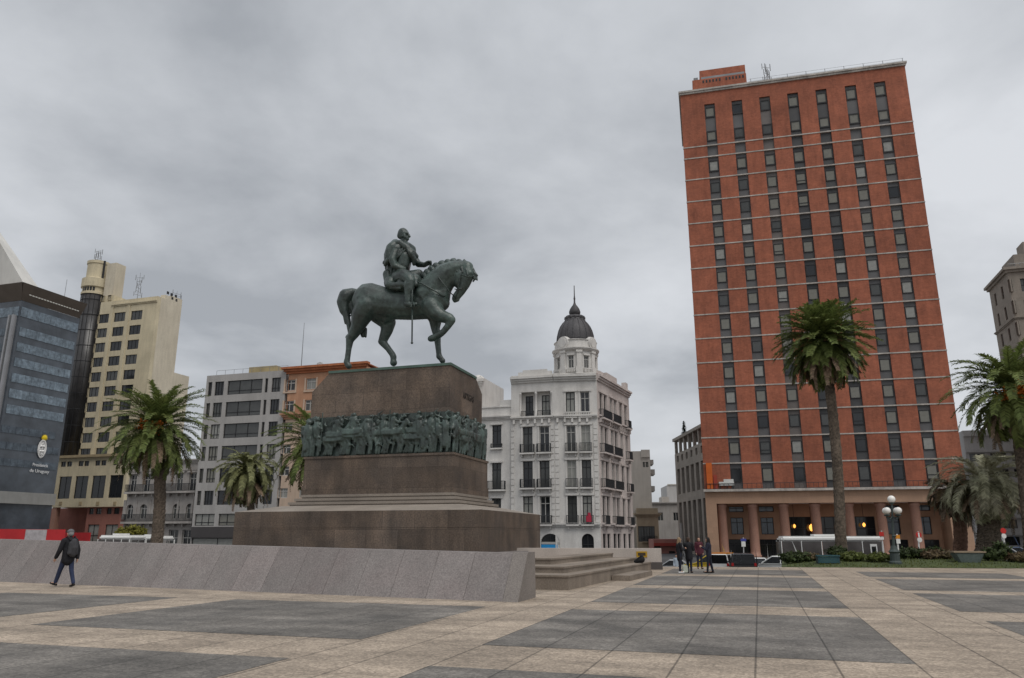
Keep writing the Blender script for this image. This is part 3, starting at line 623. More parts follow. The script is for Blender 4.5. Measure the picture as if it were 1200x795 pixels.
rb = bmesh.new()                                           # the rider: one body
S(rb, [(366, 322, 0, 42), (378, 275, 0, 40), (386, 232, 0, 42), (388, 198, 0, 42), (390, 168, 0, 30)]); S(rb, [(386, 255, -.25, 32), (396, 215, -.25, 32), (398, 215, .25, 32)])
S(rb, [(352, 176, -.52, 25), (385, 164, -.2, 25), (404, 166, .2, 25), (424, 180, .52, 25)])
S(rb, [(391, 152, 0, 17), (391, 128, 0, 15)]); S(rb, [(389, 103, 0, 25), (390, 112, 0, 23)]); S(rb, [(398, 122, 0, 16), (408, 127, 0, 8)]); S(rb, [(413, 106, 0, 6), (419, 115, 0, 4.5)])   # head, jaw, nose
S(rb, [(405, 98, -.14, 6), (408, 96, .1, 6)]); S(rb, [(387, 112, -.3, 5)]); S(rb, [(387, 112, .3, 5)])
S(rb, [(424, 184, .52, 22), (444, 228, .52, 18), (462, 250, .45, 15), (490, 254, .2, 12), (505, 248, .1, 10)])   # bridle arm
for k in range(4): S(rb, [(508, 246 + k * 4 - 6, .02 + .06 * k, 4.6), (522, 240 + k * 5 - 4, .02 + .06 * k, 4.2), (524, 250 + k * 4 - 6, .05 + .06 * k, 3.8)])
S(rb, [(500, 242, 0, 5.5), (512, 236, -.06, 4.5)])
S(rb, [(350, 180, -.55, 22), (334, 226, -.78, 18), (344, 258, -.74, 15), (372, 270, -.6, 11), (385, 274, -.5, 10)])                 # near arm, hand at the hip
for k in range(4): S(rb, [(388, 268 + 4 * k, -.5 + .02 * k, 4.2), (398, 272 + 4 * k, -.44 + .02 * k, 3.8)])
for sg_ in (-1, 1):
    S(rb, [(366, 318, .35 * sg_, 38), (392, 308, .75 * sg_, 33), (416, 322, .98 * sg_, 27), (424, 336, 1.02 * sg_, 24), (418, 372, 1.02 * sg_, 24), (412, 402, 1.02 * sg_, 18), (411, 432, 1.04 * sg_, 15)])
    S(rb, [(416, 352, 1.02 * sg_, 26), (415, 360, 1.02 * sg_, 25)])                                                                    # boot top
    S(rb, [(406, 446, 1.04 * sg_, 14), (430, 450, 1.08 * sg_, 11), (450, 446, 1.12 * sg_, 8)])
rb = fuse(rb, .03, 2, .45); part('rider', rb, M_BRZ2, st, True)
kb = bmesh.new()                                           # cloak slung round the shoulders, falling behind
S(kb, [(352, 152, -.35, 22), (332, 165, -.58, 22), (318, 186, -.7, 18), (314, 208, -.74, 14), (318, 226, -.76, 9)]); S(kb, [(350, 150, .2, 22), (328, 172, .1, 24), (318, 205, 0, 24), (312, 238, -.1, 18), (306, 262, -.2, 9), (303, 274, -.2, 5)])
S(kb, [(344, 146, -.45, 13), (372, 146, -.52, 14), (402, 166, -.5, 14), (428, 192, -.32, 16), (450, 212, 0, 12)]); S(kb, [(400, 164, -.5, 9), (424, 198, -.42, 13), (440, 226, -.2, 13), (440, 250, -.1, 8)])
S(kb, [(314, 232, -.55, 13), (298, 242, -.5, 11), (291, 246, -.45, 5)]); S(kb, [(330, 206, -.78, 12), (310, 236, -.72, 11), (298, 254, -.6, 7)]); S(kb, [(338, 240, -.05, 30), (334, 285, -.1, 30), (326, 325, -.2, 24)]); S(kb, [(326, 215, .4, 20), (322, 260, .4, 18)])
for k in range(6): S(kb, [(334 + 12 * k, 152 + 6 * k, -.66 + .02 * k, 4.5), (324 + 9 * k, 182 + 5 * k, -.8 + .03 * k, 4.5), (315 + 6 * k, 214 + 3 * k, -.84 + .04 * k, 3.5)])
for k in range(5): S(kb, [(402 + 9 * k, 160 + 9 * k, -.62 + .06 * k, 4), (412 + 8 * k, 188 + 9 * k, -.58 + .1 * k, 4), (416 + 6 * k, 206 + 9 * k, -.5 + .1 * k, 3)])
part('cloak', fuse(kb, .03, 1, .4), M_BRZ2, st, True)
hb2 = bmesh.new(); S(hb2, [(386, 97, 0, 24), (376, 110, 0, 18)]); S(hb2, [(396, 118, -.3, 5), (392, 104, -.32, 5)]); part('hair', fuse(hb2, .03, 1), M_BRZ2, st, True)
sb = bmesh.new(); p0 = sp(432, 470, -1.0, 1)[:3]; p1 = sp(430, 636, -1.02, 1)[:3]; bar(sb, p0, p1, .05, 8, .04); ball(sb, p1, .075, 2); bar(sb, sp(428, 380, -1.12, 1)[:3], p0, .045, 8); part('sabre', sb, M_BRZ2, st, True)
sb = bmesh.new()
for sg_ in (-1, 1): strap(sb, [(428, 350, 1.12 * sg_), (434, 400, 1.2 * sg_), (430, 435, 1.25 * sg_), (425, 460, 1.25 * sg_), (445, 460, 1.25 * sg_), (436, 435, 1.25 * sg_)], .03)
part('stirrup', sb, M_BRZ2, st, True)
# ================================================================== buildings
M_FRAME = mat('dark_frame', (.022, .022, .024), .5, .1)
M_WFRAME = mat('light_frame', (.4, .39, .37), .6, .1)
M_ROOF = mat('roof_felt', (.16, .155, .15), .9, .2, .4)
M_IRON = mat('balcony_iron', (.035, .037, .04), .6, .15)
M_STEEL = mat('steel', (.22, .225, .23), .45, .15, metal=.5)
def cornice(bm, pl, x0, x1, z, h, out, steps=3, d=0):
    for i in range(steps):
        o = out * (i + 1) / steps; a = z + h * i / steps; pbox(bm, pl, x0 - (o if d == 0 else 0), x1 + (o if d == 0 else 0), a + .001 * i, z + h * (i + 1) / steps, -o, .05 + .001 * i)
def antenna(name, label, base, h, n=5, spread=.5, arms=True, cat='antenna'):
    r = empty(name, label, cat, tuple(base)); b = bmesh.new(); bar(b, base, Vector(base) + Vector((0, 0, h)), .07, 6, .03); part('mast', b, M_STEEL, r)
    if arms:
        b = bmesh.new(); rr = random.Random(int(h * 100))
        for i in range(n):
            z = h * (.3 + .65 * i / n); a = rr.random() * 6.28; d = Vector((math.cos(a), math.sin(a), 0)); p = Vector(base) + Vector((0, 0, z))
            bar(b, p - d * spread, p + d * spread, .035, 5); bar(b, p + d * spread - Vector((0, 0, .5)), p + d * spread + Vector((0, 0, .7)), .06, 6); bar(b, p - d * spread - Vector((0, 0, .4)), p - d * spread + Vector((0, 0, .6)), .05, 6)
        part('arms', b, M_STEEL, r)
    return r
# ---------------------------------------------------------------- red brick hotel tower
def hotel():
    ang = 14.2
    pl = Plane(26.6, 106.7, ang); P = pl.P
    W = pl.X(1143, 640) ; ztop = pl.Z(797.5, 110.5)
    Wt = pl.X(1060, 75); W = (W + Wt) / 2
    root = empty('brick_hotel', 'tall red brick hotel tower with pale floor lines over an orange stone colonnade', 'building', tuple(pl.o), -R(ang))
    M_BRICK = blocks(mat('red_brick', (.38, .128, .074), .88, .2, .11, .12, 3, tint=(.27, .096, .06), tscale=.5, tamt=.9, streak=.4, bump=.1), .5, .16, .85, .02, .08)
    M_BAND = mat('pale_band', (.42, .385, .35), .8, .25, .6, .15, 4, streak=.4)
    M_SPAN = [mat('spandrel_' + n, c, .5, .15, .4) for n, c in (('grey', (.105, .103, .105)), ('black', (.06, .06, .062)), ('brown', (.13, .115, .108)))]
    M_STONE = blocks(mat('orange_stone', (.41, .262, .178), .75, .12, .3, .12, 10, tint=(.35, .21, .14), tamt=.5, streak=.15), 1.6, .8, .86, .015, .06)
    M_COLR = mat('red_granite_column', (.345, .19, .142), .55, .12, .5, .2, 14, streak=.15)
    M_DKIN = mat('porch_wall', (.42, .25, .165), .8, .15, .4, streak=.2)
    lz = [pl.Z(u, v) for u, v in ((803, 173.9), (804, 186.8), (805.5, 211.3), (807, 236.7), (809, 262.8), (810.5, 288.2), (812, 315.5), (814, 341.6), (815.5, 368), (817, 397.3), (818.5, 426.6), (820.5, 455), (822, 484.7), (823.5, 514.3), (825, 543.6))]
    zbase = pl.Z(826.5, 574)
    # regularise the storeys below the top pair of lines
    n = len(lz) - 1; st_ = (lz[1] - lz[-1]) / (n - 1); lz = [lz[0]] + [lz[1] - st_ * i for i in range(n)]
    cx = [pl.X(u, v) for u, v in ((839.8, 238.5), (873, 236), (906.8, 231.5), (941, 228.5), (975.5, 224.5), (1011.5, 221), (1047, 217))]
    hw = .78
    zs_top = pl.Z(827, 122.5)
    holes = [(c - hw, zbase + .02, c + hw, zs_top) for c in cx]
    bm = bmesh.new(); facade(bm, pl, 0, W, zbase, ztop, holes, .32); shell(bm, pl, 0, W, zbase, ztop, 17)
    part('brick_wall', bm, M_BRICK, root)
    for i, c in enumerate(cx):
        bm = bmesh.new(); pbox(bm, pl, c - hw, c + hw, zbase + .02, zs_top, .26, .34); part('spandrel_strip', bm, M_SPAN[(0, 0, 2, 1, 1, 0, 0)[i]], root)
    for i, z in enumerate(lz):
        bm = bmesh.new(); pbox(bm, pl, -.05, W + .05, z - .085, z + .085, -.06, .28); part('floor_band', bm, M_BAND, root)
    bm = bmesh.new(); pbox(bm, pl, -.25, W + .25, ztop, ztop + .28, -.35, 17.2); pbox(bm, pl, -.12, W + .12, ztop - .3, ztop - .001, -.2, .1); part('roof_coping', bm, M_BAND, root)
    # windows: pale panes of blinds and painted sky reflection, behind dark frames
    rows = []
    for i in range(1, n): rows.append((lz[i] - st_ * .20, lz[i] - st_ * .20 - st_ * .47))
    rows.append((lz[-1] - st_ * .2, lz[-1] - st_ * .72))
    rg = random.Random(21); cnt = 0; rest = bmesh.new(); restf = bmesh.new()
    allrows = [(pl.Z(828, 126), pl.Z(828, 137.0)), (pl.Z(830.5, 154), pl.Z(830.5, 164.5))] + rows
    for j, (zt, zb) in reversed(list(enumerate(allrows))):
        for c in cx:
            g = rg.choices(GLASSES, (.05, .2, .58, .17) if j < 12 else (.22, .36, .36, .06))[0]
            nz = 2 if rg.random() < .12 else 1
            if cnt < 91:
                window(root, pl, (c - .66, zb, c + .66, zt), .27, g, M_FRAME, 1, nz, .1, .3); cnt += 1
            else:
                M = pl.mat(c, zb, .21); fs = box(rest, -.56, .56, 0, .03, .1, zt - zb - .1, M)
                gi = GLASSES.index(g)
                for f_ in fs: f_.material_index = gi
                for q in ((-.7, -.56, -.08, .02, -.1, zt - zb + .1), (.56, .7, -.08, .02, -.1, zt - zb + .1), (-.56, .56, -.08, .02, -.1, .1), (-.56, .56, -.08, .02, zt - zb - .1, zt - zb + .1)):
                    for f_ in box(rest, *q, M): f_.material_index = 4
    o = part('window', rest, GLASSES + [M_FRAME], root); o['kind'] = 'stuff'
    # penthouse
    pz = bmesh.new(); x0, x1 = pl.X(812, 100), pl.X(874.5, 95); z1 = pl.Z(842, 76) ; d = 3.5
    pl2 = pl.shifted(0, d); x0, x1 = pl2.X(811.5, 100), pl2.X(875, 95); zA = pl2.Z(823, 93); z1 = pl2.Z(823, 80.5); xm = pl2.X(820, 90)
    pbox(pz, pl2, x0, x1, ztop + .3, zA, 0, 8); pbox(pz, pl2, xm, x1 - .02, zA, z1, .6, 8); part('penthouse', pz, M_BRICK, root)
    b = bmesh.new(); pbox(b, pl2, xm + .2, x1 - .25, zA + .002, zA + .42, .1, .55); pbox(b, pl2, xm - 1, xm - .3, zA + .002, zA + .6, .3, 1.2); part('roof_duct', b, M_STEEL, root)
    b = bmesh.new()
    for k in range(13):
        if k == 6: continue
        xx = xm + .5 + (x1 - xm - 1) * k / 12; pbox(b, pl2, xx - .13, xx + .13, zA - .75, zA - .25, -.02, .05)
    part('vent_openings', b, M_FRAME, root)
    # roof railing
    b = bmesh.new(); k = x1 + .3
    while k < W: bar(b, P(k, ztop + .28, .2), P(k, ztop + 1.15, .2), .04, 5); k += 2.7
    for zz in (.7, 1.1): bar(b, P(x1, ztop + zz, .2), P(W, ztop + zz, .2), .02, 5)
    part('roof_railing', b, M_STEEL, root)
    # colonnade
    xs = [pl.X(u, v) for u, v in ((847, 615), (883.5, 615), (920.5, 614), (958, 613), (997.5, 612), (1035.5, 611), (1076, 611))]
    zbeam = pl.Z(845, 590.5); xe0 = pl.X(841, 610); xe1 = pl.X(1104, 605)
    b = bmesh.new(); pbox(b, pl, -.15, W + .15, zbase - .32, zbase, -.55, 1.5); part('ledge', b, M_BAND, root)
    b = bmesh.new()
    pbox(b, pl, 0, W, zbeam, zbase - .321, .0, 2); pbox(b, pl, 0, xe0, STREET, zbeam - .001, .001, 4.5); pbox(b, pl, xe1 + .9, W, STREET, zbeam - .001, .001, 4.5); part('portal_frame', b, M_STONE, root)
    for xx in xs:
        b = bmesh.new(); c = P(xx, STREET, 1.0); H_ = zbeam - STREET
        lathe(b, c, [(.78, 0), (.78, .35), (.66, .4), (.64, .9), (.6, H_ - .5), (.72, H_ - .4), (.72, H_ - .003)], 20); part('column', b, M_COLR, root, True)
    # porch wall, with its windows and doors
    pw = pl.shifted(0, 4.4); hs = []; wn = []
    mids = [(xs[i] + xs[i + 1]) / 2 for i in range(6)] + [(xs[6] + xe1) / 2 + .3]
    z2a, z2b = pl.Z(868, 626.5), pl.Z(868, 606); z3a, z3b = zbeam - 1.0, zbeam - .25; z1b = pl.Z(868, 632.5)
    for i, m in enumerate(mids):
        if i in (2, 3, 4): hs.append((m - 1.75, STREET + .05, m + 1.75, zbeam - 1.7))
        else: hs += [(m - .85, z2a, m + .85, z2b), (m - 1.55, STREET + .05, m + 1.55, z1b), (m - 1.0, z3a, m + 1.0, z3b)]
    hs.append((xs[0] - 2.2, STREET + .05, xs[0] - 1.2, z1b))
    bm = bmesh.new(); facade(bm, pw, xe0, W - .6, STREET, zbeam, hs, .4); part('porch_wall', bm, M_DKIN, root)
    b = bmesh.new(); pbox(b, pl, xe0, xe1 + .9, zbeam - .05, zbeam - .004, 2.001, 4.8); part('porch_ceiling', b, M_DKIN, root)
    for h in hs:
        big = h[1] < STREET + 1
        window(root, pw, h, .3, GL_DARK if big else GL_BLUE, M_FRAME, 3 if big else 2, 2 if big else 2, .09, .7, name='shop_window' if big else 'window')
    # clutter on the ledge at the left corner
    b = bmesh.new(); xr = pl.X(859, 567); rail_bm(b, pl, .2, W - .2, zbase + .002, zbase + .75, .35, .6); part('ledge_railing', b, M_IRON, root)
    hr = empty('orange_hoist', 'orange hoist box beside white plant on the hotel ledge', 'hoist', tuple(P(.8, zbase, -.2)), -R(ang))
    b = bmesh.new(); pbox(b, pl, .35, 1.15, zbase + .004, pl.Z(829, 543), -.3, -.02); part('hoist_box', b, mat('hoist_orange', (.55, .12, .02), .6, .15), hr)
    b = bmesh.new(); pbox(b, pl, 1.25, 1.75, zbase + .004, pl.Z(836, 557), -.28, -.02); part('hoist_motor', b, mat('hoist_red', (.3, .05, .03), .6, .15), hr)
    ac = empty('rooftop_plant', 'low white plant unit on the hotel ledge beside the orange hoist', 'air conditioner', tuple(P(2.8, zbase, -.2)), -R(ang))
    b = bmesh.new(); pbox(b, pl, 1.95, 3.95, zbase + .5, zbase + 1.0, -.3, -.02); pbox(b, pl, 2.6, 3.9, zbase + 1.0, zbase + 1.35, -.28, -.04); part('casing', b, mat('plant_white', (.6, .6, .58), .6, .1), ac)
    b = bmesh.new(); 
    for xx in (2.1, 3.0, 3.8): pbox(b, pl, xx - .05, xx + .05, zbase + .004, zbase + .5, -.28, -.05)
    part('feet', b, M_FRAME, ac)
    # lanterns glowing in the porch
    GLW = glow('lantern_glow', (1, .42, .08), 1.6)
    LB = ['orange lantern lit in the hotel porch, leftmost of the row', 'twin orange lantern lit in the hotel porch left of the tall palm', 'orange lantern lit in the hotel porch against the tall palm trunk', 'orange lantern lit in the hotel porch right of the tall palm']
    pq_ = pl.shifted(0, 3.2)
    for (u, v, r), lb in zip(((931, 617, .33), (951, 619, .6), (983, 618, .4), (1012.5, 615.5, .36)), LB):
        X, Z = pq_.hit(u, v); c = pq_.P(X, Z); lr = empty('hanging_lantern', lb, 'lamp', tuple(c), 0, 'lanterns lit in the hotel porch')
        b = bmesh.new(); lathe(b, c, [(.02, .9 * r), (r * .45, .5 * r), (r * .55, 0), (r * .3, -.55 * r), (.02, -.7 * r)], 10); part('globe', b, GLW, lr, True)
        b = bmesh.new(); bar(b, c + Vector((0, 0, r * .8)), Vector((c.x, c.y, zbeam - .06)), .03, 5); part('rod', b, M_FRAME, lr)
    X, Z = pl.shifted(0, 2).hit(899, 93); antenna('roof_antenna', 'bushy mast of small aerials on the red hotel roof', pl.P(X, ztop + .28, 2), 4.2, 7, .7)
    return pl
HP = hotel()
# ---------------------------------------------------------------- grey stone office with a roof loggia, down the side street
def stone_office():
    y0, y1 = 116.0, 136.0; xa = x_at(829, y0, 8); xb = x_at(793.3, y1, 8)
    ang = math.degrees(math.atan2(y1 - y0, xa - xb))       # facade runs from the far end (left) to the near end (right)
    pl = Plane(xb, y1, ang); Wd = math.hypot(xa - xb, y1 - y0) + .2
    ztop = pl.Z(795, 512); root = empty('stone_office', 'grey stone office block with tall strip windows and an open roof gallery', 'building', tuple(pl.o), -R(ang))
    M = blocks(mat('grey_stone', (.30, .265, .23), .85, .12, .3, .12, 8, streak=.3), 1.2, .6, .85, .015, .08)
    H = ztop - STREET; hs = []; n = 6; bw = (Wd - 1) / n
    za, zb, zc_, zd, ze = STREET + .6, STREET + H * .43, STREET + H * .50, STREET + H * .72, STREET + H * .78
    for i in range(n):
        c = .6 + bw * (i + .5)
        hs += [(c - bw * .31, za, c + bw * .31, zb), (c - bw * .31, zc_, c + bw * .31, zd), (c - bw * .2, ze, c + bw * .2, ze + 1.1)]
    bm = bmesh.new(); zg = STREET + H * .86; facade(bm, pl, 0, Wd, STREET, zg, hs, .7); shell(bm, pl, 0, Wd, STREET, zg, 12); part('wall', bm, M, root)
    for i, h in enumerate(hs): window(root, pl, h, .6, GL_MID if i % 4 else GL_BLUE, M_FRAME, 2, 5 if h[3] - h[1] > 2 else 1, .08)
    bm = bmesh.new()
    for dep in (0, 5.5):
        for i in range(n + 1): x = .3 + bw * i; pbox(bm, pl, x, x + .55, zg + .002, ztop - .5, dep, dep + .45)
    pbox(bm, pl, -.2, Wd + .1, ztop - .5, ztop, -.25, 6.2); part('roof_gallery', bm, M, root)
    return pl, ztop
SO, SOZ = stone_office()
# ---------------------------------------------------------------- white corner palace with dome
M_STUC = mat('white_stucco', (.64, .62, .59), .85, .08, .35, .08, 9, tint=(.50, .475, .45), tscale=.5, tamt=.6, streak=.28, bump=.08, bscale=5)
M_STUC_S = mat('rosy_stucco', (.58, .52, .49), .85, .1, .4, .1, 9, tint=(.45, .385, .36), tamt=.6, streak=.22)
def palace():
    B = Vector((5.1, 92.0)); f = Plane(B.x, B.y, TH)
    f0 = f.shifted(-20); 
    cr = lambda x, y: (550 + x / 2.409, 330 + y / 2.409)
    W1 = -f.X(*cr(118, 400))                        # width of the front
    front = f.shifted(-W1)
    xc = x_at(702, 91.0, 10); bay = Plane(B.x, B.y, math.degrees(math.atan2(.8, xc - B.x))); Wb = math.hypot(xc - B.x, .8)
    c = bay.P(Wb, 0); side = Plane(c.x, c.y, -(90 - 25.0))
    Ws = side.X(*cr(457, 520))
    root = empty('corner_palace', 'white corner palace with a dark dome and wrought iron balconies', 'building', (B.x, B.y, STREET))
    ztop = front.Z(*cr(165, 268)); zco = front.Z(*cr(135, 289)); z5 = front.Z(*cr(135, 391)); z1 = front.Z(*cr(212, 690))
    Zc = lambda y: front.Z(*cr(165, y))
    rowz = [(Zc(388), Zc(318)), (Zc(484), Zc(411)), (Zc(583), Zc(508)), (Zc(686), Zc(607))]
    bm = bmesh.new(); bms = bmesh.new(); tr = bmesh.new(); trs = bmesh.new(); hf = []; hb_ = []; hs = []
    fx = [front.X(*cr(165, 540)), front.X(*cr(212.5, 540))]; bx = [bay.X(*cr(289, 540)), bay.X(*cr(331, 540))]
    hw = 1.05 / 2 * 1.02
    sx_ = [Ws * t for t in (.10, .22, .40, .52, .70, .86)]
    for za, zb in rowz:
        for x in fx: hf.append((x - .62, za, x + .62, zb))
        for x in bx: hb_.append((x - .55, za, x + .55, zb))
        for x in sx_: hs.append((x - .55, za, x + .55, zb))
    loggia = (fx[0] - 1.05, rowz[0][0] - .1, fx[1] + 1.05, rowz[0][1] + .25)
    hf2 = [h for h in hf if h[1] < loggia[1] - .5] + [loggia]
    ga, gb = STREET + .05, front.Z(*cr(225, 712))
    hf2 += [(fx[1] - .55, ga, fx[1] + 1.75, gb), (fx[0] - .5, ga, fx[0] + .5, gb)]
    hb2_ = hb_ + [(bx[1] - .75, ga, bx[1] + .65, gb), (bx[0] - .8, ga, bx[0] + .4, ga + 1.3)]
    hs2 = hs + [(x - .6, ga, x + .6, gb) for x in sx_]
    facade(bm, front, 0, W1, STREET, ztop, hf2, .45); facade(bm, bay, 0, Wb, STREET, ztop, hb2_, .35); facade(bms, side, 0, Ws, STREET, ztop, hs2, .4)
    # the recessed gallery's back wall
    lg = front.shifted(0, .9); hl = [(x - .5, rowz[0][0], x + .5, rowz[0][1] - .1) for x in fx]
    facade(bm, lg, loggia[0] - .3, loggia[2] + .3, loggia[1] - .2, loggia[3] + .3, hl, .2)
    pbox(bm, front, loggia[0] - .3, loggia[2] + .3, loggia[1] - .25, loggia[1] - .004, .45, .9); pbox(bm, front, loggia[0] - .3, loggia[2] + .3, loggia[3] + .004, loggia[3] + .3, .45, .9)
    pbox(bm, front, loggia[0] - .3, loggia[0] - .002, loggia[1], loggia[3], .45, .899); pbox(bm, front, loggia[2] + .002, loggia[2] + .3, loggia[1], loggia[3], .45, .899)
    # roof and back
    pts = [front.P(0, ztop), f.P(0, ztop), bay.P(Wb, ztop), side.P(Ws, ztop), side.P(Ws, ztop, 14), front.P(0, ztop, 12)]
    bm.faces.new([bm.verts.new(p + Vector((0, 0, -.5))) for p in pts])
    for a, b in ((3, 4), (4, 5), (5, 0)): quad(bm, pts[a], pts[b], pts[b] * 1 + Vector((0, 0, STREET - ztop)), pts[a] + Vector((0, 0, STREET - ztop)))
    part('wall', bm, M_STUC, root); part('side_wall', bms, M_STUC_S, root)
    # cornices and string courses, one run per face
    for pl, b, x0, x1 in ((front, tr, 0, W1), (bay, tr, .02, Wb - .02), (side, trs, 0, Ws)):
        cornice(b, pl, x0, x1, zco, .75, .55, 3, 1); cornice(b, pl, x0, x1, z5 - .05, .4, .4, 2, 1); cornice(b, pl, x0, x1, z1 - .1, .45, .35, 2, 1)
        pbox(b, pl, x0, x1, ztop, ztop + .14, -.1, .4)
        for k in range(int((x1 - x0) / .9)): pbox(b, pl, x0 + .3 + k * .9, x0 + .55 + k * .9, z5 - .55, z5 - .051, -.3, .02)
        for zz in (STREET + .9, STREET + 1.6, STREET + 2.3, STREET + 3.0): pass
    for x in (.0, W1 - .42): 
        for k in range(16): z = z1 + .4 + k * (z5 - .6 - z1 - .4) / 16; pbox(tr, front, x + .02, x + .4, z, z + (z5 - .6 - z1 - .4) / 16 - .12, -.09, .02)
    for x in (.1, Wb - .55):
        for k in range(16): z = z1 + .4 + k * (z5 - .6 - z1 - .4) / 16; pbox(tr, bay, x, x + .45, z, z + (z5 - .6 - z1 - .4) / 16 - .12, -.08, .02)
    for (pl, xs, b, w_) in ((front, fx, tr, .62), (bay, bx, tr, .55), (side, sx_, trs, .55)):
        for j, (za, zb) in enumerate(rowz):
            for x in xs:
                if pl is front and j == 0: continue
                pbox(b, pl, x - w_ - .2, x - w_ - .02, za, zb + .05, -.07, .02); pbox(b, pl, x + w_ + .02, x + w_ + .2, za, zb + .05, -.07, .02); pbox(b, pl, x - w_ - .28, x + w_ + .28, zb + .052, zb + .3, -.16, .02)
    # raised parapet panels
    pbox(tr, front, fx[0] - 1.2, fx[1] + 1.0, ztop + .141, ztop + .55, .0, .45); pbox(tr, front, fx[0] - .6, fx[1] + .4, ztop + .551, ztop + .8, .02, .4)
    pbox(trs, side, Ws * .3, Ws * .62, ztop + .141, ztop + .9, 0, .5); pbox(trs, side, Ws * .1, Ws * .2, ztop + .141, ztop + .6, 0, .5); pbox(trs, side, Ws - 1.2, Ws - .2, ztop + .141, ztop + 1.1, 0, .6)
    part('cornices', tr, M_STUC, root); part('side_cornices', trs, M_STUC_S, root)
    # gallery columns
    for x in (fx[0] - .95, (fx[0] + fx[1]) / 2, fx[1] + .95):
        b = bmesh.new(); c = front.P(x, loggia[1], .2); Hh = loggia[3] - loggia[1]; lathe(b, c, [(.2, .0), (.2, .2), (.15, .25), (.13, Hh - .35), (.2, Hh - .25), (.2, Hh - .003)], 12); part('gallery_column', b, M_STUC, root, True)
    # windows and balconies
    gl = [GL_MID, GL_DARK, GL_MID, GL_PALE]; rg = random.Random(8)
    for pl, hh, dep in ((lg, hl, .15), (front, [h for h in hf2 if h is not loggia and h[1] > ga + .1], .35), (bay, hb_, .28), (side, hs, .3)):
        for h in hh: window(root, pl, h, dep, rg.choice(gl), M_FRAME if rg.random() < .5 else M_WFRAME, 2, 2, .09, .74)
    for pl, h, m in [(front, hf2[-2], GL_DARK), (front, hf2[-1], GL_DARK), (bay, hb2_[-2], GL_DARK), (bay, hb2_[-1], GL_MID)] + [(side, h, GL_DARK) for h in hs2[len(hs):]]:
        window(root, pl, h, .3, m, M_FRAME, 2, 2, .09, .6, name='shop_window')
    # arched heads over the ground floor openings
    b = bmesh.new()
    for pl, h in ((front, hf2[-2]), (bay, hb2_[-2])):
        cx_ = (h[0] + h[2]) / 2; r = (h[2] - h[0]) / 2; rz = min(r, 1.0); k = 10
        for i in range(k):
            t0, t1 = math.pi * i / k, math.pi * (i + 1) / k
            pa = (cx_ + r * math.cos(t0), h[3] - rz + rz * math.sin(t0)); pb = (cx_ + r * math.cos(t1), h[3] - rz + rz * math.sin(t1))
            quad(b, pl.P(pa[0], pa[1], .0), pl.P(pb[0], pb[1], .0), pl.P(pb[0], h[3] + .002, .0), pl.P(pa[0], h[3] + .002, 0))
            quad(b, pl.P(pa[0], pa[1], .0), pl.P(pa[0], pa[1], .25), pl.P(pb[0], pb[1], .25), pl.P(pb[0], pb[1], 0))
    part('arch_head', b, M_STUC, root)
    b = bmesh.new(); h = hf2[-2]; pbox(b, front, h[0] + .05, h[2] - .3, h[1] + 1.15, h[1] + 1.85, .02, .1); part('shop_sign', b, mat('sign_blue', (.02, .25, .55), .5, .05), root)
    b = bmesh.new(); h = hf2[-2]; pbox(b, front, h[0] + .03, h[2] - .03, h[1] + 1.88, h[1] + 2.15, .03, .11); part('awning_band', b, M_WFRAME, root)
    def balcony(pl, x0, x1, z, out, stone, rh=1.0):
        b = bmesh.new(); pbox(b, pl, x0 - .08, x1 + .08, z - .2, z - .02, -out - .05, -.001)
        for x in (x0 + .1, x1 - .25): pbox(b, pl, x, x + .15, z - .55, z - .201, -out * .6, -.002)
        o = part('balcony', b, stone, root); r = bmesh.new(); rail_bm(r, pl, x0, x1, z, z + rh, out); part('railing', r, M_IRON, o)
    for j, (za, zb) in enumerate(rowz):
        for x in fx: 
            if j == 0: continue
            balcony(front, x - .85, x + .85, za, .5, M_STUC)
        if j:
            for x in bx: balcony(bay, x - .68, x + .68, za, .42, M_STUC)
        if j < 3:
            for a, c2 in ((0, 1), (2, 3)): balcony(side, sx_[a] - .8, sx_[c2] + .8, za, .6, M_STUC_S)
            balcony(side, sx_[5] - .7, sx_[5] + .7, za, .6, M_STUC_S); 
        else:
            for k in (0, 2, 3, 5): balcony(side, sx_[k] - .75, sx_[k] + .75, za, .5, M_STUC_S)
    r = bmesh.new()
    for x in fx: rail_bm(r, front, x - .8, x + .8, rowz[0][0] + .0, rowz[0][0] + .95, .0 + .05)
    part('gallery_railing', r, M_IRON, root)
    b = bmesh.new()                                  # stone balustrade of the bay's top storey
    za = rowz[0][0]
    for x in bx:
        pbox(b, bay, x - .8, x + .8, za - .12, za, -.35, -.001); pbox(b, bay, x - .8, x + .8, za + .5, za + .64, -.35, -.2)
        for k in range(7): pbox(b, bay, x - .7 + k * .215, x - .6 + k * .215, za + .001, za + .5, -.33, -.22)
    part('balustrade', b, M_STUC, root)
    # corner turret
    cxx = bay.P(Wb / 2, 0, 2.55); yT = cxx.y; zt = lambda y: z_at(330 + y / 2.409, yT)
    px = FPX and (yT * CP + 18 * SP) / FPX / 2.409    # metres per crop pixel
    uo = x_at(550 + 300 / 2.409, yT, 24); C = Vector((uo, yT, 0))
    zd0 = ztop; zd1 = zt(176); rd = 59 * px
    b = bmesh.new(); N8 = 16; 
    aa = -R(90) - R(33.75) + R(4)
    def ngon(r, z): return [Vector((C.x + r * math.cos(aa + 2 * math.pi * k / N8), C.y + r * math.sin(aa + 2 * math.pi * k / N8), z)) for k in range(N8)]
    zA_, zB_ = zt(255), zt(212); wz0, wz1 = zt(256), zt(221)
    lo = ngon(rd * .98, 0)
    wins = []; piers = []
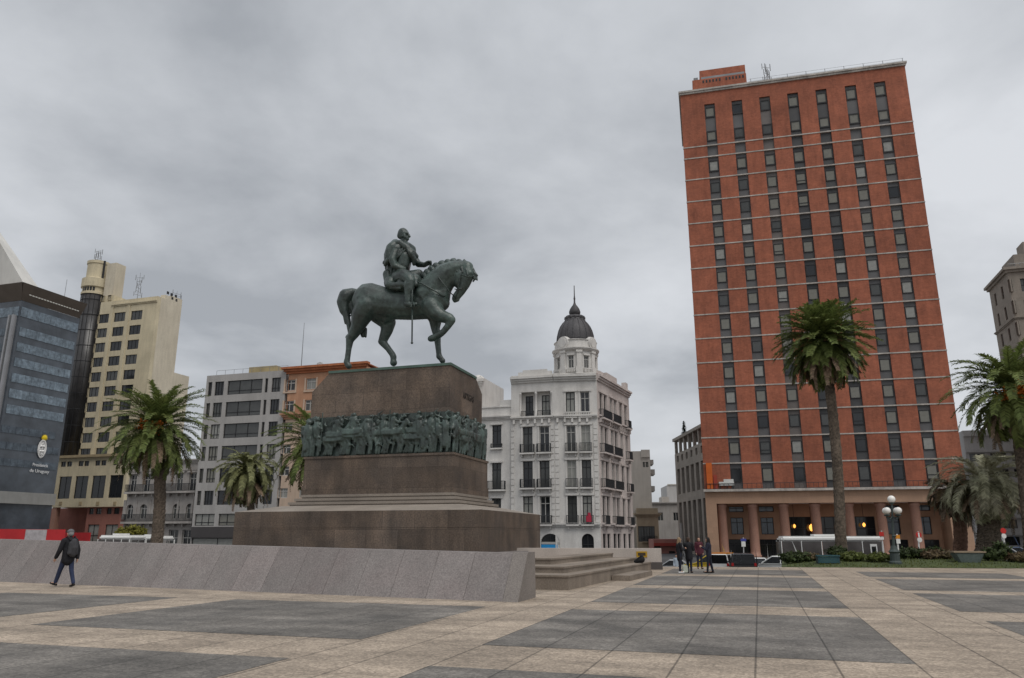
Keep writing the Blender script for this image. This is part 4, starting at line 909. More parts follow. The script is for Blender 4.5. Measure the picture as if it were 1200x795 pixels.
    for k in range(N8):
        p0, p1 = lo[k], lo[(k + 1) % N8]; d = (p1 - p0); Ld = d.length; ang = -math.degrees(math.atan2(d.y, d.x)); fp = Plane(p0.x, p0.y, ang)
        h = (Ld * .16, wz0, Ld * .84, wz1); facade(b, fp, 0, Ld, zd0 - .4, zd1 - .1, [h] if k % 2 == 0 else [], .25)
        if k % 2 == 0: wins.append((fp, h, Ld))
        else: piers.append((fp, Ld))
    part('turret_drum', b, M_STUC, root)
    for fp, h, Ld in wins: window(root, fp, h, .22, GL_MID, M_WFRAME, 2, 2, .08, .7)
    b = bmesh.new()
    for fp, h, Ld in wins:
        pbox(b, fp, h[0] - .12, h[2] + .12, h[3] + .02, h[3] + .22, -.15, .01)
        for q in range(6): pbox(b, fp, h[0] - .1 + q * .22, h[0] - .0 + q * .22, zt(267), zt(259), -.3, -.2)
        pbox(b, fp, h[0] - .2, h[2] + .2, zt(259) + .001, zt(259) + .12, -.32, -.18)
    for fp, Ld in piers: pbox(b, fp, Ld * .06, Ld * .94, zd0, zt(252), -.3, .02); pbox(b, fp, Ld * .2, Ld * .8, zt(252), zt(213), -.22, .02); pbox(b, fp, Ld * .1, Ld * .9, zt(213), zt(207), -.32, .02)
    z = zt(208)
    lathe(b, (C.x, C.y, 0), [(rd * 1.0, z), (rd * 1.08, z + .12), (rd * 1.14, z + .3), (rd * 1.14, z + .42), (rd * 1.02, z + .45), (rd * 1.0, zd1 - .15), (rd * 1.05, zd1 - .05), (rd * 1.0, zd1 + .02)], 32, aa, aa + 2 * math.pi)
    for k in range(0, 8):
        a = aa + R(11.25) + 2 * math.pi * (k + .5) / 8; d = Vector((math.cos(a), math.sin(a), 0)); c0 = Vector((C.x, C.y, 0)) + d * rd * .92; 
        M_ = Matrix.Translation((c0.x, c0.y, (z + zd1) / 2 + .35)) @ d.to_track_quat('Z', 'Y').to_matrix().to_4x4()
        if k % 2 == 1: 
            bmesh.ops.create_cone(b, cap_ends=True, segments=20, radius1=.95, radius2=.8, depth=.6, matrix=M_); bmesh.ops.create_cone(b, cap_ends=True, segments=20, radius1=.62, radius2=.55, depth=.75, matrix=M_)
    part('turret_mouldings', b, M_STUC, root)
    M_SLATE = mat('dome_slate', (.075, .072, .075), .6, .2, .5, .2, 6, streak=.3, bump=.15, bscale=8)
    b = bmesh.new(); rD = 52.5 * px
    prof = [(52.5, 176), (53, 168), (51.5, 155), (48, 142), (43, 131), (36, 121), (30, 115), (28.5, 111), (29, 108)]
    lathe(b, (C.x, C.y, 0), [(r * px, zt(y)) for r, y in prof], 32); part('dome', b, M_SLATE, root, True)
    b = bmesh.new(); lathe(b, (C.x, C.y, 0), [(r * px, zt(y)) for r, y in ((24, 112), (25, 107), (27, 104), (25, 99), (18, 97), (14, 96))], 24)
    for k in range(12):
        a = 2 * math.pi * k / 12; ball(b, (C.x + 25 * px * math.cos(a), C.y + 25 * px * math.sin(a), zt(105)), .3, 1)
    part('dome_collar', b, M_SLATE, root)
    b = bmesh.new(); lathe(b, (C.x, C.y, 0), [(r * px, zt(y)) for r, y in ((13, 97), (16.5, 90), (16.5, 86), (14, 79), (9.5, 72), (4.5, 66), (2.5, 60), (2.2, 52), (3, 49), (2.2, 46), (1.6, 40), (1.2, 12))], 20); part('spire', b, M_SLATE, root, True)
    b = bmesh.new()
    for k in range(16):
        a = 2 * math.pi * (k + .5) / 16; tube(b, [Vector((C.x + r * px * 1.005 * math.cos(a), C.y + r * px * 1.005 * math.sin(a), zt(y))) for r, y in prof[:8]], .07, 5)
    part('dome_rib', b, M_SLATE, root)
    # lower wing to the left
    wr = empty('palace_wing', 'lower white wing with balconies joined left of the domed corner palace', 'building', tuple(front.P(-3, STREET)), -R(TH))
    Wl = 9.0; wpz = front.Z(*cr(80, 355)); b = bmesh.new(); wx = front.X(*cr(75, 540)); wing = front.shifted(0, .25)
    hw_ = [(wx - .6, wing.Z(*cr(75, y1)), wx + .6, wing.Z(*cr(75, y0))) for y0, y1 in ((406, 470), (513, 588), (613, 690))]; hw_ += [(h[0] - 3.1, h[1], h[2] - 3.1, h[3]) for h in hw_]
    facade(b, wing, -Wl, -.01, STREET, wpz, hw_, .35); shell(b, wing, -Wl, -.01, STREET, wpz, 12); part('wall', b, M_STUC, wr)
    b = bmesh.new(); cornice(b, wing, -Wl, -.02, front.Z(*cr(80, 390)), .5, .4, 3, 1); part('cornice', b, M_STUC, wr); b = bmesh.new(); pbox(b, wing, -Wl, -.02, wpz, wpz + .15, -.12, .3); pbox(b, wing, -1.6, -.03, wpz + .15, wpz + .9, 0, .5); part('parapet', b, M_STUC, wr)
    for h in hw_: b = bmesh.new(); pbox(b, wing, h[0] - .2, h[2] + .2, h[3] + .05, h[3] + .3, -.18, .02); part('window_hood', b, M_STUC, wr)
    for h in hw_: window(wr, wing, h, .3, rg.choice(gl), M_FRAME, 2, 2, .09, .75)
    for j, h in enumerate(hw_):
        s = bmesh.new(); o_ = .25 if j % 3 == 0 else .55; e = .1 if j % 3 == 0 else .55; pbox(s, wing, h[0] - e - .08, h[2] + e + .08, h[1] - .2, h[1] - .02, -o_ - .05, -.001); o = part('balcony', s, M_STUC, wr); r = bmesh.new(); rail_bm(r, wing, h[0] - e, h[2] + e, h[1], h[1] + (.5 if j % 3 == 0 else 1), o_); part('railing', r, M_IRON, o)
    # red cloth on the lowest balcony
    X, Z = bay.hit(*cr(338, 668)); cb2 = bmesh.new(); pbox(cb2, bay, X - .3, X + .3, Z - .45, Z + .25, -.56, -.48); pbox(cb2, bay, X - .1, X + .22, Z + .25, Z + .6, -.55, -.49)
    tag(part('red_cloth', cb2, mat('cloth_red', (.4, .03, .06), .8, .1)), 'red cloth hanging on a lower balcony of the domed palace', 'cloth')
    return front
PF = palace()
# ---------------------------------------------------------------- a plain building kit for the rest of the square
def block(name, label, pl, x0, x1, ztop, depth, wallm, holes, dep=.25, glass=(.5, .35, .1, .05), fm=None, nx=2, nz=1, t=.08, cor=None, zc=None, group=None, seed=1):
    holes = [h for h in holes if h[3] < ztop - .5 and h[0] > x0 + .05 and h[2] < x1 - .05]; root = empty(name, label, 'building', tuple(pl.P((x0 + x1) / 2, pl.z0)), -pl.a, group); rg = random.Random(seed)
    b = bmesh.new(); facade(b, pl, x0, x1, pl.z0, ztop, holes, dep); shell(b, pl, x0, x1, pl.z0, ztop, depth); part('wall', b, wallm, root)
    for h in holes: window(root, pl, h, dep - .02, rg.choices(GLASSES, glass)[0], fm or M_FRAME, nx, nz, t, zc)
    return root
# white neoclassical house mostly hidden by the pedestal
def hidden_house():
    pl = Plane(x_at(567.5, 100, 15), 100, TH); z = pl.Z(560, 441)
    hs = [(-x - .6, STREET + 1 + 4.2 * k, -x + .6, STREET + 3.6 + 4.2 * k) for x in (1.7, 4.6, 7.5) for k in range(4)]
    r = block('cornice_house', 'white house with a heavy moulded cornice just behind the pedestal', pl, -9.5, -.6, z, 10, M_STUC, hs)
    b = bmesh.new(); zc_ = pl.Z(560, 455); cornice(b, pl, -9.5, -.6, zc_, 1.1, .55, 4); lathe(b, pl.P(-1.1, zc_ + 1.1, .6), [(.9, 0), (.9, .3), (.6, .6), (.15, .8)], 12); part('cornice', b, M_STUC, r)
    b = bmesh.new(); pbox(b, pl, -1.25, -.65, STREET, zc_ - .3, -.18, .02); lathe(b, pl.P(-.95, zc_ - 1.0, -.1), [(.2, 0), (.4, .3), (.3, .5), (.45, .95)], 12); part('corner_pilaster', b, M_STUC, r)
hidden_house()
# orange apartment house
def orange_house():
    cr = lambda x, y: (210 + x / 3.312, 410 + y / 3.312)
    pl = Plane(x_at(331.5, 102.4, 12), 102.4, TH); z = pl.Z(*cr(410, 82)); W = pl.X(427, 432)
    M_OR = mat('orange_plaster', (.47, .275, .175), .85, .12, .3, .1, 8, tint=(.33, .135, .07), tscale=.25, tamt=.6, streak=.3)
    M_CRM = mat('peach_plaster', (.50, .38, .29), .85, .1, .3, streak=.3); M_TILE = mat('roof_tile', (.36, .13, .06), .85, .2, .8, .2, 8)
    xs = [pl.X(*cr(432, 137))]; sp_ = pl.X(*cr(512, 135)) - xs[0]; xs += [xs[0] + sp_ * k for k in (1, 2, 3)]
    rows = [(cr(0, 158)[1], cr(0, 116)[1]), (cr(0, 240)[1], cr(0, 198)[1]), (cr(0, 318)[1], cr(0, 281)[1]), (cr(0, 402)[1], cr(0, 368)[1]), (cr(0, 488)[1], cr(0, 452)[1]), (cr(0, 575)[1], cr(0, 537)[1])]
    zr = [(pl.Z(345, a), pl.Z(345, b)) for a, b in rows]; zm = pl.Z(*cr(420, 268))
    hs = [(x - .75, a, x + .75, b) for x in xs for a, b in zr]
    root = empty('orange_apartment_house', 'orange plaster apartment house with moulded cornices left of the pedestal', 'building', tuple(pl.P(W / 2, STREET)), -R(TH))
    b = bmesh.new(); facade(b, pl, 0, W, zm, z, [h for h in hs if h[1] > zm], .28); shell(b, pl, 0, W, zm, z, 14); part('upper_wall', b, M_OR, root)
    b = bmesh.new(); facade(b, pl, 0, W, STREET, zm - .002, [h for h in hs if h[1] < zm], .28); shell(b, pl, 0, W, STREET, zm - .002, 14, False); part('lower_wall', b, M_CRM, root)
    rg = random.Random(2)
    for h in hs: window(root, pl, h, .26, rg.choice([GL_DARK, GL_MID, GL_PALE]), M_WFRAME, 2, 2, .11, .7)
    b = bmesh.new(); cornice(b, pl, 0, W, zm - .1, .8, .6, 3); part('belt_cornice', b, M_OR, root)
    b = bmesh.new(); cornice(b, pl, 0, W, z - .55, .9, .8, 3); part('roof_cornice', b, M_TILE, root)
    b = bmesh.new(); x3 = pl.X(385, 428); pbox(b, pl, x3, W, z + .36, max(z + .5, pl.Z(405, 429.5)), .3, 13); part('attic', b, M_TILE, root)
    for x in xs:
        for a, c in zr[:2]: b = bmesh.new(); pbox(b, pl, x - 1.0, x - .78, a - .118, c + .1, -.08, .02); pbox(b, pl, x + .78, x + 1.0, a - .118, c + .1, -.08, .021); pbox(b, pl, x - 1.05, x + 1.05, a - .35, a - .12, -.12, .02); part('window_surround', b, M_CRM, root)
    X = pl.X(347.5, 425); antenna('flag_mast', 'tall thin bare mast on the orange house roof', pl.P(X, z + .36, 1.2), pl.Z(349, 379) - z, 0, arms=False, cat='mast')
    X = pl.X(366, 424); r = empty('satellite_dish', 'pale lattice dish on the orange house roof', 'dish', tuple(pl.P(X, z + .36, 2)))
    b = bmesh.new(); lathe(b, (0, 0, 0), [(.02, 0), (.3, .06), (.5, .2)], 14); b.transform(Matrix.Translation(pl.P(X, z + .85, 2)) @ Matrix.Rotation(R(65), 4, 'X')); bmesh.ops.solidify(b, geom=b.faces[:], thickness=.04); part('bowl', b, mat('dish_grey', (.55, .55, .55), .5, .05), r)
    b = bmesh.new(); bar(b, pl.P(X, z + .36, 2), pl.P(X, z + .85, 2), .06); part('stand', b, M_STEEL, r)
orange_house()
# grey modern block
def grey_block():
    cr = lambda x, y: (210 + x / 3.312, 410 + y / 3.312)
    pl = Plane(x_at(239, 106, 8), 106, TH); W = pl.X(333, 470); z = pl.Z(*cr(240, 92)); XL = pl.X(*cr(104, 145))
    M_GR = mat('grey_render', (.36, .345, .33), .85, .1, .3, .1, 8, streak=.25)
    ys = [(118, 172), (200, 257), (285, 341), (371, 427), (457, 513), (545, 601)]; zr = [(pl.Z(*cr(240, b)), pl.Z(*cr(240, a))) for a, b in ys]
    X = lambda x: pl.X(*cr(x, 145)); cols = [(112, 127, 1), (138, 173, 2), (187, 322, 4), (332, 343, 1), (358, 393, 2)]
    hs = [(X(a), z0, X(b), z1) for a, b, _ in cols for z0, z1 in zr]
    g0, g1 = pl.Z(*cr(140, 683)), pl.Z(*cr(140, 637)); hs += [(X(112), g0, X(185), g1), (X(200), g0, X(290), g1), (X(305), g0, X(393), g1)]
    hs2 = [(X(108), STREET + .05, X(393), STREET + 2.6)]
    root = block('grey_office_block', 'grey rendered office block with wide ribbon windows left of the orange house', pl, XL, W, z, 14, M_GR, hs + hs2, .3, (.22, .42, .3, .06), None, 3, 2, .08, zc=.28, seed=5)
    b = bmesh.new(); xa, xb = X(212), X(320); pbox(b, pl, xa, xb, z + .002, z + 1.55, 3, 9); part('roof_housing', b, mat('ochre_render', (.36, .29, .16), .85, .2, .4, streak=.3), root)
    b = bmesh.new(); 
    for k in range(9): bar(b, pl.P(k * W / 8, z, .3), pl.P(k * W / 8, z + .7, .3), .025, 5)
    bar(b, pl.P(0, z + .7, .3), pl.P(W, z + .7, .3), .022, 5); part('roof_railing', b, M_STEEL, root)
    b = bmesh.new(); pbox(b, pl, X(108), W, STREET + 2.65, g0 - .15, -.25, -.002); part('dark_fascia', b, mat('fascia_dark', (.06, .055, .055), .7, .1), root)
    return pl
grey_block()
# old three-storey house with arched openings
def old_house():
    cr = lambda x, y: (x / 3.977, 460 + y / 3.977)
    pl = Plane(x_at(147, 112, 5), 112, TH); W = pl.X(231, 600); z = pl.Z(*cr(700, 318))
    M_OLD = mat('old_plaster', (.38, .355, .33), .9, .14, .5, .12, 8, tint=(.25, .225, .21), tscale=.6, tamt=.7, streak=.35)
    X = lambda x, y: pl.X(*cr(x, y)); cols = [X(620, 420), X(683, 420), X(756, 420), X(834, 420), X(896, 420)]
    z2 = (pl.Z(*cr(750, 462)), pl.Z(*cr(750, 380))); z1 = (pl.Z(*cr(750, 590)), pl.Z(*cr(750, 520)))
    hs = [(x - .6, z2[0], x + .6, z2[1]) for x in cols] + [(x - .6, z1[0], x + .6, z1[1]) for x in cols]
    gz_ = pl.Z(*cr(750, 640)); hs += [(x - .8, STREET + .02, x + .8, gz_) for x in cols]
    root = block('old_plaster_house', 'old grey plaster house with arched windows and long balconies behind the palm', pl, 0, W, z, 12, M_OLD, hs, .4, (.55, .35, .05, .05), M_WFRAME, 2, 2, .09, zc=.7, seed=9)
    b = bmesh.new(); cornice(b, pl, 0, W, z - .6, .6, .4, 3, 1); cornice(b, pl, 0, W, z - 1.7, .25, .2, 2, 1)
    for x in cols: pbox(b, pl, x - .9, x + .9, z2[1] + .06, z2[1] + .3, -.2, .02)
    for k in range(6): x = cols[0] - 1.3 + k * (cols[1] - cols[0]); pbox(b, pl, max(.02, x - .15), x + .15, z1[0], z1[1] + .6, -.08, .02)
    part('cornices', b, M_OLD, root)
    b = bmesh.new()
    for x in cols:
        r = .6; k = 10
        for i in range(k):
            t0, t1 = math.pi * i / k, math.pi * (i + 1) / k; pa = (x + r * math.cos(t0), z1[1] - r + r * math.sin(t0)); pb = (x + r * math.cos(t1), z1[1] - r + r * math.sin(t1))
            quad(b, pl.P(pa[0], pa[1]), pl.P(pb[0], pb[1]), pl.P(pb[0], z1[1] + .001), pl.P(pa[0], z1[1] + .001)); quad(b, pl.P(pa[0], pa[1]), pl.P(pa[0], pa[1], .3), pl.P(pb[0], pb[1], .3), pl.P(pb[0], pb[1]))
    part('arch_head', b, M_OLD, root)
    for zz in (z2[0], z1[0] - .35):
        b = bmesh.new(); pbox(b, pl, .1, W - .1, zz - .3, zz - .02, -.8, -.001)
        for k in range(9): x = .4 + k * (W - 1) / 8; pbox(b, pl, x, x + .2, zz - .7, zz - .301, -.5, -.002)
        o = part('balcony', b, M_OLD, root); r = bmesh.new(); rail_bm(r, pl, .15, W - .15, zz, zz + 1.0, .72, .2, .03); part('railing', r, M_IRON, o)
old_house()
# cream tower with a dark glass stair drum
def cream_tower():
    c1 = lambda x, y: (x / 3.977, 270 + y / 3.977); c2 = lambda x, y: (x / 3.977, 460 + y / 3.977)
    D = 150
    M_CR = mat('cream_render', (.60, .525, .37), .85, .1, .25, .1, 6, tint=(.50, .43, .30), tscale=.2, tamt=.6, streak=.3)
    M_CR2 = mat('cream_party_wall', (.60, .54, .43), .85, .1, .15, .08, 6, tint=(.50, .44, .34), tscale=.12, tamt=.6, streak=.25)
    M_PK = mat('rose_render', (.32, .14, .11), .85, .14, .3, .1, 6, streak=.25)
    M_TG = mat('smoked_glass', (.04, .038, .038), .3, .45, .25, spec=.4)
    pl = Plane(x_at(172, D, 30), D, TH); root = empty('cream_tower', 'tall cream office tower with a dark glass stair drum and a rose podium', 'building', tuple(pl.P(-8, STREET)), -R(TH))
    xl = pl.X(*c1(462, 400)); zt_ = pl.Z(*c1(690, 312)); zpod = pl.Z(*c2(450, 305)); zp0 = pl.Z(*c2(450, 535))
    # window grid, fitted to the photographed rows
    rows = [(c1(0, 404)[1], c1(0, 361)[1])]
    zr = [(pl.Z(139, 378.2 - 1.2 + 17.65 * k), pl.Z(139, 367 - 1.2 + 17.65 * k)) for k in range(10)]
    X = lambda x, y: pl.X(*c1(x, y)); cx = [X(484, 390), X(560, 382), X(639, 373)]; hw = (X(664, 373) - X(612, 373)) / 2
    dz = (zr[0][0] - zr[9][0]) / 9; zr = [(zr[0][0] - dz * k, zr[0][0] - dz * k + dz * .63) for k in range(10)]
    hs = [(c - hw, a, c + hw, b_) for c in cx for a, b_ in zr]
    sm = [(X(470, 318), pl.Z(*c1(478, 331)), X(486, 318), pl.Z(*c1(478, 306))), (X(501, 314), pl.Z(*c1(478, 331)), X(518, 314), pl.Z(*c1(478, 306)))]
    sd = Plane(*pl.P(0, 0).xy, TH - 90); Ws = sd.X(*c1(850, 320)); b = bmesh.new(); facade(b, pl, xl, 0, zpod, zt_, hs + sm, .3); shell(b, pl, xl, 0, zpod, zt_, Ws); part('wall', b, M_CR, root)
    rg = random.Random(3)
    for h in hs + sm: window(root, pl, h, .28, rg.choice([GL_DARK, GL_DARK, GL_MID]), M_FRAME, 3, 1, .07)
    # pilaster strips between the columns of windows, cornice, parapet
    b = bmesh.new()
    for x in ((cx[0] + cx[1]) / 2, (cx[1] + cx[2]) / 2): pbox(b, pl, x - .35, x + .35, zpod, zt_ - 1.3, -.14, .02)
    cornice(b, pl, X(525, 330), 0, zt_ - 1.3, .5, .35, 2, 1); pbox(b, pl, xl, X(525, 330), zt_ + .002, zt_ + 1.4, .2, 9); part('mouldings', b, M_CR, root)
    # blank party wall to the right
    sd = Plane(*pl.P(0, 0).xy, TH - 90); Ws = sd.X(*c1(850, 320)); b = bmesh.new(); zs = sd.Z(*c1(835, 312)); z2 = sd.Z(*c1(880, 692)); zk = sd.Z(*c1(830, 655))
    pbox(b, pl, -1.2, .03, zt_ + .002, zt_ + .9, 2.0, Ws); pbox(b, pl, -.3, .03, zpod, zt_ - .002, .9, Ws + .02); pbox(b, pl, -9, .018, zt_ + .91, zs - .3, Ws * .55, Ws + .01); part('party_wall', b, M_CR2, root)
    b = bmesh.new(); pbox(b, pl, -10, .02, STREET, zk - .6, Ws + .012, Ws + 4.6); part('rear_wing', b, M_CR2, root)
    b = bmesh.new()
    for x, y in ((783, 292), (800, 300), (820, 308), (822, 327), (803, 318)): s, zz = sd.hit(*c1(x, y)); pbox(b, sd, s - .3, s + .3, zz - .3, zz + .3, -.03, .05)
    part('vent_holes', b, M_FRAME, root)
    # drum: glass cylinder, stacked cream caps
    dr = Plane(*pl.P(0, 0, .8).xy, TH); xa = dr.X(*c1(362, 320)); xb = dr.X(*c1(462, 320)); r = (xb - xa) / 2 * .88; c = dr.P((xa + xb) / 2 + .1, 0, r * .55); zg1 = z_at(c1(0, 292)[1], c.y - r)
    b = bmesh.new(); lathe(b, (c.x, c.y, 0), [(r, zpod), (r, zg1)], 36); part('glass_drum', b, M_TG, root, True)
    b = bmesh.new(); k = zpod + 3.4
    while k < zg1 - 1: lathe(b, (c.x, c.y, k), [(r + .02, 0), (r + .05, .03), (r + .05, .12), (r + .02, .15)], 36); k += 3.4
    for q in range(18): a = 2 * math.pi * q / 18; bar(b, (c.x + r * math.cos(a), c.y + r * math.sin(a), zpod), (c.x + r * math.cos(a), c.y + r * math.sin(a), zg1), .06, 4)
    part('drum_mullions', b, M_FRAME, root)
    zc1, zc2, zc3 = (z_at(c1(0, y)[1], c.y - r) for y in (262, 215, 135))
    b = bmesh.new(); lathe(b, (c.x, c.y, 0), [(r * 1.05, zg1), (r * 1.05, zg1 + .5), (r * .98, zg1 + .6), (r * .98, zc1), (r * 1.1, zc1 + .2), (r * 1.1, zc2 - .2), (r * .9, zc2), (r * .84, zc2 + .1), (r * .84, zc3 - .7), (r * .9, zc3 - .6), (r * .9, zc3)], 32); part('drum_cap', b, M_CR, root)
    b = bmesh.new(); pp = dr.P(0, 0, -.2)
    a1 = dr.X(*c1(488, 200)); a2 = dr.X(*c1(560, 200)); pbox(b, dr, a1 - .2, a1 + (a2 - a1) * .55, zt_, dr.Z(*c1(540, 146)), .6, 3.2); part('lift_housing', b, M_CR2, root)
    b = bmesh.new(); w_ = dr.Plane if False else None
    aw = R(-98)
    for q in range(5): a = R(-125 + q * 13); lathe(b, (c.x, c.y, (zc1 + zg1) / 2 - .3), [(r * 1.0, .1), (r * 1.0, 1.2)], 2, a, a + R(9))
    part('drum_slits', b, M_FRAME, root)
    # podium
    pf = pl.shifted(0, -1.2); xp0 = pf.X(*c2(248, 480)); xp1 = pf.X(*c2(578, 480)); hs = []
    zw = (pf.Z(*c2(450, 493)), pf.Z(*c2(450, 388))); zz = (pf.Z(*c2(470, 341)), pf.Z(*c2(470, 317)))
    for a, q in ((272, 329), (347, 407), (426, 488), (508, 571)): hs.append((pf.X(*c2(a, 440)), zw[0], pf.X(*c2(q, 440)), zw[1]))
    for a, q in ((284, 308), (312, 336), (365, 389), (393, 415), (443, 467), (471, 495), (526, 548), (556, 586)): 
        if q < 580: hs.append((pf.X(*c2(a, 330)), zz[0], pf.X(*c2(q, 330)), zz[1]))
    b = bmesh.new(); facade(b, pf, xp0, xp1, zp0, zpod, hs, .35); shell(b, pf, xp0, xp1, zp0, zpod, 14); quad(b, pf.P(xp0, zp0, 0), pf.P(xp0, zp0, 14), pf.P(xp1, zp0, 14), pf.P(xp1, zp0, 0)); part('podium_wall', b, M_CR, root)
    for h in hs: window(root, pf, h, .3, GL_DARK, M_FRAME, 2, 1, .08)
    b = bmesh.new(); pbox(b, pf, xp0 - .2, xp1 + .2, zpod + .002, zpod + .5, -.5, 1.1)
    for u in (272, 365, 445, 525): x, zq = pf.hit(*c2(u + 10, 518)); pbox(b, pf, x - .35, x + .35, zq - .35, zq + .35, -.08, .02)
    part('podium_cornice', b, mat('cornice_ochre', (.33, .26, .16), .85, .15), root)
    # rose ground floor behind an open corner
    lo = pf.shifted(0, .9); xr = lo.X(*c2(398, 620)); hs = []
    for a, q in ((415, 436), (447, 472), (497, 520), (530, 556)): hs.append((lo.X(*c2(a, 555)), lo.Z(*c2(450, 568)), lo.X(*c2(q, 555)), lo.Z(*c2(450, 540))))
    for a, q in ((408, 460), (490, 548)): hs.append((lo.X(*c2(a, 640)), STREET + .8, lo.X(*c2(q, 640)), lo.Z(*c2(450, 616))))
    b = bmesh.new(); facade(b, lo, xr, xp1, STREET, zp0 - .003, hs, .3); quad(b, lo.P(xr, STREET, 8), lo.P(xr, STREET, 0), lo.P(xr, zp0 - .003, 0), lo.P(xr, zp0 - .003, 8)); quad(b, lo.P(xp1, STREET, 0), lo.P(xp1, STREET, 9), lo.P(xp1, zp0 - .003, 9), lo.P(xp1, zp0 - .003, 0))
    quad(b, lo.P(xp0 - 9, STREET, 3), lo.P(xr, STREET, 3), lo.P(xr, zp0 - .003, 3), lo.P(xp0 - 9, zp0 - .003, 3)); part('rose_wall', b, M_PK, root)
    for h in hs: window(root, lo, h, .28, GL_MID if h[1] > STREET + 1 else GL_PALE, M_FRAME, 2, 2, .12)
    b = bmesh.new(); xc_ = pf.X(*c2(241, 620)); pbox(b, pf, xc_ - .55, xc_ + .45, STREET, zp0 - .002, .1, 1.1); part('corner_column', b, mat('rose_column', (.36, .2, .15), .85, .12, streak=.2), root)
    s, zq = pl.shifted(0, 3).hit(*c1(647, 262)); antenna('lattice_antenna', 'tallest aerial cluster in the middle of the cream tower roof', pl.P(s, zt_ - .2, 3), pl.Z(*c1(650, 168)) - zt_, 6, .9)
    s, zq = pl.shifted(0, 12).hit(*c1(833, 310)); antenna('panel_antenna', 'grey panel aerials at the right corner of the cream tower roof', pl.P(s - .6, zs - .3, 12), 4.2, 6, 1.0)
    antenna('drum_antenna', 'small dark aerials on top of the round cream drum', Vector((c.x - .5, c.y, zc3)), 3.2, 6, .7)
    b = bmesh.new(); q = z_at(c1(0, 250)[1], c.y - r); bar(b, (c.x + r * .75, c.y - r * .55, q), (c.x + r * .75, c.y - r * .55, zc3), .22, 6); part('drum_pipe', b, M_FRAME, root)
cream_tower()
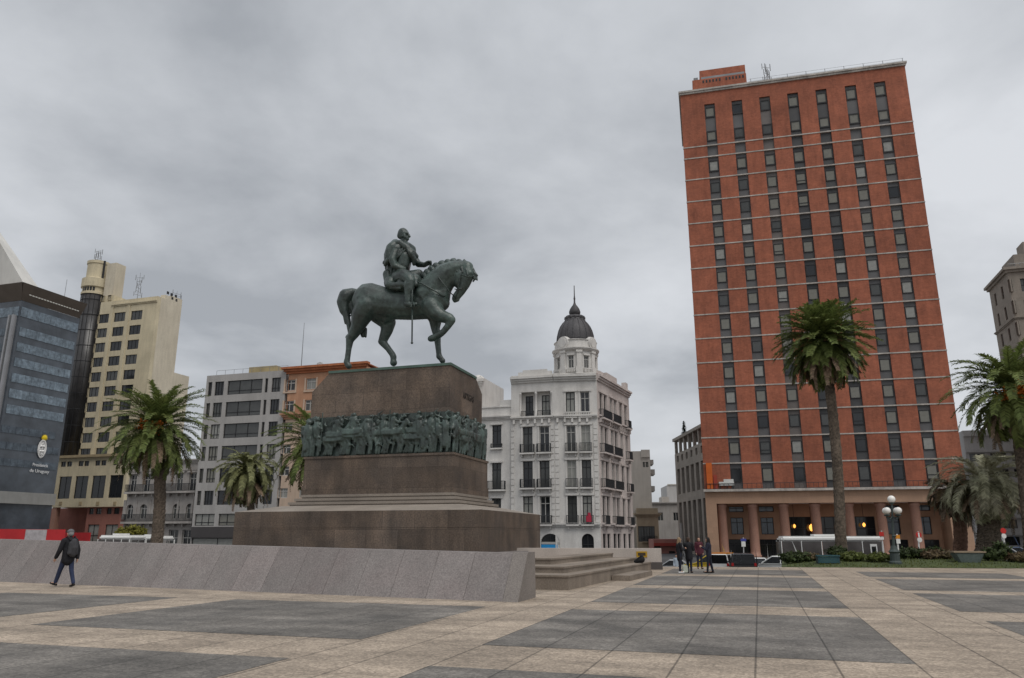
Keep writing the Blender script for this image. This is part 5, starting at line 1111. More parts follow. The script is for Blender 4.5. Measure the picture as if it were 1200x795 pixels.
# dark glass office with ribbon panels; its long side faces the square's middle
def glass_office():
    cr = lambda x, y: (x / 4.418, 380 + y / 4.418)
    y0 = 118.0; zc_ = z_at(345, y0); cx = x_at(20, y0, 34); sd = Plane(cx, y0, TH - 90); fr = Plane(cx, y0, TH)
    root = empty('glass_office', 'dark blue glass office with pale ribbon panels and a coat of arms', 'building', (cx, y0, STREET), 0)
    Lw = sd.X(84, 380); zt_ = sd.Z(25, 352); zr0 = sd.Z(25, 334)
    M_GLB = mat('curtain_glass', (.058, .068, .082), .14, .4, .3, spec=.6); M_PAN = mat('ribbon_panel', (.17, .215, .255), .22, .28, .5, .25, 2, spec=.5, tint=(.09, .12, .15), tscale=.7, tamt=.7)
    M_SOF = mat('soffit_brown', (.13, .105, .085), .7, .1); M_ALU = mat('aluminium', (.3, .3, .31), .4, .1, metal=.4); M_PC = mat('white_concrete', (.6, .585, .55), .8, .1, .2, streak=.2)
    b = bmesh.new(); pbox(b, sd, 0, Lw + 1.5, STREET, zt_, 0, 30); part('curtain_wall', b, M_GLB, root)
    # ribbons: pale insulated panels of each storey, each ribbon one part
    vs = [(363, 372), (386.5, 395), (404.5, 413), (423, 431.5), (441, 449), (460, 468.5), (478, 487), ]
    zz = [(sd.Z(30, b_), sd.Z(30, a)) for a, b_ in ((384, 395.5), (402, 413), (420.5, 431), (438.5, 449), (457.5, 468), (475.5, 488))]
    ztop = (sd.Z(25, 371), sd.Z(25, 359.5)); step = (zz[0][0] - zz[-1][0]) / 5; zz = [(zz[0][0] - step * k, zz[0][0] - step * k + step * .56) for k in range(6)]
    rg = random.Random(6)
    def ribbon(z0, z1, x0, x1, m=M_PAN, pl=sd):
        b = bmesh.new(); n = max(1, int((x1 - x0) / 1.1))
        for i in range(n): xa, xb = x0 + (x1 - x0) * i / n, x0 + (x1 - x0) * (i + 1) / n; pbox(b, pl, xa + .02, xb - .02, z0, z1, -.08 - rg.random() * .01, -.002)
        part('ribbon', b, m, root)
    ribbon(ztop[0], ztop[1], .15, Lw + 1.3); ribbon(ztop[0], ztop[1], -12, -.2, pl=fr)
    for z0, z1 in zz: ribbon(z0, z1, .45, Lw + 1.1)
    M_PAN2 = mat('dim_panel', (.10, .125, .15), .3, .3, .6, .2, 3, tint=(.05, .06, .075), tscale=.8, tamt=.8)
    for k, (x0, x1) in enumerate(((.2, Lw), (.2, Lw + 1.1), (.2, Lw + 1.1))):
        z0 = zz[-1][0] - step * (k + 1.2); ribbon(z0, z0 + step * .45, x0, x1, M_PAN2)
    for k in range(9): ribbon(zz[0][0] - step * k, zz[0][0] - step * k + step * .5, -12, -.6, M_PAN2, fr)
    # stacked mullion fin at the corner
    b = bmesh.new(); zf = sd.Z(14, 367); 
    for x in (-.7, -1.5): pbox(b, fr, x, x + .32, STREET + 6, zf, -.7, -.01)
    part('corner_fin', b, M_ALU, root)
    b = bmesh.new(); pbox(b, fr, -1.17, -.71, STREET + 6, zf - .2, -.5, -.012); part('fin_web', b, mat('fin_grey', (.12, .125, .13), .5, .1), root)
    # deep brown eaves with a light strip
    b = bmesh.new(); p = [sd.P(-.1, zt_, -.05), sd.P(Lw + 1.2, zt_, -.05), sd.P(Lw + 1.2, zr0, -1.6), sd.P(-1.5, zr0, -1.6)]; 
    q = [fr.P(-13, zt_, -.05), fr.P(.1, zt_, -.05), fr.P(1.5, zr0, -1.6), fr.P(-13, zr0, -1.6)]
    quad(b, *p); quad(b, *q); quad(b, sd.P(-1.5, zr0, -1.6), sd.P(Lw + 1.2, zr0, -1.6), sd.P(Lw + 1.2, zr0, 30), sd.P(-1.5, zr0, 30)); part('eaves', b, M_SOF, root)
    b = bmesh.new(); zq = zt_ + (zr0 - zt_) * .42; dq = -.05 - 1.55 * .42
    for k in range(int(Lw / .55)): pbox(b, sd, .6 + k * .55, 1.0 + k * .55, zq - .08, zq + .08, dq - .06, dq + .06)
    part('eaves_light_strip', b, mat('strip_white', (.7, .68, .62), .5, .05), root)
    # pale ground band, dark base, red hoarding
    b = bmesh.new(); z1 = sd.Z(40, 578); z0 = sd.Z(40, 591.5); pbox(b, sd, -.1, Lw + 1.52, z0, z1, -.5, -.003); pbox(b, fr, -14, .5, z0, z1, -.501, -.003); part('pale_fascia', b, mat('fascia_pale', (.27, .265, .25), .7, .1, streak=.2), root)
    b = bmesh.new(); zz0, zz1 = sd.Z(40, 636.5), sd.Z(40, 620.5); pbox(b, sd, -.1, Lw + 4.0, zz0, zz1, -.9, -.75); pbox(b, fr, -14, -.1 + 1, zz0, zz1, -.9, -.751); part('red_hoarding', b, mat('hoarding_red', (.5, .03, .035), .6, .1), root)
    b = bmesh.new(); pbox(b, Plane(x_at(172, 148, 30), 148, TH), Plane(x_at(172, 148, 30), 148, TH).X(64, 630), Plane(x_at(172, 148, 30), 148, TH).X(113, 630), STREET + .3, z_at(624.5, 160), -1.6, -1.4); part('red_hoarding', b, mat('hoarding_red_far', (.5, .03, .035), .6, .1), root)
    b = bmesh.new(); a1 = sd.X(24, 628); a2 = sd.X(49, 628); pbox(b, sd, a1, a2, zz0 + .2, zz1 - .05, -.94, -.905); part('hoarding_panel', b, mat('panel_grey', (.45, .42, .43), .6, .2, 1.5), root)
    # white tower roof leaning up behind
    wr = empty('white_roof_sail', 'white sloping concrete roof peak above the glass office', 'roof', tuple(fr.P(-4, zr0, 3)), -R(TH))
    b = bmesh.new(); zb = zr0 + .05; ap = at_y(-46, 206, y0 + 2.5); base = [fr.P(.6, zb, -.5), fr.P(-1.5, zb, 5), fr.P(-24, zb, 5), fr.P(-24, zb, -.5)]
    vb = [b.verts.new(p) for p in base]; va = b.verts.new(ap); 
    for i in range(4): b.faces.new((vb[i], vb[(i + 1) % 4], va))
    b.faces.new(vb[::-1]); bmesh.ops.recalc_face_normals(b, faces=b.faces); part('peak', b, M_PC, wr)
    # coat of arms and two lines of lettering on the side
    cm = Plane(*sd.P(0, 0, -.12).xy, TH - 90); s, z = cm.hit(49, 526); 
    er = bmesh.new(); k = (cm.P(0, 0) - CAM).length / FPX; w2, h2 = 7.0, 12.5
    sw = abs(cm.X(54, 526) - cm.X(43.6, 526)) / 2; hh = abs(cm.Z(49, 516.5) - cm.Z(49, 537)) / 2
    for i in range(34):
        t = 2 * math.pi * i / 34; p = cm.P(s + sw * .92 * math.cos(t), z + hh * .92 * math.sin(t), -.05); d = cm.P(s + sw * .92 * math.cos(t + .35), z + hh * 1.12 * math.sin(t + .35), -.08); bar(er, p, d, .085, 6, .02)
        p2 = cm.P(s + sw * .8 * math.cos(t), z + hh * .8 * math.sin(t), -.05); d2 = cm.P(s + sw * .74 * math.cos(t + .3), z + hh * .7 * math.sin(t + .3), -.08); bar(er, p2, d2, .06, 5, .02)
    pts = [cm.P(s + sw * .6 * math.cos(2 * math.pi * i / 28), z + hh * .6 * math.sin(2 * math.pi * i / 28), -.04) for i in range(29)]; tube(er, pts, .09, 6)
    pbox(er, cm, s - sw * .55, s + sw * .55, z - .06, z + .06, -.08, 0); pbox(er, cm, s - .08, s + .08, z - hh * .55, z + hh * .55, -.081, 0)
    for dx_, dz_ in ((-.28, .28), (.28, .28), (-.28, -.28), (.28, -.28)): ball(er, cm.P(s + sw * dx_, z + hh * dz_, -.05), .24, 1)
    part('coat_of_arms', er, mat('emblem_white', (.75, .74, .72), .6, .05), root)
    er = bmesh.new(); sy, zy = cm.hit(52, 513.2); rr = abs(cm.X(55.4, 513) - cm.X(48.6, 513)) / 2; hz_ = abs(cm.Z(51, 510.2) - cm.Z(51, 517)) / 2
    M_ = cm.mat(sy, zy, -.06); 
    for i in range(16): t = 2 * math.pi * i / 16; bar(er, M_ @ Vector((0, 0, 0)), M_ @ Vector((rr * 1.15 * math.cos(t), 0, hz_ * 1.15 * math.sin(t))), .16, 5, .02)
    lathe_b = bmesh.new(); bmesh.ops.create_uvsphere(lathe_b, u_segments=16, v_segments=8, radius=1); lathe_b.transform(M_ @ Matrix.Diagonal((rr * .8, .15, hz_ * .8, 1))); me = bpy.data.meshes.new('t'); lathe_b.to_mesh(me); er.from_mesh(me); bpy.data.meshes.remove(me)
    part('sun_emblem', er, mat('emblem_yellow', (.75, .55, .02), .6, .05), root)
    LT = mat('letters_white', (.7, .7, .7), .6, .05)
    for txt, u, v, wpx in (('Presidencia', 47, 545.5, 18), ('de Uruguay', 46, 552.5, 23)):
        tb = text_bm(txt, 1.0, .02); xs = [p.co.x for p in tb.verts]; w0 = max(xs) - min(xs); s, z = cm.hit(u, v); want = abs(cm.X(u + wpx / 2, v) - cm.X(u - wpx / 2, v)); hgt = abs(cm.Z(u, v - 2.6) - cm.Z(u, v + 2.6))
        tb.transform(Matrix.Diagonal((want / w0, 1, hgt / .95, 1))); tb.transform(cm.mat(s, z, -.05)); part('lettering', tb, LT, root)
    X, Z = sd.hit(80, 352); r = empty('roof_dome_unit', 'small white dome unit on the glass office roof', 'ventilator', tuple(sd.P(X, zr0, 1))); b = bmesh.new(); lathe(b, sd.P(X, zr0, 1), [(1.0, 0), (1.1, .35), (.8, .7), (.05, .85)], 14); part('dome', b, mat('unit_white', (.6, .6, .6), .6, .1), r, True); b = bmesh.new(); bar(b, sd.P(X, zr0 + .8, 1), sd.P(X, zr0 + 4, 1), .04, 5); part('rod', b, M_STEEL, r)
glass_office()
# ---------------------------------------------------------------- far blocks down the street between the palace and the hotel
def far_street():
    cr = lambda x, y: (730 + x / 4.967, 480 + y / 4.967)
    M1 = mat('pale_render', (.47, .44, .40), .85, .1, .2, streak=.25); M2 = mat('grey_render_far', (.36, .34, .32), .9, .12, .3, streak=.35); M3 = mat('ochre_house', (.36, .295, .215), .9, .14, .4, streak=.3); M4 = mat('rose_house', (.33, .16, .135), .9, .14, .4, streak=.2)
    pl = Plane(x_at(735, 150, 8), 150, 6); z = pl.Z(*cr(80, 243)); x0, x1 = 0, pl.X(*cr(163, 400))
    hs = [(pl.X(*cr(116, 320)), pl.Z(*cr(130, 336)), pl.X(*cr(128, 320)), pl.Z(*cr(130, 306))), (pl.X(*cr(132, 320)), pl.Z(*cr(130, 336)), pl.X(*cr(148, 320)), pl.Z(*cr(130, 306)))]
    r = block('pale_apartment_block', 'pale blank-sided apartment block with end balconies past the domed palace', pl, x0, x1, z, 14, M1, hs, .25, seed=2)
    b = bmesh.new(); xa = pl.X(*cr(105, 260)); pbox(b, pl, xa, x1 - .01, z - 1.2, z + .25, -.25, -.002); part('parapet', b, M1, r)
    for (y0, y1) in ((348, 378), (445, 475), (292, 318)):
        b = bmesh.new(); za, zb = pl.Z(*cr(165, y1)), pl.Z(*cr(165, y0)); pbox(b, pl, x1 + .002, pl.X(*cr(186 if y0 > 300 else 178, y0)), za, zb, .3, 5); o = part('balcony', b, M2, r)
    pl = Plane(x_at(765, 172, 5), 172, 4); z = pl.Z(*cr(230, 545)); x1 = pl.X(810, 600)
    hs = [(k + .5, STREET + 6 + 3.4 * q, k + 1.7, STREET + 7.8 + 3.4 * q) for k in (.6, 4.0) for q in range(3)]
    r = block('low_grey_block', 'low grey block closing the side street past the palace', pl, 0, x1, z, 12, M2, hs, .25, (.2, .3, .3, .2), M_WFRAME, seed=4)
    b = bmesh.new(); cornice(b, pl, 0, x1, z - .3, .5, .4, 2); part('cornice', b, M2, r)
    b = bmesh.new(); pbox(b, pl, pl.X(776, 585), pl.X(784.5, 585), z + .2, pl.Z(780, 582), 1, 6); part('roof_room', b, M1, r)
    pl = Plane(x_at(783, 190, 6), 190, 4); r = block('far_white_block', 'plain white block rising far behind the low grey block', pl, 0, 8, pl.Z(785, 569), 12, mat('far_white', (.5, .49, .475), .9, .08, .2, streak=.2), [], .2)
    b = bmesh.new(); pbox(b, pl, .2, 8, pl.Z(785, 569) + .002, pl.Z(785, 569) + .3, -.15, .3); part('coping', b, M1, r)
    pl = Plane(x_at(746, 140, 5), 140, 8); z = pl.Z(*cr(120, 575)); x1 = pl.X(772, 620)
    hs = [(pl.X(*cr(x, 700)) - .5, pl.Z(*cr(130, 770)), pl.X(*cr(x, 700)) + .5, pl.Z(*cr(130, 680))) for x in (105, 138, 168, 195)]
    r = block('ochre_house', 'two-storey ochre house with tall windows beside the palace flank', pl, 0, x1, z, 10, M3, hs, .3, seed=6)
    b = bmesh.new(); cornice(b, pl, 0, x1, pl.Z(*cr(120, 625)), .6, .6, 3); part('cornice', b, M3, r)
    for h in hs[1:3]: b = bmesh.new(); pbox(b, pl, h[0] - .4, h[2] + .4, h[1] - .1, h[1] + .02, -.6, -.002); o = part('balcony', b, M3, r); q = bmesh.new(); rail_bm(q, pl, h[0] - .35, h[2] + .35, h[1] + .03, h[1] + .9, .55); part('railing', q, M_IRON, o)
    pl = Plane(x_at(765, 131, 3), 131, 4); z = pl.Z(780, 632); x1 = pl.X(797, 645)
    hs = [(pl.X(784, 650), STREET + .02, pl.X(791, 650), pl.Z(786, 646)), (pl.X(767, 650), STREET + .02, pl.X(774, 650), pl.Z(786, 640))]
    r = block('rose_shop', 'single-storey rose-red shop at the end of the side street', pl, 0, x1, z, 8, M4, hs, .3, seed=7)
    b = bmesh.new(); pbox(b, pl, 0, x1, pl.Z(780, 640), pl.Z(780, 636.5), -.5, -.002); part('fascia', b, mat('fascia_red', (.3, .05, .04), .7, .1), r)
    c = pl.P(pl.X(793, 630), 0, -6); lp = empty('concrete_pole', 'thick grey pole at the kerb left of the stone office', 'pole', (c.x, c.y, STREET)); b = bmesh.new(); bar(b, (c.x, c.y, STREET), (c.x, c.y, z_at(613, c.y)), .33, 10, .28); part('shaft', b, M2, lp); b = bmesh.new(); bar(b, (c.x, c.y, STREET), (c.x, c.y, STREET + .4), .5, 10); part('foot', b, M2, lp)
far_street()
# ---------------------------------------------------------------- right edge: stone tower and grey modern block
def right_side():
    y0 = 130.0; cx = x_at(1183, y0, 45); fr = Plane(cx, y0, TH); sd = Plane(cx, y0, TH - 90)
    M = blocks(mat('tower_stone', (.30, .265, .225), .88, .12, .3, .12, 6, tint=(.22, .19, .165), tamt=.5, streak=.3), 1.4, .7, .86, .015, .07)
    zt_ = fr.Z(1184, 314); root = empty('stone_tower', 'brown-grey stone tower cut off by the right edge of the photo', 'building', (cx, y0, STREET), -R(TH))
    Ws = 11.6; P1 = Plane(*sd.P(Ws, 0).xy, TH + 90)        # flank seen from outside, left to right = far to near
    zr = [(zt_ - 4.6 - 4.0 * k, zt_ - 2.2 - 4.0 * k) for k in range(12)]; hf = [(x - .6, a, x + .6, b_) for x in (2.4, 5.4, 8.4, 11.4) for a, b_ in zr]; hs = [(x - .55, a, x + .55, b_) for x in (3.0, 7.4, 11.6) for a, b_ in zr[:8]]
    b = bmesh.new(); facade(b, fr, 0, 14, STREET, zt_, hf, .4)
    fl = Plane(*fr.P(0, 0, Ws).xy, TH + 90); flz = fl
    # flank: from its far end to the corner, facing left
    fk = Plane(*fr.P(0, 0, Ws).xy, math.degrees(math.atan2(E1.y, -E1.x) ) * 0 + (TH + 90)); fk.u = -E1.copy(); fk.n = E2.copy(); facade(b, fk, 0, Ws, STREET, zt_, hs, .4)
    quad(b, fr.P(0, zt_, 0), fr.P(14, zt_, 0), fr.P(14, zt_, Ws), fr.P(0, zt_, Ws)); quad(b, fr.P(14, STREET, 0), fr.P(14, STREET, Ws), fr.P(14, zt_, Ws), fr.P(14, zt_, 0)); quad(b, fr.P(14, STREET, Ws), fr.P(0, STREET, Ws), fr.P(0, zt_, Ws), fr.P(14, zt_, Ws)); part('wall', b, M, root)
    for h in hf: window(root, fr, h, .36, GL_MID, M_FRAME, 2, 2, .1)
    for h in hs: 
        Mx = Matrix.Translation(fk.P((h[0] + h[2]) / 2, h[1], .3)) @ Matrix(((fk.u.x, fk.n.x, 0, 0), (fk.u.y, fk.n.y, 0, 0), (0, 0, 1, 0), (0, 0, 0, 1)))
        o = link('window', pane_mesh(h[2] - h[0], h[3] - h[1], GL_MID), root, Mx); link('frame', frame_mesh(h[2] - h[0], h[3] - h[1], 2, 2, .1, M_FRAME), o, Mx)
    b = bmesh.new()
    for z, hh, o in ((zt_ - .9, .9, .7), (zt_ - 9.6, .4, .3)):
        for i in range(2): q = o * (i + 1) / 2; box(b, -q, 14 + q, -q, Ws + q, z + hh * i / 2 + .001 * i, z + hh * (i + 1) / 2, Matrix.Translation((cx, y0, 0)) @ Matrix.Rotation(-R(TH), 4, 'Z'))
    part('cornice', b, M, root)
    b = bmesh.new(); M_ = Matrix.Translation((cx, y0, 0)) @ Matrix.Rotation(-R(TH), 4, 'Z'); zq = fr.Z(1190, 281); box(b, 2.2, 14, 2.5, Ws - 2, zt_ + .002, zq - 2.0, M_); box(b, 4.5, 14, 4, Ws - 4, zq - 1.999, zq + .8, M_); part('upper_stage', b, M, root)
    b = bmesh.new()
    for k in range(5): bar(b, fr.P(.8 + k * .8, zt_, .6), fr.P(.8 + k * .8, zt_ + .9, .6), .05, 5)
    bar(b, fr.P(.5, zt_ + .9, .6), fr.P(4.2, zt_ + .9, .6), .04, 5); part('roof_railing', b, M_STEEL, root)
    # grey modern block
    pl = Plane(x_at(1140, 150, 8), 150, TH); M2 = mat('grey_concrete', (.34, .335, .33), .85, .1, .3, .1, 6, streak=.25)
    z = pl.Z(1180, 503); X = lambda u: pl.X(u, 590); hs = []; zs = [STREET + .3 + 3.15 * k for k in range(8)]
    x0 = 0; W = pl.X(1330, 600)
    n = int(W / 3.6)
    for k in range(n):
        for q in zs[:-1]:
            if q + 2.9 < z - 1.5: hs.append((.6 + k * 3.6, q + .75, .6 + k * 3.6 + 2.7, q + 2.35))
    hs = [h for h in hs if h[0] < 34]
    r = block('banded_grey_block', 'grey block with wide windows between concrete bands behind the right palms', pl, 0, W, z, 12, M2, hs, .35, (.3, .42, .2, .08), None, 2, 1, .08, seed=12)
    b = bmesh.new()
    for q in zs:
        if q + 2.7 < z: pbox(b, pl, 0, W, q + 2.6, q + 3.1, -.3, -.002)
    part('concrete_band', b, M2, r)
    for (u, v0, v1, lb) in ((1164, 478, 503, 'left of the two'), (1176, 490, 505, 'right of the two')):
        pz = pl.shifted(0, 6); b = bmesh.new(); X, Z = pz.hit(u, v0); c = pz.P(X, z, 0); rr = empty('pyramid_roof', 'small dark pyramid roof on the banded grey block, ' + lb, 'roof', tuple(c)); bmesh.ops.create_cone(b, cap_ends=True, segments=4, radius1=2.4, radius2=.1, depth=Z - z, matrix=Matrix.Translation((c.x, c.y, (z + Z) / 2))); part('slates', b, mat('roof_slate', (.1, .095, .1), .8, .15), rr)
        b = bmesh.new(); bar(b, (c.x, c.y, Z - .1), (c.x, c.y, Z + 1.2), .06, 5); part('finial', b, M_STEEL, rr)
right_side()
# ================================================================== palms, shrubs, trees
M_TRUNK = mat('palm_trunk', (.10, .078, .06), .95, .3, 1.2, .45, 7, bump=.9, bscale=5, tint=(.14, .11, .085), tscale=.8, tamt=.6)
M_TRUNK_R = mat('palm_trunk_rusty', (.15, .085, .06), .95, .25, 1.2, .3, 6, bump=.5, bscale=5)
L_GREEN = leafmat('palm_leaf', (.105, .145, .04), .45, .25, (.165, .175, .055)); L_OLIVE = leafmat('palm_leaf_olive', (.22, .225, .10), .35, .25, (.16, .165, .08))
L_DUSTY = leafmat('palm_leaf_dusty', (.30, .30, .19), .4, .25, (.42, .38, .29)); L_DRY = leafmat('palm_leaf_dry', (.17, .115, .075), .4, .1, (.22, .165, .115))
L_BUSH = leafmat('shrub_leaf', (.038, .058, .020), .45, .2, (.06, .075, .022)); L_YEL = leafmat('yellow_leaf', (.22, .20, .03), .3, .3, (.13, .14, .03)); L_LIME = leafmat('lime_leaf', (.11, .13, .03), .4, .25, (.08, .10, .03)); L_RUST = leafmat('rust_leaf', (.13, .085, .05), .4, .2, (.08, .08, .03))
L_CON = leafmat('conifer_leaf', (.025, .045, .028), .35, .1)
M_FRUIT = mat('date_fruit', (.42, .12, .015), .6, .25, 3, .3, 9, island=.3)
def frond(bm, rg, base, az, el, Lf, droop, leaf, wid, step, twist=0.):
    p = Vector(base); n = 11; pts = [p.copy()]; dirs = []
    for i in range(n):
        t = i / n; e = el - droop * (t ** 1.15)
        d = Vector((math.cos(az) * math.cos(e), math.sin(az) * math.cos(e), math.sin(e))); dirs.append(d); p = p + d * (Lf / n); pts.append(p.copy())
    dirs.append(dirs[-1]); sideh = Vector((-math.sin(az), math.cos(az), 0))
    for i in range(n):                                     # rachis
        w0 = .05 * (1 - i / n) + .012; w1 = .05 * (1 - (i + 1) / n) + .012
        quad(bm, pts[i] - sideh * w0, pts[i] + sideh * w0, pts[i + 1] + sideh * w1, pts[i + 1] - sideh * w1)
    k = .1
    while k < .995:
        x = k * n; i = min(n - 1, int(x)); c = pts[i].lerp(pts[i + 1], x - i); d = dirs[i].lerp(dirs[i + 1], x - i).normalized()
        up = sideh.cross(d).normalized(); up = up if up.z > 0 or abs(up.z) < .05 else -up
        ll = leaf * (.55 + .45 * math.sin(math.pi * min(1, k * 1.05) ** .8)) * rg.uniform(.85, 1.1)
        for s in (-1, 1):
            v = (d * .62 + sideh * s * .72 + up * rg.uniform(.0, .45)).normalized(); e1 = c + v * ll * .55; tip = e1 + (v + Vector((0, 0, -.55))).normalized() * ll * .45
            nrm = v.cross(up).normalized() * wid
            a, b_, e_, f_ = c - nrm * .5, c + nrm * .5, e1 + nrm * .45, e1 - nrm * .45
            va, vb, ve, vf, vt_ = (bm.verts.new(q) for q in (a, b_, e_, f_, tip)); bm.faces.new((va, vb, ve, vf)); bm.faces.new((vf, ve, vt_))
        k += step
def palm(label, bx, by, bz, top, r, Lf, n, seed, leafm=None, fruit=0, dead=18, elmax=82, elmin=-38, droop=1.15, leaf=.62, wid=.08, trunkm=None, bulge=1.0, group='palms round the square', bow=.35, fr_az=(-90,)):
    rg = random.Random(seed); root = empty('palm_tree', label, 'palm tree', (bx, by, bz), 0, group); top = Vector(top)
    b = bmesh.new(); base = Vector((bx, by, bz)); n_ = 64; seg = 20; rings = []
    for i in range(n_ + 1):
        t = i / n_; c = base.lerp(top, t) + Vector((bow * math.sin(t * 3.1), bow * .3 * math.sin(t * 3.1), 0)); rr = r * (1 + .28 * math.exp(-t * 22) - .12 * t + .22 * math.exp(-(1 - t) * 12)) * bulge
        rings.append([b.verts.new((c.x + rr * (1 + rg.uniform(-.06, .06) + (.09 if (i + k) % 2 else -.05)) * math.cos(2 * math.pi * (k + .5 * (i % 2)) / seg), c.y + rr * (1 + rg.uniform(-.06, .06)) * math.sin(2 * math.pi * (k + .5 * (i % 2)) / seg), c.z)) for k in range(seg)])
    for q, w_ in zip(rings, rings[1:]):
        for k in range(seg): b.faces.new((q[k], q[(k + 1) % seg], w_[(k + 1) % seg], w_[k]))
    b.faces.new(rings[-1]); part('trunk', b, trunkm or M_TRUNK, root)
    b = bmesh.new()
    for i in range(n):
        t = (i + .5) / n; el = R(elmax + (elmin - elmax) * t ** .9) + rg.uniform(-.1, .1); az = i * 2.39996 + rg.uniform(-.2, .2)
        o = Vector((math.cos(az), math.sin(az), 0)) * r * .55 + Vector((0, 0, .55 * (1 - t) - .1)); frond(b, rg, top + o, az, el, Lf * rg.uniform(.82, 1.08) * (.86 + .14 * math.sin(math.pi * t)), droop * rg.uniform(.75, 1.2), leaf, wid, .026)
    part('crown', b, leafm or L_GREEN, root)
    if dead:
        b = bmesh.new()
        for i in range(dead): az = i * 2.39996 + rg.uniform(-.3, .3); frond(b, rg, top + Vector((math.cos(az) * r * .8, math.sin(az) * r * .8, -.5)), az, R(rg.uniform(-50, -15)), Lf * rg.uniform(.55, .95), rg.uniform(.7, 1.3), leaf * .6, wid, .035)
        part('dead_fronds', b, L_DRY, root)
    for i in range(fruit):
        a = R(fr_az[i % len(fr_az)]) + rg.uniform(-.15, .15); b = bmesh.new(); c = top + Vector((math.cos(a) * r * 3.2, math.sin(a) * r * 3.2, .15 - .35 * (i % 2)))
        for q in range(80): ball(b, c + Vector((rg.gauss(0, .22), rg.gauss(0, .16), rg.gauss(0, .17))), rg.uniform(.055, .095), 1)
        for q in range(9): bar(b, top + Vector((math.cos(a) * r * .6, math.sin(a) * r * .6, 0)), c + Vector((rg.gauss(0, .2), rg.gauss(0, .2), rg.gauss(0, .15))), .02, 4)
        part('fruit_cluster', b, M_FRUIT, root)
    return root
def pt(u, v, y): p = at_y(u, v, y); return p
def palm_px(label, ub, ut, vt, y, bz, **k):           # trunk foot column, crown heart pixel, depth
    t = pt(ut, vt, y); bx = x_at(ub, y, bz); return palm(label, bx, y, bz, t, **k)
palm_px('date palm with orange fruit in front of the cream tower', 178, 184, 503, 58, STREET, r=.42, Lf=4.35, n=130, seed=1, fruit=3, fr_az=(-105, -78, -60), dead=26, elmin=-52)
palm_px('small pale drooping palm before the grey office block', 289, 290, 556, 74, STREET, r=.36, Lf=3.7, n=95, seed=2, leafm=L_OLIVE, dead=30, droop=2.0, elmin=-45, elmax=82)
palm_px('palm half hidden behind the left side of the pedestal', 372, 372, 522, 60, STREET, r=.5, Lf=4.1, n=100, seed=3, leafm=L_GREEN, dead=20, elmin=-45)
palm_px('tall palm with a long leaning trunk in front of the red hotel', 986, 965, 402, 51, 0.1, r=.33, Lf=3.5, n=165, seed=4, dead=60, elmin=-68, bow=.3, droop=.95)
palm_px('palm with orange fruit at the right edge of the photo', 1212, 1187, 462, 46, 0.1, r=.45, Lf=4.0, n=95, seed=5, fruit=5, fr_az=(-95, -150, -70, -100), dead=26, elmin=-45, bow=.2, droop=1.5)
palm_px('short dusty palm with a thick trunk and hanging grey fronds', 1155, 1154, 566, 50, 0.1, r=.68, Lf=3.4, n=85, seed=6, leafm=L_DUSTY, dead=26, elmax=70, elmin=-42, droop=1.75, wid=.055)
palm_px('slim rusty-trunked palm with dry fronds by the hotel corner', 1124, 1116, 577, 53, 0.1, r=.42, Lf=1.9, n=26, seed=8, leafm=L_RUST, dead=24, droop=1.9, elmax=60, trunkm=M_TRUNK_R, bulge=1.0)
def leaves(b, rg, c, rad, n, size):
    for i in range(n):
        d = Vector((rg.gauss(0, 1), rg.gauss(0, 1), rg.gauss(0, 1))).normalized(); q = rg.random() ** .33; lump = .72 + .5 * noise.noise(d * 2.2 + Vector(c) * .7)
        p = Vector(c) + Vector((d.x * rad[0], d.y * rad[1], d.z * rad[2])) * q * lump; u = Vector((rg.gauss(0, 1), rg.gauss(0, 1), rg.gauss(0, .8))).normalized(); w_ = u.cross(d + Vector((.01, .02, .3))).normalized(); s = size * rg.uniform(.6, 1.3)
        b.faces.new([b.verts.new(x) for x in (p - u * s, p + w_ * s * .45, p + u * s, p - w_ * s * .45)])
def bush(name, label, u0, u1, v0, v1, y, m, n=1500, cat='shrub', size=.11, group='shrubs along the lawn'):
    rg = random.Random(int(u0 * 7 + v0)); uc = (u0 + u1) / 2; gz = max(STREET, lawn_z(x_at(uc, y), y) if y < 57 and x_at(uc, y) > 14 else STREET)
    x0, x1 = x_at(u0, y, 1), x_at(u1, y, 1); zt_ = z_at(v0, y); xc = (x0 + x1) / 2; H_ = max(.6, zt_ - gz); root = empty(name, label, cat, (xc, y, gz), 0, group)
    b = bmesh.new()
    for k in range(6):
        a = rg.random() * 6.28; bar(b, (xc + rg.uniform(-.2, .2), y + rg.uniform(-.1, .1), gz - .05), (xc + (x1 - x0) * .35 * math.cos(a), y + .5 * math.sin(a), gz + H_ * rg.uniform(.5, .85)), .03, 5, .01)
    part('stems', b, M_TRUNK, root)
    b = bmesh.new(); k = max(2, int((x1 - x0) / (H_ * .55)))
    for i in range(k):
        t = (i + .5) / k; h = H_ * rg.uniform(.62, 1.0) if 0 < i < k - 1 or k < 3 else H_ * .7
        leaves(b, rg, (x0 + (x1 - x0) * t, y + rg.uniform(-.3, .3), gz + h * .5), ((x1 - x0) / k * .95, .8, h * .62), n // k, size)
    part('foliage', b, m, root); return root
bush('shrub', 'dark rounded shrub left of the teal bench', 915, 948, 641.5, 659, 46, L_BUSH, 2200)
bush('shrub', 'rusty low shrub touching the left end of the teal bench', 944, 957, 651, 659, 46, L_RUST, 900)
bush('shrub', 'dark shrub against the foot of the tall palm', 972, 992, 636, 655, 49, L_BUSH, 1300)
bush('shrub', 'low lime green shrub right of the tall palm foot', 986, 1012, 652.5, 661, 45, L_LIME, 1400)
bush('shrub', 'lime green shrub left of the lamp post', 1016, 1045, 650.5, 662, 44.5, L_LIME, 1600)
bush('shrub', 'large dark shrub right of the lamp post', 1054, 1086, 637, 659, 47, L_BUSH, 2600)
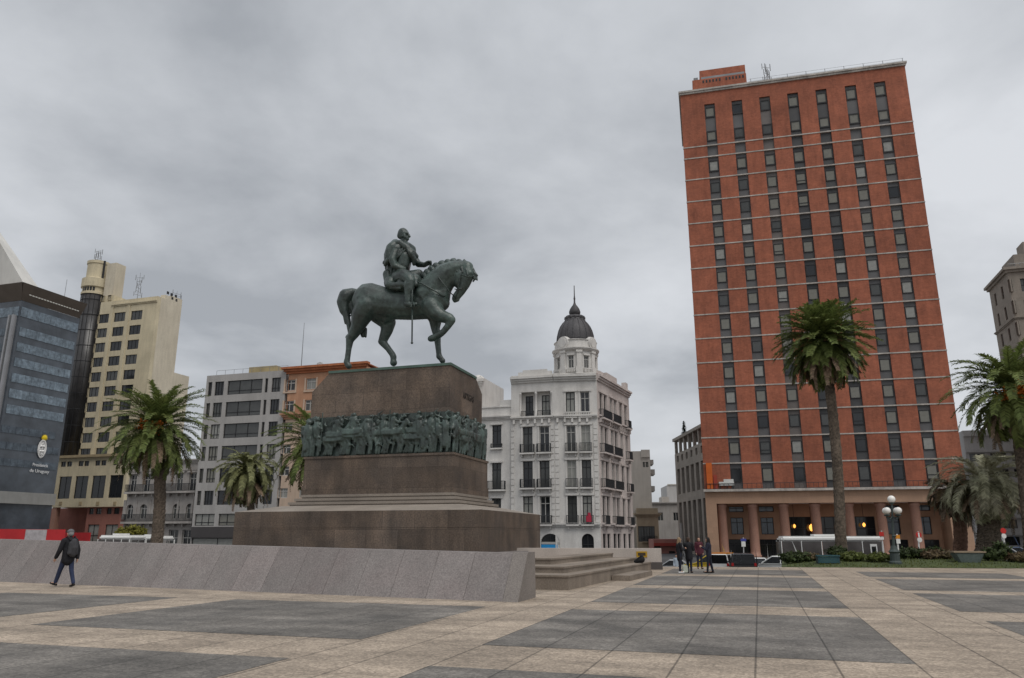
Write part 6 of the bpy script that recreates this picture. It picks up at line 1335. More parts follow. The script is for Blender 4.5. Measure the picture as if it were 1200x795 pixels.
bush('shrub', 'mixed brownish shrub left of the green trough', 1084, 1114, 641, 659, 46, L_RUST, 1800)
bush('shrub', 'dark shrub beneath the short dusty palm', 1092, 1108, 639, 655, 48, L_BUSH, 1200)
bush('shrub', 'dark upright shrub right of the green trough', 1150, 1178, 634, 657, 45, L_BUSH, 2200)
bush('shrub', 'rusty shrub at the right edge of the lawn', 1181, 1202, 648, 658, 44, L_RUST, 1200)
def yellow_tree():
    y = 90; x = x_at(155, y, 2); root = empty('yellow_tree', 'small yellow-green tree behind the white bus on the left', 'tree', (x, y, STREET)); rg = random.Random(4); b = bmesh.new(); tube(b, [(x, y, STREET), (x + .1, y, STREET + 1), (x, y, STREET + 2.2)], [.16, .12, .08], 8)
    for k in range(6): a = k * 1.05; bar(b, (x, y, STREET + 1.8), (x + 1.3 * math.cos(a), y + 1.0 * math.sin(a), STREET + 3.0), .06, 5, .02)
    part('trunk', b, M_TRUNK, root); b = bmesh.new()
    x0, x1 = x_at(141, y), x_at(172, y); zt_ = z_at(612, y)
    for t, h in ((.15, .8), (.38, .95), (.62, 1.0), (.85, .9)): leaves(b, rg, (x0 + (x1 - x0) * t, y + rg.uniform(-.6, .6), zt_ - 1.3), (.95, 1.2, 1.3 * h), 700, .17)
    part('crown', b, L_YEL, root)
yellow_tree()
def conifer():
    X, Z = SO.shifted(0, 3).hit(802, 508); base = SO.P(X, SOZ - .0, 3); zt_ = z_at(494, base.y); root = empty('roof_conifer', 'small dark conifer growing on the grey stone office roof', 'tree', tuple(base)); b = bmesh.new(); bar(b, base, (base.x, base.y, zt_), .1, 6, .02); part('trunk', b, M_TRUNK, root); rg = random.Random(5); b = bmesh.new(); H_ = zt_ - base.z
    for i in range(900):
        t = rg.random() ** .7; z = base.z + .2 + (1 - t) * (H_ - .1); rr = (.08 + 1.0 * t * (.75 + .25 * math.sin(t * 26))) * rg.uniform(.5, 1); a = rg.random() * 6.28; p = Vector((base.x + rr * math.cos(a), base.y + rr * math.sin(a), z - rr * .25)); d = Vector((math.cos(a), math.sin(a), -.35)) * .24; s = Vector((-math.sin(a), math.cos(a), 0)) * .07
        b.faces.new([b.verts.new(q) for q in (p - d, p + s, p + d, p - s)])
    part('crown', b, L_CON, root)
conifer()
# ================================================================== vehicles
M_TYRE = mat('tyre', (.02, .02, .02), .85, .1); M_RIM = mat('rim', (.35, .35, .36), .35, .1, metal=.7); M_CGL = mat('car_glass', (.015, .017, .019), .05, .2, spec=.6); M_BGL = mat('bus_glass', (.075, .068, .066), .15, .3, .8, spec=.5); M_TL = mat('tail_lamp', (.35, .015, .015), .2, .1, spec=.5); M_HL = mat('head_lamp', (.6, .6, .58), .1, .05, spec=.6); M_PLATE = mat('blank_plate', (.55, .55, .53), .6, .05); M_BLK = mat('bumper_black', (.02, .02, .022), .6, .1)
def paint(n, c): return mat(n, c, .25, .06, .5, spec=.5)
def car(name, label, cat, x, y, z, rot, body, Lc=4.2, Wc=1.74, Hc=1.45, van=False, extra=None, group=None):
    """body along local +Y (front), z up"""
    root = empty(name, label, cat, (x, y, z), rot, group); M = ROOTM[root]; h = Lc / 2; wr = .31; belt = .62 * Hc if not van else .56 * Hc
    fx, rx = h - .78, -h + .72
    prof = []                                            # side outline, front at +
    def arch(cx): return [(cx + .38 * math.cos(math.pi * k / 8), wr + .38 * math.sin(math.pi * k / 8)) for k in range(9)]
    if van: topl = [(-h + .02, .95), (-h + .05, belt), (h - .95, belt), (h - .12, belt - .14), (h, .58)]
    else: topl = [(-h, .75), (-h + .06, belt + .02), (-h + .55, belt + .04), (h - 1.25, belt), (h - .22, belt - .16), (h, .52)]
    bot = [(h - .05, .24)] + [(fx + .4, .22)] + arch(fx) + [(fx - .4, .22), (rx + .4, .22)] + arch(rx) + [(rx - .4, .24), (-h + .05, .3)]
    out = topl + bot
    b = bmesh.new(); rows = []
    for yy, ins in ((-Wc / 2 + .04, .05), (-Wc / 2, 0), (Wc / 2, 0), (Wc / 2 - .04, .05)): rows.append([b.verts.new((yy, px * (1 - ins * .12), pz - (ins if pz > .8 else -ins * .3))) for px, pz in out])
    rows[0], rows[3] = rows[0], rows[3]
    # crown: side panels lean in toward the belt line
    for r_ in (rows[0], rows[3]):
        for v in r_: v.co.z += .05 if v.co.z > .8 else 0
    order = [rows[1], rows[2]]
    for v in rows[0] + rows[3]: b.verts.remove(v)
    n = len(out)
    for i in range(n): b.faces.new((order[0][i], order[0][(i + 1) % n], order[1][(i + 1) % n], order[1][i]))
    f1 = b.faces.new(order[0]); f2 = b.faces.new(order[1][::-1]); bmesh.ops.triangulate(b, faces=[f1, f2]); 
    bmesh.ops.bevel(b, geom=[e for e in b.edges if abs(e.verts[0].co.x) > Wc / 2 - .01 and abs(e.verts[1].co.x) > Wc / 2 - .01 and e.is_boundary is False and len(e.link_faces) == 2 and e.calc_face_angle(0) > .9], offset=.05, segments=2, affect='EDGES')
    bmesh.ops.recalc_face_normals(b, faces=b.faces); o = lpart('body', b, body, root)
    # cabin: glass box, roof, pillars
    if van: lo = [(-h + .06, belt), (h - .95, belt)]; hi = [(-h + .16, Hc), (h - 1.5, Hc)]
    else: lo = [(-h + .35, belt + .03), (h - 1.2, belt + .01)]; hi = [(-h + .95, Hc), (h - 1.95, Hc)]
    wl, wh = Wc / 2 - .07, Wc / 2 - .22
    P_ = {}
    for s in (-1, 1):
        P_[s] = [Vector((s * wl, lo[0][0], lo[0][1])), Vector((s * wl, lo[1][0], lo[1][1])), Vector((s * wh, hi[1][0], hi[1][1] - .06)), Vector((s * wh, hi[0][0], hi[0][1] - .06))]
    def pane(name_, pts, m=M_CGL):
        c = sum(pts, Vector()) / 4; b = bmesh.new(); v = [b.verts.new(c + (p - c) * .94) for p in pts]; b.faces.new(v); bmesh.ops.solidify(b, geom=b.faces[:], thickness=.015); lpart(name_, b, m, root)
    L_, R_ = P_[-1], P_[1]
    pane('windscreen', [L_[1], R_[1], R_[2], L_[2]]); pane('rear_window', [L_[0], R_[0], R_[3], L_[3]])
    for q in (L_, R_):
        m0, m1 = q[0].lerp(q[1], .47), q[3].lerp(q[2], .47); pane('side_window', [q[0], m0, m1, q[3]]); pane('side_window', [m0, q[1], q[2], m1])
    b = bmesh.new(); v = [b.verts.new(p) for p in (L_[3], R_[3], R_[2], L_[2])]; t = [b.verts.new((p.co.x * .9, p.co.y * .96, Hc)) for p in v]; b.faces.new(t); 
    for i in range(4): b.faces.new((v[i], v[(i + 1) % 4], t[(i + 1) % 4], t[i]))
    for q in (L_, R_):
        for i, j, k in ((0, 3, .045), (1, 2, .04)): bar(b, q[i], q[j], k, 6)
        bar(b, q[0].lerp(q[1], .47), q[3].lerp(q[2], .47), .04, 6)
    box(b, -wl + .03, wl - .03, lo[0][0] + .12, lo[1][0] - .15, belt - .1, belt + .028)
    bmesh.ops.recalc_face_normals(b, faces=b.faces); lpart('roof', b, body, root)
    for s in (-1, 1):
        for cy in (fx, rx):
            b = bmesh.new(); bar(b, (s * (Wc / 2 - .2), cy, wr), (s * (Wc / 2 + .005), cy, wr), wr, 18); w_ = lpart('wheel', b, M_TYRE, root); ROOTM[w_] = M
            b = bmesh.new(); bar(b, (s * (Wc / 2 + .004), cy, wr), (s * (Wc / 2 + .02), cy, wr), wr * .62, 14); r = link('rim', mesh_of('rim', b, M_RIM), w_, M)
        b = bmesh.new(); box(b, s * Wc / 2 - s * .28 if s > 0 else -Wc / 2 + .04, s * Wc / 2 - .04 if s > 0 else -Wc / 2 + .28, h - .12, h + .012, .58, .74); lpart('headlight', b, M_HL, root)
        b = bmesh.new(); z0, z1 = (.78, 1.0) if van else (.72, .9); xa = Wc / 2 - (.2 if van else .34); box(b, min(s * xa, s * (Wc / 2 - .03)), max(s * xa, s * (Wc / 2 - .03)), -h - .014, -h + .1, z0, z1); lpart('tail_light', b, M_TL, root)
        b = bmesh.new(); ball(b, (s * (Wc / 2 + .1), h - 1.35, belt + .08), .1, 2, (1, .6, .7)); lpart('mirror', b, body, root)
    b = bmesh.new(); box(b, -.26, .26, -h - .02, -h + .02, .56, .68); lpart('number_plate', b, M_PLATE, root)
    b = bmesh.new(); box(b, -Wc / 2 + .02, Wc / 2 - .02, -h - .05, -h + .1, .3, .5); box(b, -Wc / 2 + .02, Wc / 2 - .02, h - .1, h + .05, .28, .46); lpart('bumper', b, M_BLK, root)
    if extra: extra(root, h, Wc, Hc, belt)
    return root
P_WHITE = paint('paint_white', (.72, .72, .70)); P_BLACK = paint('paint_charcoal', (.03, .032, .036)); P_GREY = paint('paint_silver', (.34, .35, .36)); P_ORANGE = paint('paint_orange', (.62, .22, .02)); P_YEL = paint('paint_yellow', (.6, .42, .03)); P_NAVY = paint('paint_navy', (.03, .05, .10))
def taxi(root, h, W_, Hc, belt):
    b = bmesh.new(); box(b, -W_ / 2 + .24, W_ / 2 - .24, -h + .25, h - 1.7, Hc + .002, Hc + .09); lpart('roof_stripe', b, P_ORANGE, root)
    b = bmesh.new(); box(b, W_ / 2 + .001, W_ / 2 + .012, -h + 1.2, h - 1.3, .62, .8); box(b, -W_ / 2 - .012, -W_ / 2 - .001, -h + 1.2, h - 1.3, .62, .8); lpart('side_stripe', b, P_YEL, root)
def cz(v, y, hgt): return max(STREET, z_at(v, y) - hgt)
car('van', 'white van with an orange roof stripe beside the standing group', 'van', x_at(849, 62, .3), 62, z_at(647.5, 62) - 1.75, -R(30), P_WHITE, 4.0, 1.7, 1.66, True, taxi)
car('parked_car', 'dark car seen from behind between the white van and a white car', 'car', x_at(870, 58.5, 0), 58.5, z_at(648.5, 58.5) - 1.62, -R(14), P_BLACK, 4.3, 1.8, 1.62, True)
car('parked_car', 'small white car just right of the dark car', 'car', x_at(887, 66, 0), 66, z_at(653.5, 66) - 1.45, -R(16), P_WHITE, 4.0, 1.66, 1.45)
car('parked_car', 'white car partly hidden by the left shrub and lawn', 'car', x_at(909, 60, 0), 60, z_at(651.5, 60) - 1.46, R(58), P_WHITE, 4.2, 1.74, 1.46)
car('parked_car', 'yellow and white car behind the standing group', 'car', x_at(829, 66, 0), 66, z_at(651, 66) - 1.5, R(70), P_YEL, 4.1, 1.7, 1.5)
car('parked_car', 'pale car low in the street left of the standing group', 'car', x_at(786, 74, -1), 74, z_at(656.0, 74) - 1.45, R(75), P_GREY, 4.1, 1.7, 1.45)
car('parked_car', 'white car at the right edge beyond the lawn', 'car', x_at(1199, 62, 0), 62, z_at(650.5, 62) - 1.45, R(75), P_WHITE, 4.2, 1.74, 1.45)
car('parked_car', 'silver car behind the short dusty palm', 'car', x_at(1160, 60, 0), 60, z_at(640, 60) - 1.5, R(75), P_GREY, 4.2, 1.74, 1.5)
car('parked_car', 'navy car behind the shrub right of the green trough', 'car', x_at(1176, 66, 0), 66, z_at(641, 66) - 1.5, R(70), P_NAVY, 4.2, 1.74, 1.5)
def bus(label, x0u, x1u, y, vroof, ang, low, Hb=3.05, doors=True):
    z = z_at(vroof, y) - Hb; pl = Plane(x_at(x0u, y, 1.5), y, ang, z); Lb = pl.X(x1u, vroof + 8); root = empty('city_bus', label, 'bus', tuple(pl.P(Lb / 2, z, 1.2)), -R(ang)); W_ = 2.5
    b = bmesh.new(); pbox(b, pl, 0, Lb, z + .32, z + 1.42, 0, W_); part('lower_body', b, low, root)
    b = bmesh.new(); pbox(b, pl, .12, Lb - .05, z + 2.58, z + Hb, .03, W_ - .03); bmesh.ops.bevel(b, geom=[e for e in b.edges], offset=.16, segments=3, affect='EDGES')
    k = 0; n = max(4, int(Lb / 1.6))
    for i in range(n + 1): x = .06 + (Lb - .18) * i / n; pbox(b, pl, x, x + .06, z + 1.421, z + 2.66, .012, .14); pbox(b, pl, x, x + .09, z + 1.421, z + 2.66, W_ - .14, W_ - .012)
    part('upper_body', b, P_WHITE, root)
    for i in range(n): x = .06 + (Lb - .18) * i / n; b = bmesh.new(); pbox(b, pl, x + .1, x + (Lb - .18) / n - .01, z + 1.44, z + 2.62, .03, .07); part('side_window', b, M_BGL, root)
    b = bmesh.new(); pbox(b, pl, .02, .06, z + 1.45, z + 2.6, .15, W_ - .15); part('windscreen', b, M_CGL, root)
    b = bmesh.new(); pbox(b, pl, Lb - .1, Lb - .06, z + 1.4, z + 2.3, .3, W_ - .3); part('rear_window', b, M_CGL, root)
    b = bmesh.new(); pbox(b, pl, Lb * .35, Lb * .55, z + Hb, z + Hb + .16, .5, 2.0); part('roof_unit', b, P_WHITE, root)
    for x in (Lb * .2, Lb * .74):
        for d in (-.01, W_ - .27): b = bmesh.new(); c = pl.P(x, z + .48, d); bar(b, c, c + pl.n * .28, .48, 18); part('wheel', b, M_TYRE, root)
    if doors: b = bmesh.new(); xa, xb = Lb * .865, Lb * .93; pbox(b, pl, xa, xb, z + .4, z + 2.4, -.02, .028); part('door', b, P_WHITE, root); b = bmesh.new(); pbox(b, pl, xa + .1, xb - .1, z + 1.2, z + 2.2, -.035, -.022); part('door_window', b, M_CGL, root)
    return pl, Lb, z
P_LIME = paint('bus_lime', (.42, .40, .10)); P_PALE = paint('bus_pale', (.5, .5, .5))
bus('white and yellow-green bus passing behind the tall palm', 914, 1036, 68, 628.5, 9, P_LIME)
bus('white bus roof showing above the sloping parapet', 114, 152, 80, 627.3, 14, P_PALE, doors=False)
bus('shorter white bus behind the yellow tree and palm', 153, 187, 84, 628.3, 14, P_PALE, doors=False)
# ================================================================== street furniture
M_LG = mat('lamp_green_iron', (.05, .065, .062), .55, .15); M_GLOBE = mat('opal_globe', (.78, .76, .72), .3, .05, spec=.5)
def lamp():
    y = 43.6; x = x_at(1050, y, 0); zt_ = z_at(584.5, y); gz = .02; r = empty('street_lamp', 'cast iron street lamp with five white globes on the lawn edge', 'street lamp', (x, y, gz)); H_ = zt_ - gz
    xt = x_at(1044.5, y, zt_); top = Vector((xt, y, zt_ - .2))
    b = bmesh.new(); lathe(b, (x, y, gz), [(.34, 0), (.34, .22), (.26, .3), (.24, .7), (.3, .78), (.2, .9), (.13, 1.1)], 12); part('base', b, M_LG, r)
    b = bmesh.new(); tube(b, [(x, y, gz + 1.0), Vector((x, y, gz + 1)).lerp(top, .5), top], [.085, .06, .045], 12); lathe(b, Vector((x, y, gz)).lerp(top, .45), [(.09, 0), (.13, .06), (.09, .12)], 12); part('pole', b, M_LG, r)
    za = z_at(606, y); c = Vector((x, y, gz)).lerp(top, (za - gz) / (top.z - gz))
    for k in range(4):
        a = R(TH + 90 * k + 10); d = Vector((math.cos(a), math.sin(a), 0)); b = bmesh.new(); e = c + d * .4 + Vector((0, 0, .1)); tube(b, [c + Vector((0, 0, .05)), c + d * .25 - Vector((0, 0, .12)), c + d * .39 - Vector((0, 0, .05)), e], .03, 6); lathe(b, e, [(.1, -.05), (.13, 0), (.1, .04)], 10); o = part('arm', b, M_LG, r)
        b = bmesh.new(); ball(b, e + Vector((0, 0, .24)), .185, 3); ROOTM[o] = ROOTM[r]; part('globe', b, M_GLOBE, o, True)
    b = bmesh.new(); lathe(b, top, [(.1, -.1), (.14, -.02), (.1, .04)], 10); part('top_collar', b, M_LG, r); b = bmesh.new(); ball(b, top + Vector((0, 0, .16)), .21, 3); part('globe', b, M_GLOBE, r, True)
lamp()
S_RED = mat('sign_red', (.5, .03, .025), .5, .08); S_WHITE = mat('sign_white', (.72, .72, .7), .5, .05); S_ORG = mat('sign_orange', (.65, .25, .02), .5, .05); S_BLUE = mat('sign_violet', (.06, .07, .3), .5, .05); S_POLE = mat('sign_pole', (.5, .5, .5), .5, .1)
def sign(label, ub, vb, ut, vt, y, plates, poleM=S_POLE, cat='road sign', gz=None, back=None):
    p0 = at_y(ub, vb, y); p1 = at_y(ut, vt, y); p0.z = gz if gz is not None else p0.z; r = empty('road_sign', label, cat, tuple(p0)); b = bmesh.new(); bar(b, p0, p1, .045, 8); part('pole', b, poleM, r)
    for i, (kind, u, v, w_, h_, m) in enumerate(plates):
        c = at_y(u, v, y); c.y -= .06 + .012 * i; s = c.y / FPX; b = bmesh.new()
        if kind == 'disc': bmesh.ops.create_cone(b, cap_ends=True, segments=24, radius1=w_ * s / 2, radius2=w_ * s / 2, depth=.02, matrix=Matrix.Translation(c) @ Matrix.Rotation(R(90), 4, 'X'))
        else: box(b, c.x - w_ * s / 2, c.x + w_ * s / 2, c.y - .01, c.y + .01, c.z - h_ * s / 2, c.z + h_ * s / 2)
        part('plate', b, m, r)
sign('orange over white sign on a leaning white pole beside the lamp', 1054, 660, 1051, 626, 44.4, [('box', 1051.5, 629.3, 4.6, 4, S_ORG), ('box', 1052, 634.5, 4.4, 5, S_WHITE)], S_WHITE)
sign('red round sign over a white plate among the shrubs', 1077.5, 655, 1076, 623, 47.5, [('disc', 1076, 627, 6.5, 6.5, S_RED), ('box', 1076, 627, 1.6, 5, S_WHITE), ('disc', 1077, 632.8, 5.4, 5.4, S_WHITE)], S_WHITE)
sign('red round sign on a slanting white pole near the right edge', 1180, 657, 1174.5, 620, 45.2, [('disc', 1175, 622.3, 6.4, 6.4, S_RED), ('disc', 1175.6, 628.4, 5.4, 5.4, S_WHITE)], S_WHITE)
sign('red square sign just above the rear of the passing bus', 1033.5, 650, 1033, 622, 66, [('box', 1032.6, 626, 5.2, 4.6, S_RED), ('box', 1033.4, 631, 3.6, 3, S_WHITE)], gz=STREET)
sign('violet and white sign in front of the hotel porch', 871, 652, 871, 630, 72, [('box', 871, 633, 6.2, 2.8, S_BLUE), ('box', 871, 637.8, 4.6, 5.6, S_WHITE)], gz=STREET)
def bench():
    y = 44.2; pl = Plane(x_at(957.5, y, .3), y, 12, .02); W_ = pl.X(985, 658); g = .03; zt_ = max(.55, pl.Z(970, 650.8)); M_ = mat('teal_paint', (.03, .085, .10), .6, .15, .8, streak=.2); r = empty('bench', 'teal box bench with a solid front at the lawn edge left of the tall palm', 'bench', tuple(pl.P(W_ / 2, g)), -R(12))
    b = bmesh.new()
    for k in range(4): pbox(b, pl, 0, W_, zt_ - .07, zt_, -.06 + .14 * k, .06 + .14 * k)
    part('seat', b, M_, r); b = bmesh.new()
    for k in range(3): z = g + .14 + k * (zt_ - .23 - g) / 3; pbox(b, pl, .06, W_ - .06, z + .012, z + (zt_ - .23 - g) / 3, -.02, .02)
    part('front_panel', b, M_, r)
    for x in (.02, W_ - .16): b = bmesh.new(); pbox(b, pl, x, x + .14, g - .03, zt_ - .072, .021, .5); part('leg', b, M_LG, r)
bench()
def trough():
    y = 43.8; pl = Plane(x_at(1119.5, y, .3), y, 12, .02); W_ = pl.X(1154.5, 650); g = .02; zt_ = pl.Z(1137, 646.3); M_ = mat('trough_green', (.13, .16, .15), .7, .2, .8, .15, 12, streak=.3); r = empty('planter_trough', 'grey-green tapered trough standing on the lawn under the short palm', 'planter', tuple(pl.P(W_ / 2, g)), -R(12))
    b = bmesh.new(); t = [pl.P(.0, zt_ - .08, -.05), pl.P(W_, zt_ - .08, -.05), pl.P(W_, zt_ - .08, .85), pl.P(0, zt_ - .08, .85)]; q = [pl.P(.35, g, .1), pl.P(W_ - .35, g, .1), pl.P(W_ - .35, g, .7), pl.P(.35, g, .7)]
    vt_ = [b.verts.new(p) for p in t]; vq = [b.verts.new(p) for p in q]; b.faces.new(vt_); b.faces.new(vq[::-1])
    for i in range(4): b.faces.new((vq[i], vq[(i + 1) % 4], vt_[(i + 1) % 4], vt_[i]))
    bmesh.ops.bevel(b, geom=b.edges[:], offset=.06, segments=2, affect='EDGES'); part('basin', b, M_, r)
    b = bmesh.new(); pbox(b, pl, -.04, W_ + .04, zt_ - .078, zt_, -.09, .89); part('rim', b, mat('trough_rim', (.26, .20, .14), .8, .2, 1), r)
trough()
def black_bag():
    p = plz_ = at_y(750, 658, 31.5); zt_ = .66; y = T1.y + sE1.y * 11.2 - sE2.y * .9; x = T1.x + sE1.x * 11.2 - sE2.x * .9; x = x_at(749.5, y, .6)
    r = empty('black_bag', 'slumped black bag lying on the stone steps', 'bag', (x, y, .455)); b = bmesh.new(); chain(b, [(x - .2, y, .455 + .07, .07), (x - .05, y, .455 + .12, .12), (x + .1, y, .455 + .15, .15)], 2); chain(b, [(x + .1, y, .455 + .15, .15), (x + .1, y, .455 + .3, .08)], 2); b = fuse(b, .02, 2); M_ = mat('bag_black', (.012, .012, .013), .8, .2); part('sack', b, M_, r, True)
    b = bmesh.new(); tube(b, [(x - .15, y - .08, .6), (x - .05, y - .12, .72), (x + .08, y - .1, .78)], .015, 6); part('strap', b, M_, r)
black_bag()
# ================================================================== people
SKIN = mat('skin', (.42, .25, .18), .6, .08, 4); HAIRS = {k: mat('hair_' + k, c, .7, .15, 6) for k, c in (('grey', (.22, .22, .22)), ('brown', (.05, .03, .02)), ('dark', (.012, .010, .01)), ('fair', (.22, .15, .09)))}
def cloth(n, c): return mat('cloth_' + n, c, .85, .2, 3, .12, 20)
C_BLACK = cloth('black', (.014, .014, .017)); C_JEAN = cloth('denim', (.025, .035, .075)); C_DARKJ = cloth('dark_denim', (.015, .018, .03)); C_MAROON = cloth('maroon', (.075, .018, .028)); C_GREY = cloth('grey', (.05, .05, .055)); C_PALE = cloth('pale_blue', (.42, .48, .54)); C_SHOE = cloth('shoe_black', (.015, .013, .012)); C_WSHOE = cloth('shoe_white', (.7, .7, .7)); C_CAP = cloth('cap_grey', (.12, .12, .125)); C_BAGP = cloth('bag_pale', (.55, .58, .5)); C_NAVY = cloth('navy', (.018, .02, .035)); C_SCARF = cloth('scarf', (.3, .3, .3))
def human(label, x, y, z, face, h, legs, arms, jacket, trousers, shoes, hair, coat=.78, longhair=False, cap=None, lean=0., headturn=0., group=None, bulk=1.0, female=False, scarf=None):
    """faces local +Y; legs = ((hip pitch, knee bend) left, right); arms = ((elbow xyz, wrist xyz) left, right) relative to the shoulder"""
    root = empty('person', label, 'person', (x, y, z), R(face), group); s = h / 1.75; ws = (.185 if not female else .165)
    def lp(bm, name, m, voxel, sm=2): lb = fuse(bm, voxel, sm, .45); lb.transform(Matrix.Diagonal((s, s, s, 1))); lb.transform(Matrix.Translation((0, 0, -dz))); return lpart(name, lb, m, root, True)
    hips = {-1: Vector((-.095, 0, .92)), 1: Vector((.095, 0, .92))}; J = {}
    low = 9
    for sd_, (a, k) in zip((-1, 1), legs):
        a, k = R(a), R(k); kn = hips[sd_] + Vector((0, math.sin(a), -math.cos(a))) * .43; an = kn + Vector((0, math.sin(a - k), -math.cos(a - k))) * .41; f = a - k
        toe = an + Vector((0, math.cos(f * .6), math.sin(f * .6) * .9)) * .17 + Vector((sd_ * .03, 0, -.045)); heel = an + Vector((0, -.05 * math.cos(f), -.05 - .02 * math.sin(f))); J[sd_] = (kn, an, toe, heel); low = min(low, toe.z - .035, heel.z - .035)
    dz = low * s
    LN = lambda zz: Vector((0, lean * (zz - .92), 0))
    ch = Vector((0, 0, 1.33)) + LN(1.33); nk = Vector((0, -.005, 1.48)) + LN(1.48); hd = Vector((0, .025, 1.625)) + LN(1.6)
    T4 = lambda v, r: (v.x, v.y, v.z, r)
    sh = {q: Vector((q * ws, 0, 1.41)) + LN(1.41) for q in (-1, 1)}
    AR = {}
    for q, (e, w_) in zip((-1, 1), arms): AR[q] = (sh[q] + Vector(e), sh[q] + Vector(w_))
    ht = R(headturn); fw = Vector((-math.sin(ht), math.cos(ht), 0)); rt = Vector((math.cos(ht), math.sin(ht), 0))
    # body: one skin
    b = bmesh.new(); chain(b, [T4(Vector((0, 0, .95)), .125), T4(Vector((0, 0, 1.15)) + LN(1.15), .12), T4(ch, .135), T4(nk, .06), T4(hd - Vector((0, 0, .06)), .058)]); chain(b, [T4(sh[-1], .06), T4(ch + Vector((0, 0, .08)), .08), T4(sh[1], .06)])
    ball(b, hd, .098, 3, (.86, 1.0, 1.18)); ball(b, hd + fw * .035 + Vector((0, 0, -.06)), .06, 2); ball(b, hd + fw * .102 + Vector((0, 0, -.012)), .017, 2, (.9, 1.2, 1.5)); ball(b, hd + fw * .088 + Vector((0, 0, -.06)), .016, 2, (1.6, .7, .6)); ball(b, hd + fw * .078 + Vector((0, 0, -.1)), .022, 2)
    for q in (-1, 1): ball(b, hd + rt * q * .086 + Vector((0, 0, -.01)), .024, 2, (.5, .9, 1.3)); ball(b, hd + fw * .086 + rt * q * .034 + Vector((0, 0, .028)), .016, 1, (1.3, .6, .6))
    for q in (-1, 1):
        kn, an, toe, heel = J[q]; chain(b, [T4(hips[q], .085), T4(kn, .055), T4(kn.lerp(an, .35), .052), T4(an, .036)]); chain(b, [T4(an, .034), T4(toe, .03)]); chain(b, [T4(an, .034), T4(heel, .03)])
        e, w_ = AR[q]; chain(b, [T4(sh[q], .055), T4(e, .042), T4(w_, .029)]); d = (w_ - e).normalized(); sdv = d.orthogonal().normalized(); inn = Vector((-q, .2, -.1)); sdv = (d.cross(inn)).normalized(); cu = sdv.cross(d).normalized() * -1
        if cu.dot(inn) < 0: cu = -cu
        pm = w_ + d * .075; chain(b, [T4(w_, .028), T4(pm + sdv * .02, .026)]); chain(b, [T4(w_, .026), T4(pm - sdv * .02, .026)])
        for f_, ln in ((-1.5, .062), (-.5, .076), (.5, .08), (1.5, .07)): p0 = pm + sdv * .021 * f_; p1 = p0 + d * ln * .55; chain(b, [T4(p0, .012), T4(p1, .0105), T4(p1 + d * ln * .3 + cu * ln * .35, .009)])
        p0 = w_ + d * .025 + sdv * .03; chain(b, [T4(p0, .014), T4(p0 + sdv * .03 + d * .03 + cu * .01, .012), T4(p0 + sdv * .035 + d * .06 + cu * .02, .01)])
    lp(b, 'body', SKIN, .011)
    # trousers, shoes
    b = bmesh.new(); chain(b, [T4(Vector((-.07, 0, .95)), .125), T4(Vector((.07, 0, .95)), .125)])
    for q in (-1, 1): kn, an, toe, heel = J[q]; chain(b, [T4(hips[q], .105), T4(kn, .078), T4(an + Vector((0, 0, .02)), .064)])
    lp(b, 'trousers', trousers, .016)
    for q in (-1, 1): b = bmesh.new(); kn, an, toe, heel = J[q]; chain(b, [T4(heel, .042), T4(heel.lerp(toe, .6), .042), T4(toe + Vector((0, .03, 0)), .034)]); chain(b, [T4(an + Vector((0, 0, -.01)), .044), T4(heel.lerp(toe, .45), .042)]); lp(b, 'shoe', shoes, .012)
    # jacket with sleeves
    b = bmesh.new(); k = bulk; chain(b, [(0, 0, coat, .155 * k), (0, 0, 1.0, .15 * k), T4(Vector((0, 0, 1.15)) + LN(1.15), .15 * k), T4(ch, .165 * k), T4(ch + Vector((0, 0, .1)), .11), T4(nk + Vector((0, 0, -.01)), .085)], 2, .95); chain(b, [(-.07, 0, coat, .13 * k), (-.07, 0, 1.1, .12 * k)]); chain(b, [(.07, 0, coat, .13 * k), (.07, 0, 1.1, .12 * k)]); chain(b, [T4(sh[-1], .088 * k), T4(ch + Vector((0, 0, .07)), .12), T4(sh[1], .088 * k)])
    for q in (-1, 1): e, w_ = AR[q]; chain(b, [T4(sh[q], .086 * k), T4(e, .07 * k), T4(e.lerp(w_, .93), .055 * k)])
    lp(b, 'jacket', jacket, .016)
    # hair or cap
    b = bmesh.new(); ball(b, hd + Vector((0, 0, .035)) - fw * .02, .102, 3, (.9, 1.0, 1.02)); ball(b, hd - fw * .045 - Vector((0, 0, .01)), .085, 2)
    if longhair: chain(b, [T4(hd - fw * .05, .09), T4(hd - fw * .075 - Vector((0, 0, .16)), .085), T4(hd - fw * .1 - Vector((0, 0, .3)), .06)]); [chain(b, [T4(hd + rt * q * .07, .045), T4(hd + rt * q * .085 + fw * .01 - Vector((0, 0, .2)), .035)]) for q in (-1, 1)]
    lp(b, 'hair', hair, .014)
    if cap: b = bmesh.new(); ball(b, hd + Vector((0, 0, .06)) - fw * .01, .108, 3, (.92, 1.02, .8)); chain(b, [T4(hd + fw * .09 + Vector((0, 0, .06)), .03), T4(hd + fw * .15 + Vector((0, 0, .045)), .015)]); lp(b, 'cap', cap, .012)
    if scarf: b = bmesh.new(); [chain(b, [T4(nk + Vector((q * .06, .05, 0)), .045), T4(ch + Vector((q * .08, .16, -.05)), .035), T4(ch + Vector((q * .02, .17, -.35)), .03)]) for q in (-1, 1)]; lp(b, 'scarf', scarf, .014)
    return root, s, dz
REL = ((-.05, -.03, -.29), (-.03, .08, -.54)); RELr = ((.05, -.03, -.29), (.03, .08, -.54))
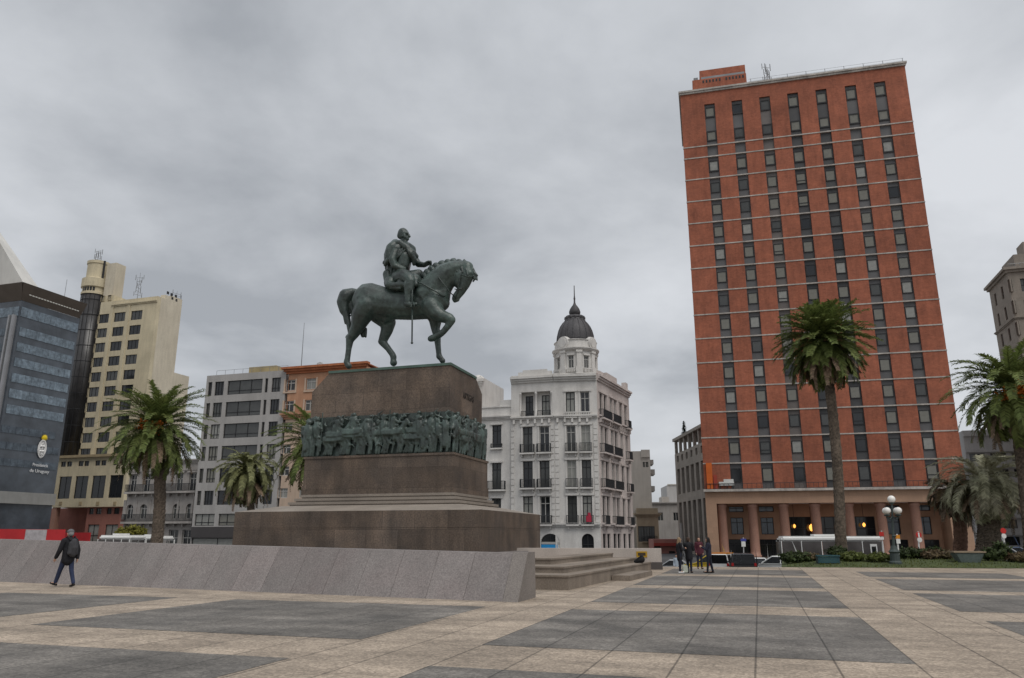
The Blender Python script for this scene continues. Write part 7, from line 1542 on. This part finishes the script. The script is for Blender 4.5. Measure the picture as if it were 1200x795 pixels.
# the walker on the left: heading left and a little away, back half turned to us
py = on_z(75, 688.3, 0); yy = py.y; hgt = (z_at(620.3, yy) - 0) 
wk, s_, dz_ = human('person in a black jacket and grey cap with a backpack walking along the parapet', py.x, yy, .0, 62, min(1.9, hgt), ((24, 4), (-15, 10)), (((-.09, .02, -.29), (-.10, .16, -.52)), ((.08, -.08, -.28), (.06, -.12, -.54))), C_BLACK, C_JEAN, C_SHOE, HAIRS['grey'], coat=.82, cap=C_CAP, lean=.05, bulk=1.12)
b = bmesh.new(); chain(b, [(0, -.2, 1.02, .11), (0, -.22, 1.2, .125), (0, -.2, 1.38, .10)], 2); chain(b, [(-.08, -.19, 1.05, .1), (-.07, -.19, 1.32, .09)]); chain(b, [(.08, -.19, 1.05, .1), (.07, -.19, 1.32, .09)]); b = fuse(b, .016, 2); b.transform(Matrix.Diagonal((s_,) * 3 + (1,))); b.transform(Matrix.Translation((0, 0, -dz_)))
bp = empty('backpack', 'dark grey backpack worn by the walking person', 'backpack', (py.x, yy, 1.0), R(62)); M_ = ROOTM[wk]; b.transform(M_); part('pack', b, C_GREY, bp, True)
b = bmesh.new()
for q in (-1, 1): tube(b, [M_ @ (Vector(p) * s_ - Vector((0, 0, dz_))) for p in ((q * .1, -.17, 1.42), (q * .12, -.02, 1.545), (q * .125, .15, 1.42), (q * .13, .14, 1.25), (q * .16, .0, 1.08), (q * .1, -.16, 1.04))], .02, 6)
part('strap', b, C_BLACK, bp)
def stand(label, u, vf, vh, face, **k):
    p = on_z(u, vf, 0); hh = z_at(vh, p.y); return human(label, p.x, p.y, 0, face, max(1.58, min(1.8, hh)), **k), p
HOLD = ((-.06, .05, -.28), (.06, .27, -.22)); HOLDr = ((.06, .05, -.28), (-.06, .27, -.22))
(g1, s1, d1), p1 = stand('person in a long black coat and white shoes at the left of the standing group', 797.5, 671.8, 633.5, -75, legs=((4, 2), (-4, 2)), arms=(REL, HOLDr), jacket=C_BLACK, trousers=C_DARKJ, shoes=C_WSHOE, hair=HAIRS['fair'], coat=.70, longhair=True, female=True, scarf=C_SCARF, group='people standing together')
stand('short-haired person in a black coat holding something, second from the left in the group', 808.5, 671.6, 632.5, -25, legs=((6, 2), (-5, 3)), arms=(HOLD, HOLDr), jacket=C_BLACK, trousers=C_DARKJ, shoes=C_SHOE, hair=HAIRS['brown'], coat=.72, group='people standing together', bulk=1.1)
stand('person in a maroon jacket standing at the back of the group', 820.5, 667.0, 634.5, 180, legs=((3, 2), (-3, 2)), arms=(REL, RELr), jacket=C_MAROON, trousers=C_NAVY, shoes=C_SHOE, hair=HAIRS['brown'], coat=.85, longhair=True, female=True, group='people standing together')
stand('dark-haired person in a black jacket at the right of the group, hands raised', 832, 671.8, 632.2, 70, legs=((8, 2), (-8, 3)), arms=(((-.05, .1, -.27), (.04, .32, -.14)), ((.05, .1, -.27), (-.04, .33, -.13))), jacket=C_NAVY, trousers=C_DARKJ, shoes=C_SHOE, hair=HAIRS['dark'], coat=.86, longhair=True, female=True, group='people standing together')
p = on_z(803.5, 671.5, 0); bg = empty('shopping_bag', 'pale shopping bag on the paving between the two black coats', 'bag', (p.x, p.y, .004)); b = bmesh.new(); box(b, p.x - .14, p.x + .12, p.y - .07, p.y + .08, .006, .34); bmesh.ops.bevel(b, geom=b.edges[:], offset=.03, segments=2, affect='EDGES'); part('sack', b, C_BAGP, bg)
b = bmesh.new(); tube(b, [(p.x - .08, p.y, .33), (p.x - .06, p.y, .46), (p.x + .04, p.y, .46), (p.x + .06, p.y, .33)], .012, 6); part('handle', b, C_BAGP, bg)
yq = 60; q = at_y(792.8, 665, yq); zf = z_at(650, yq) - 1.68; human('distant person in a pale blue top left of the standing group', x_at(792.5, yq, .3), yq, zf, 150, 1.68, ((10, 4), (-10, 6)), (REL, RELr), C_PALE, C_GREY, C_SHOE, HAIRS['dark'], coat=.85)
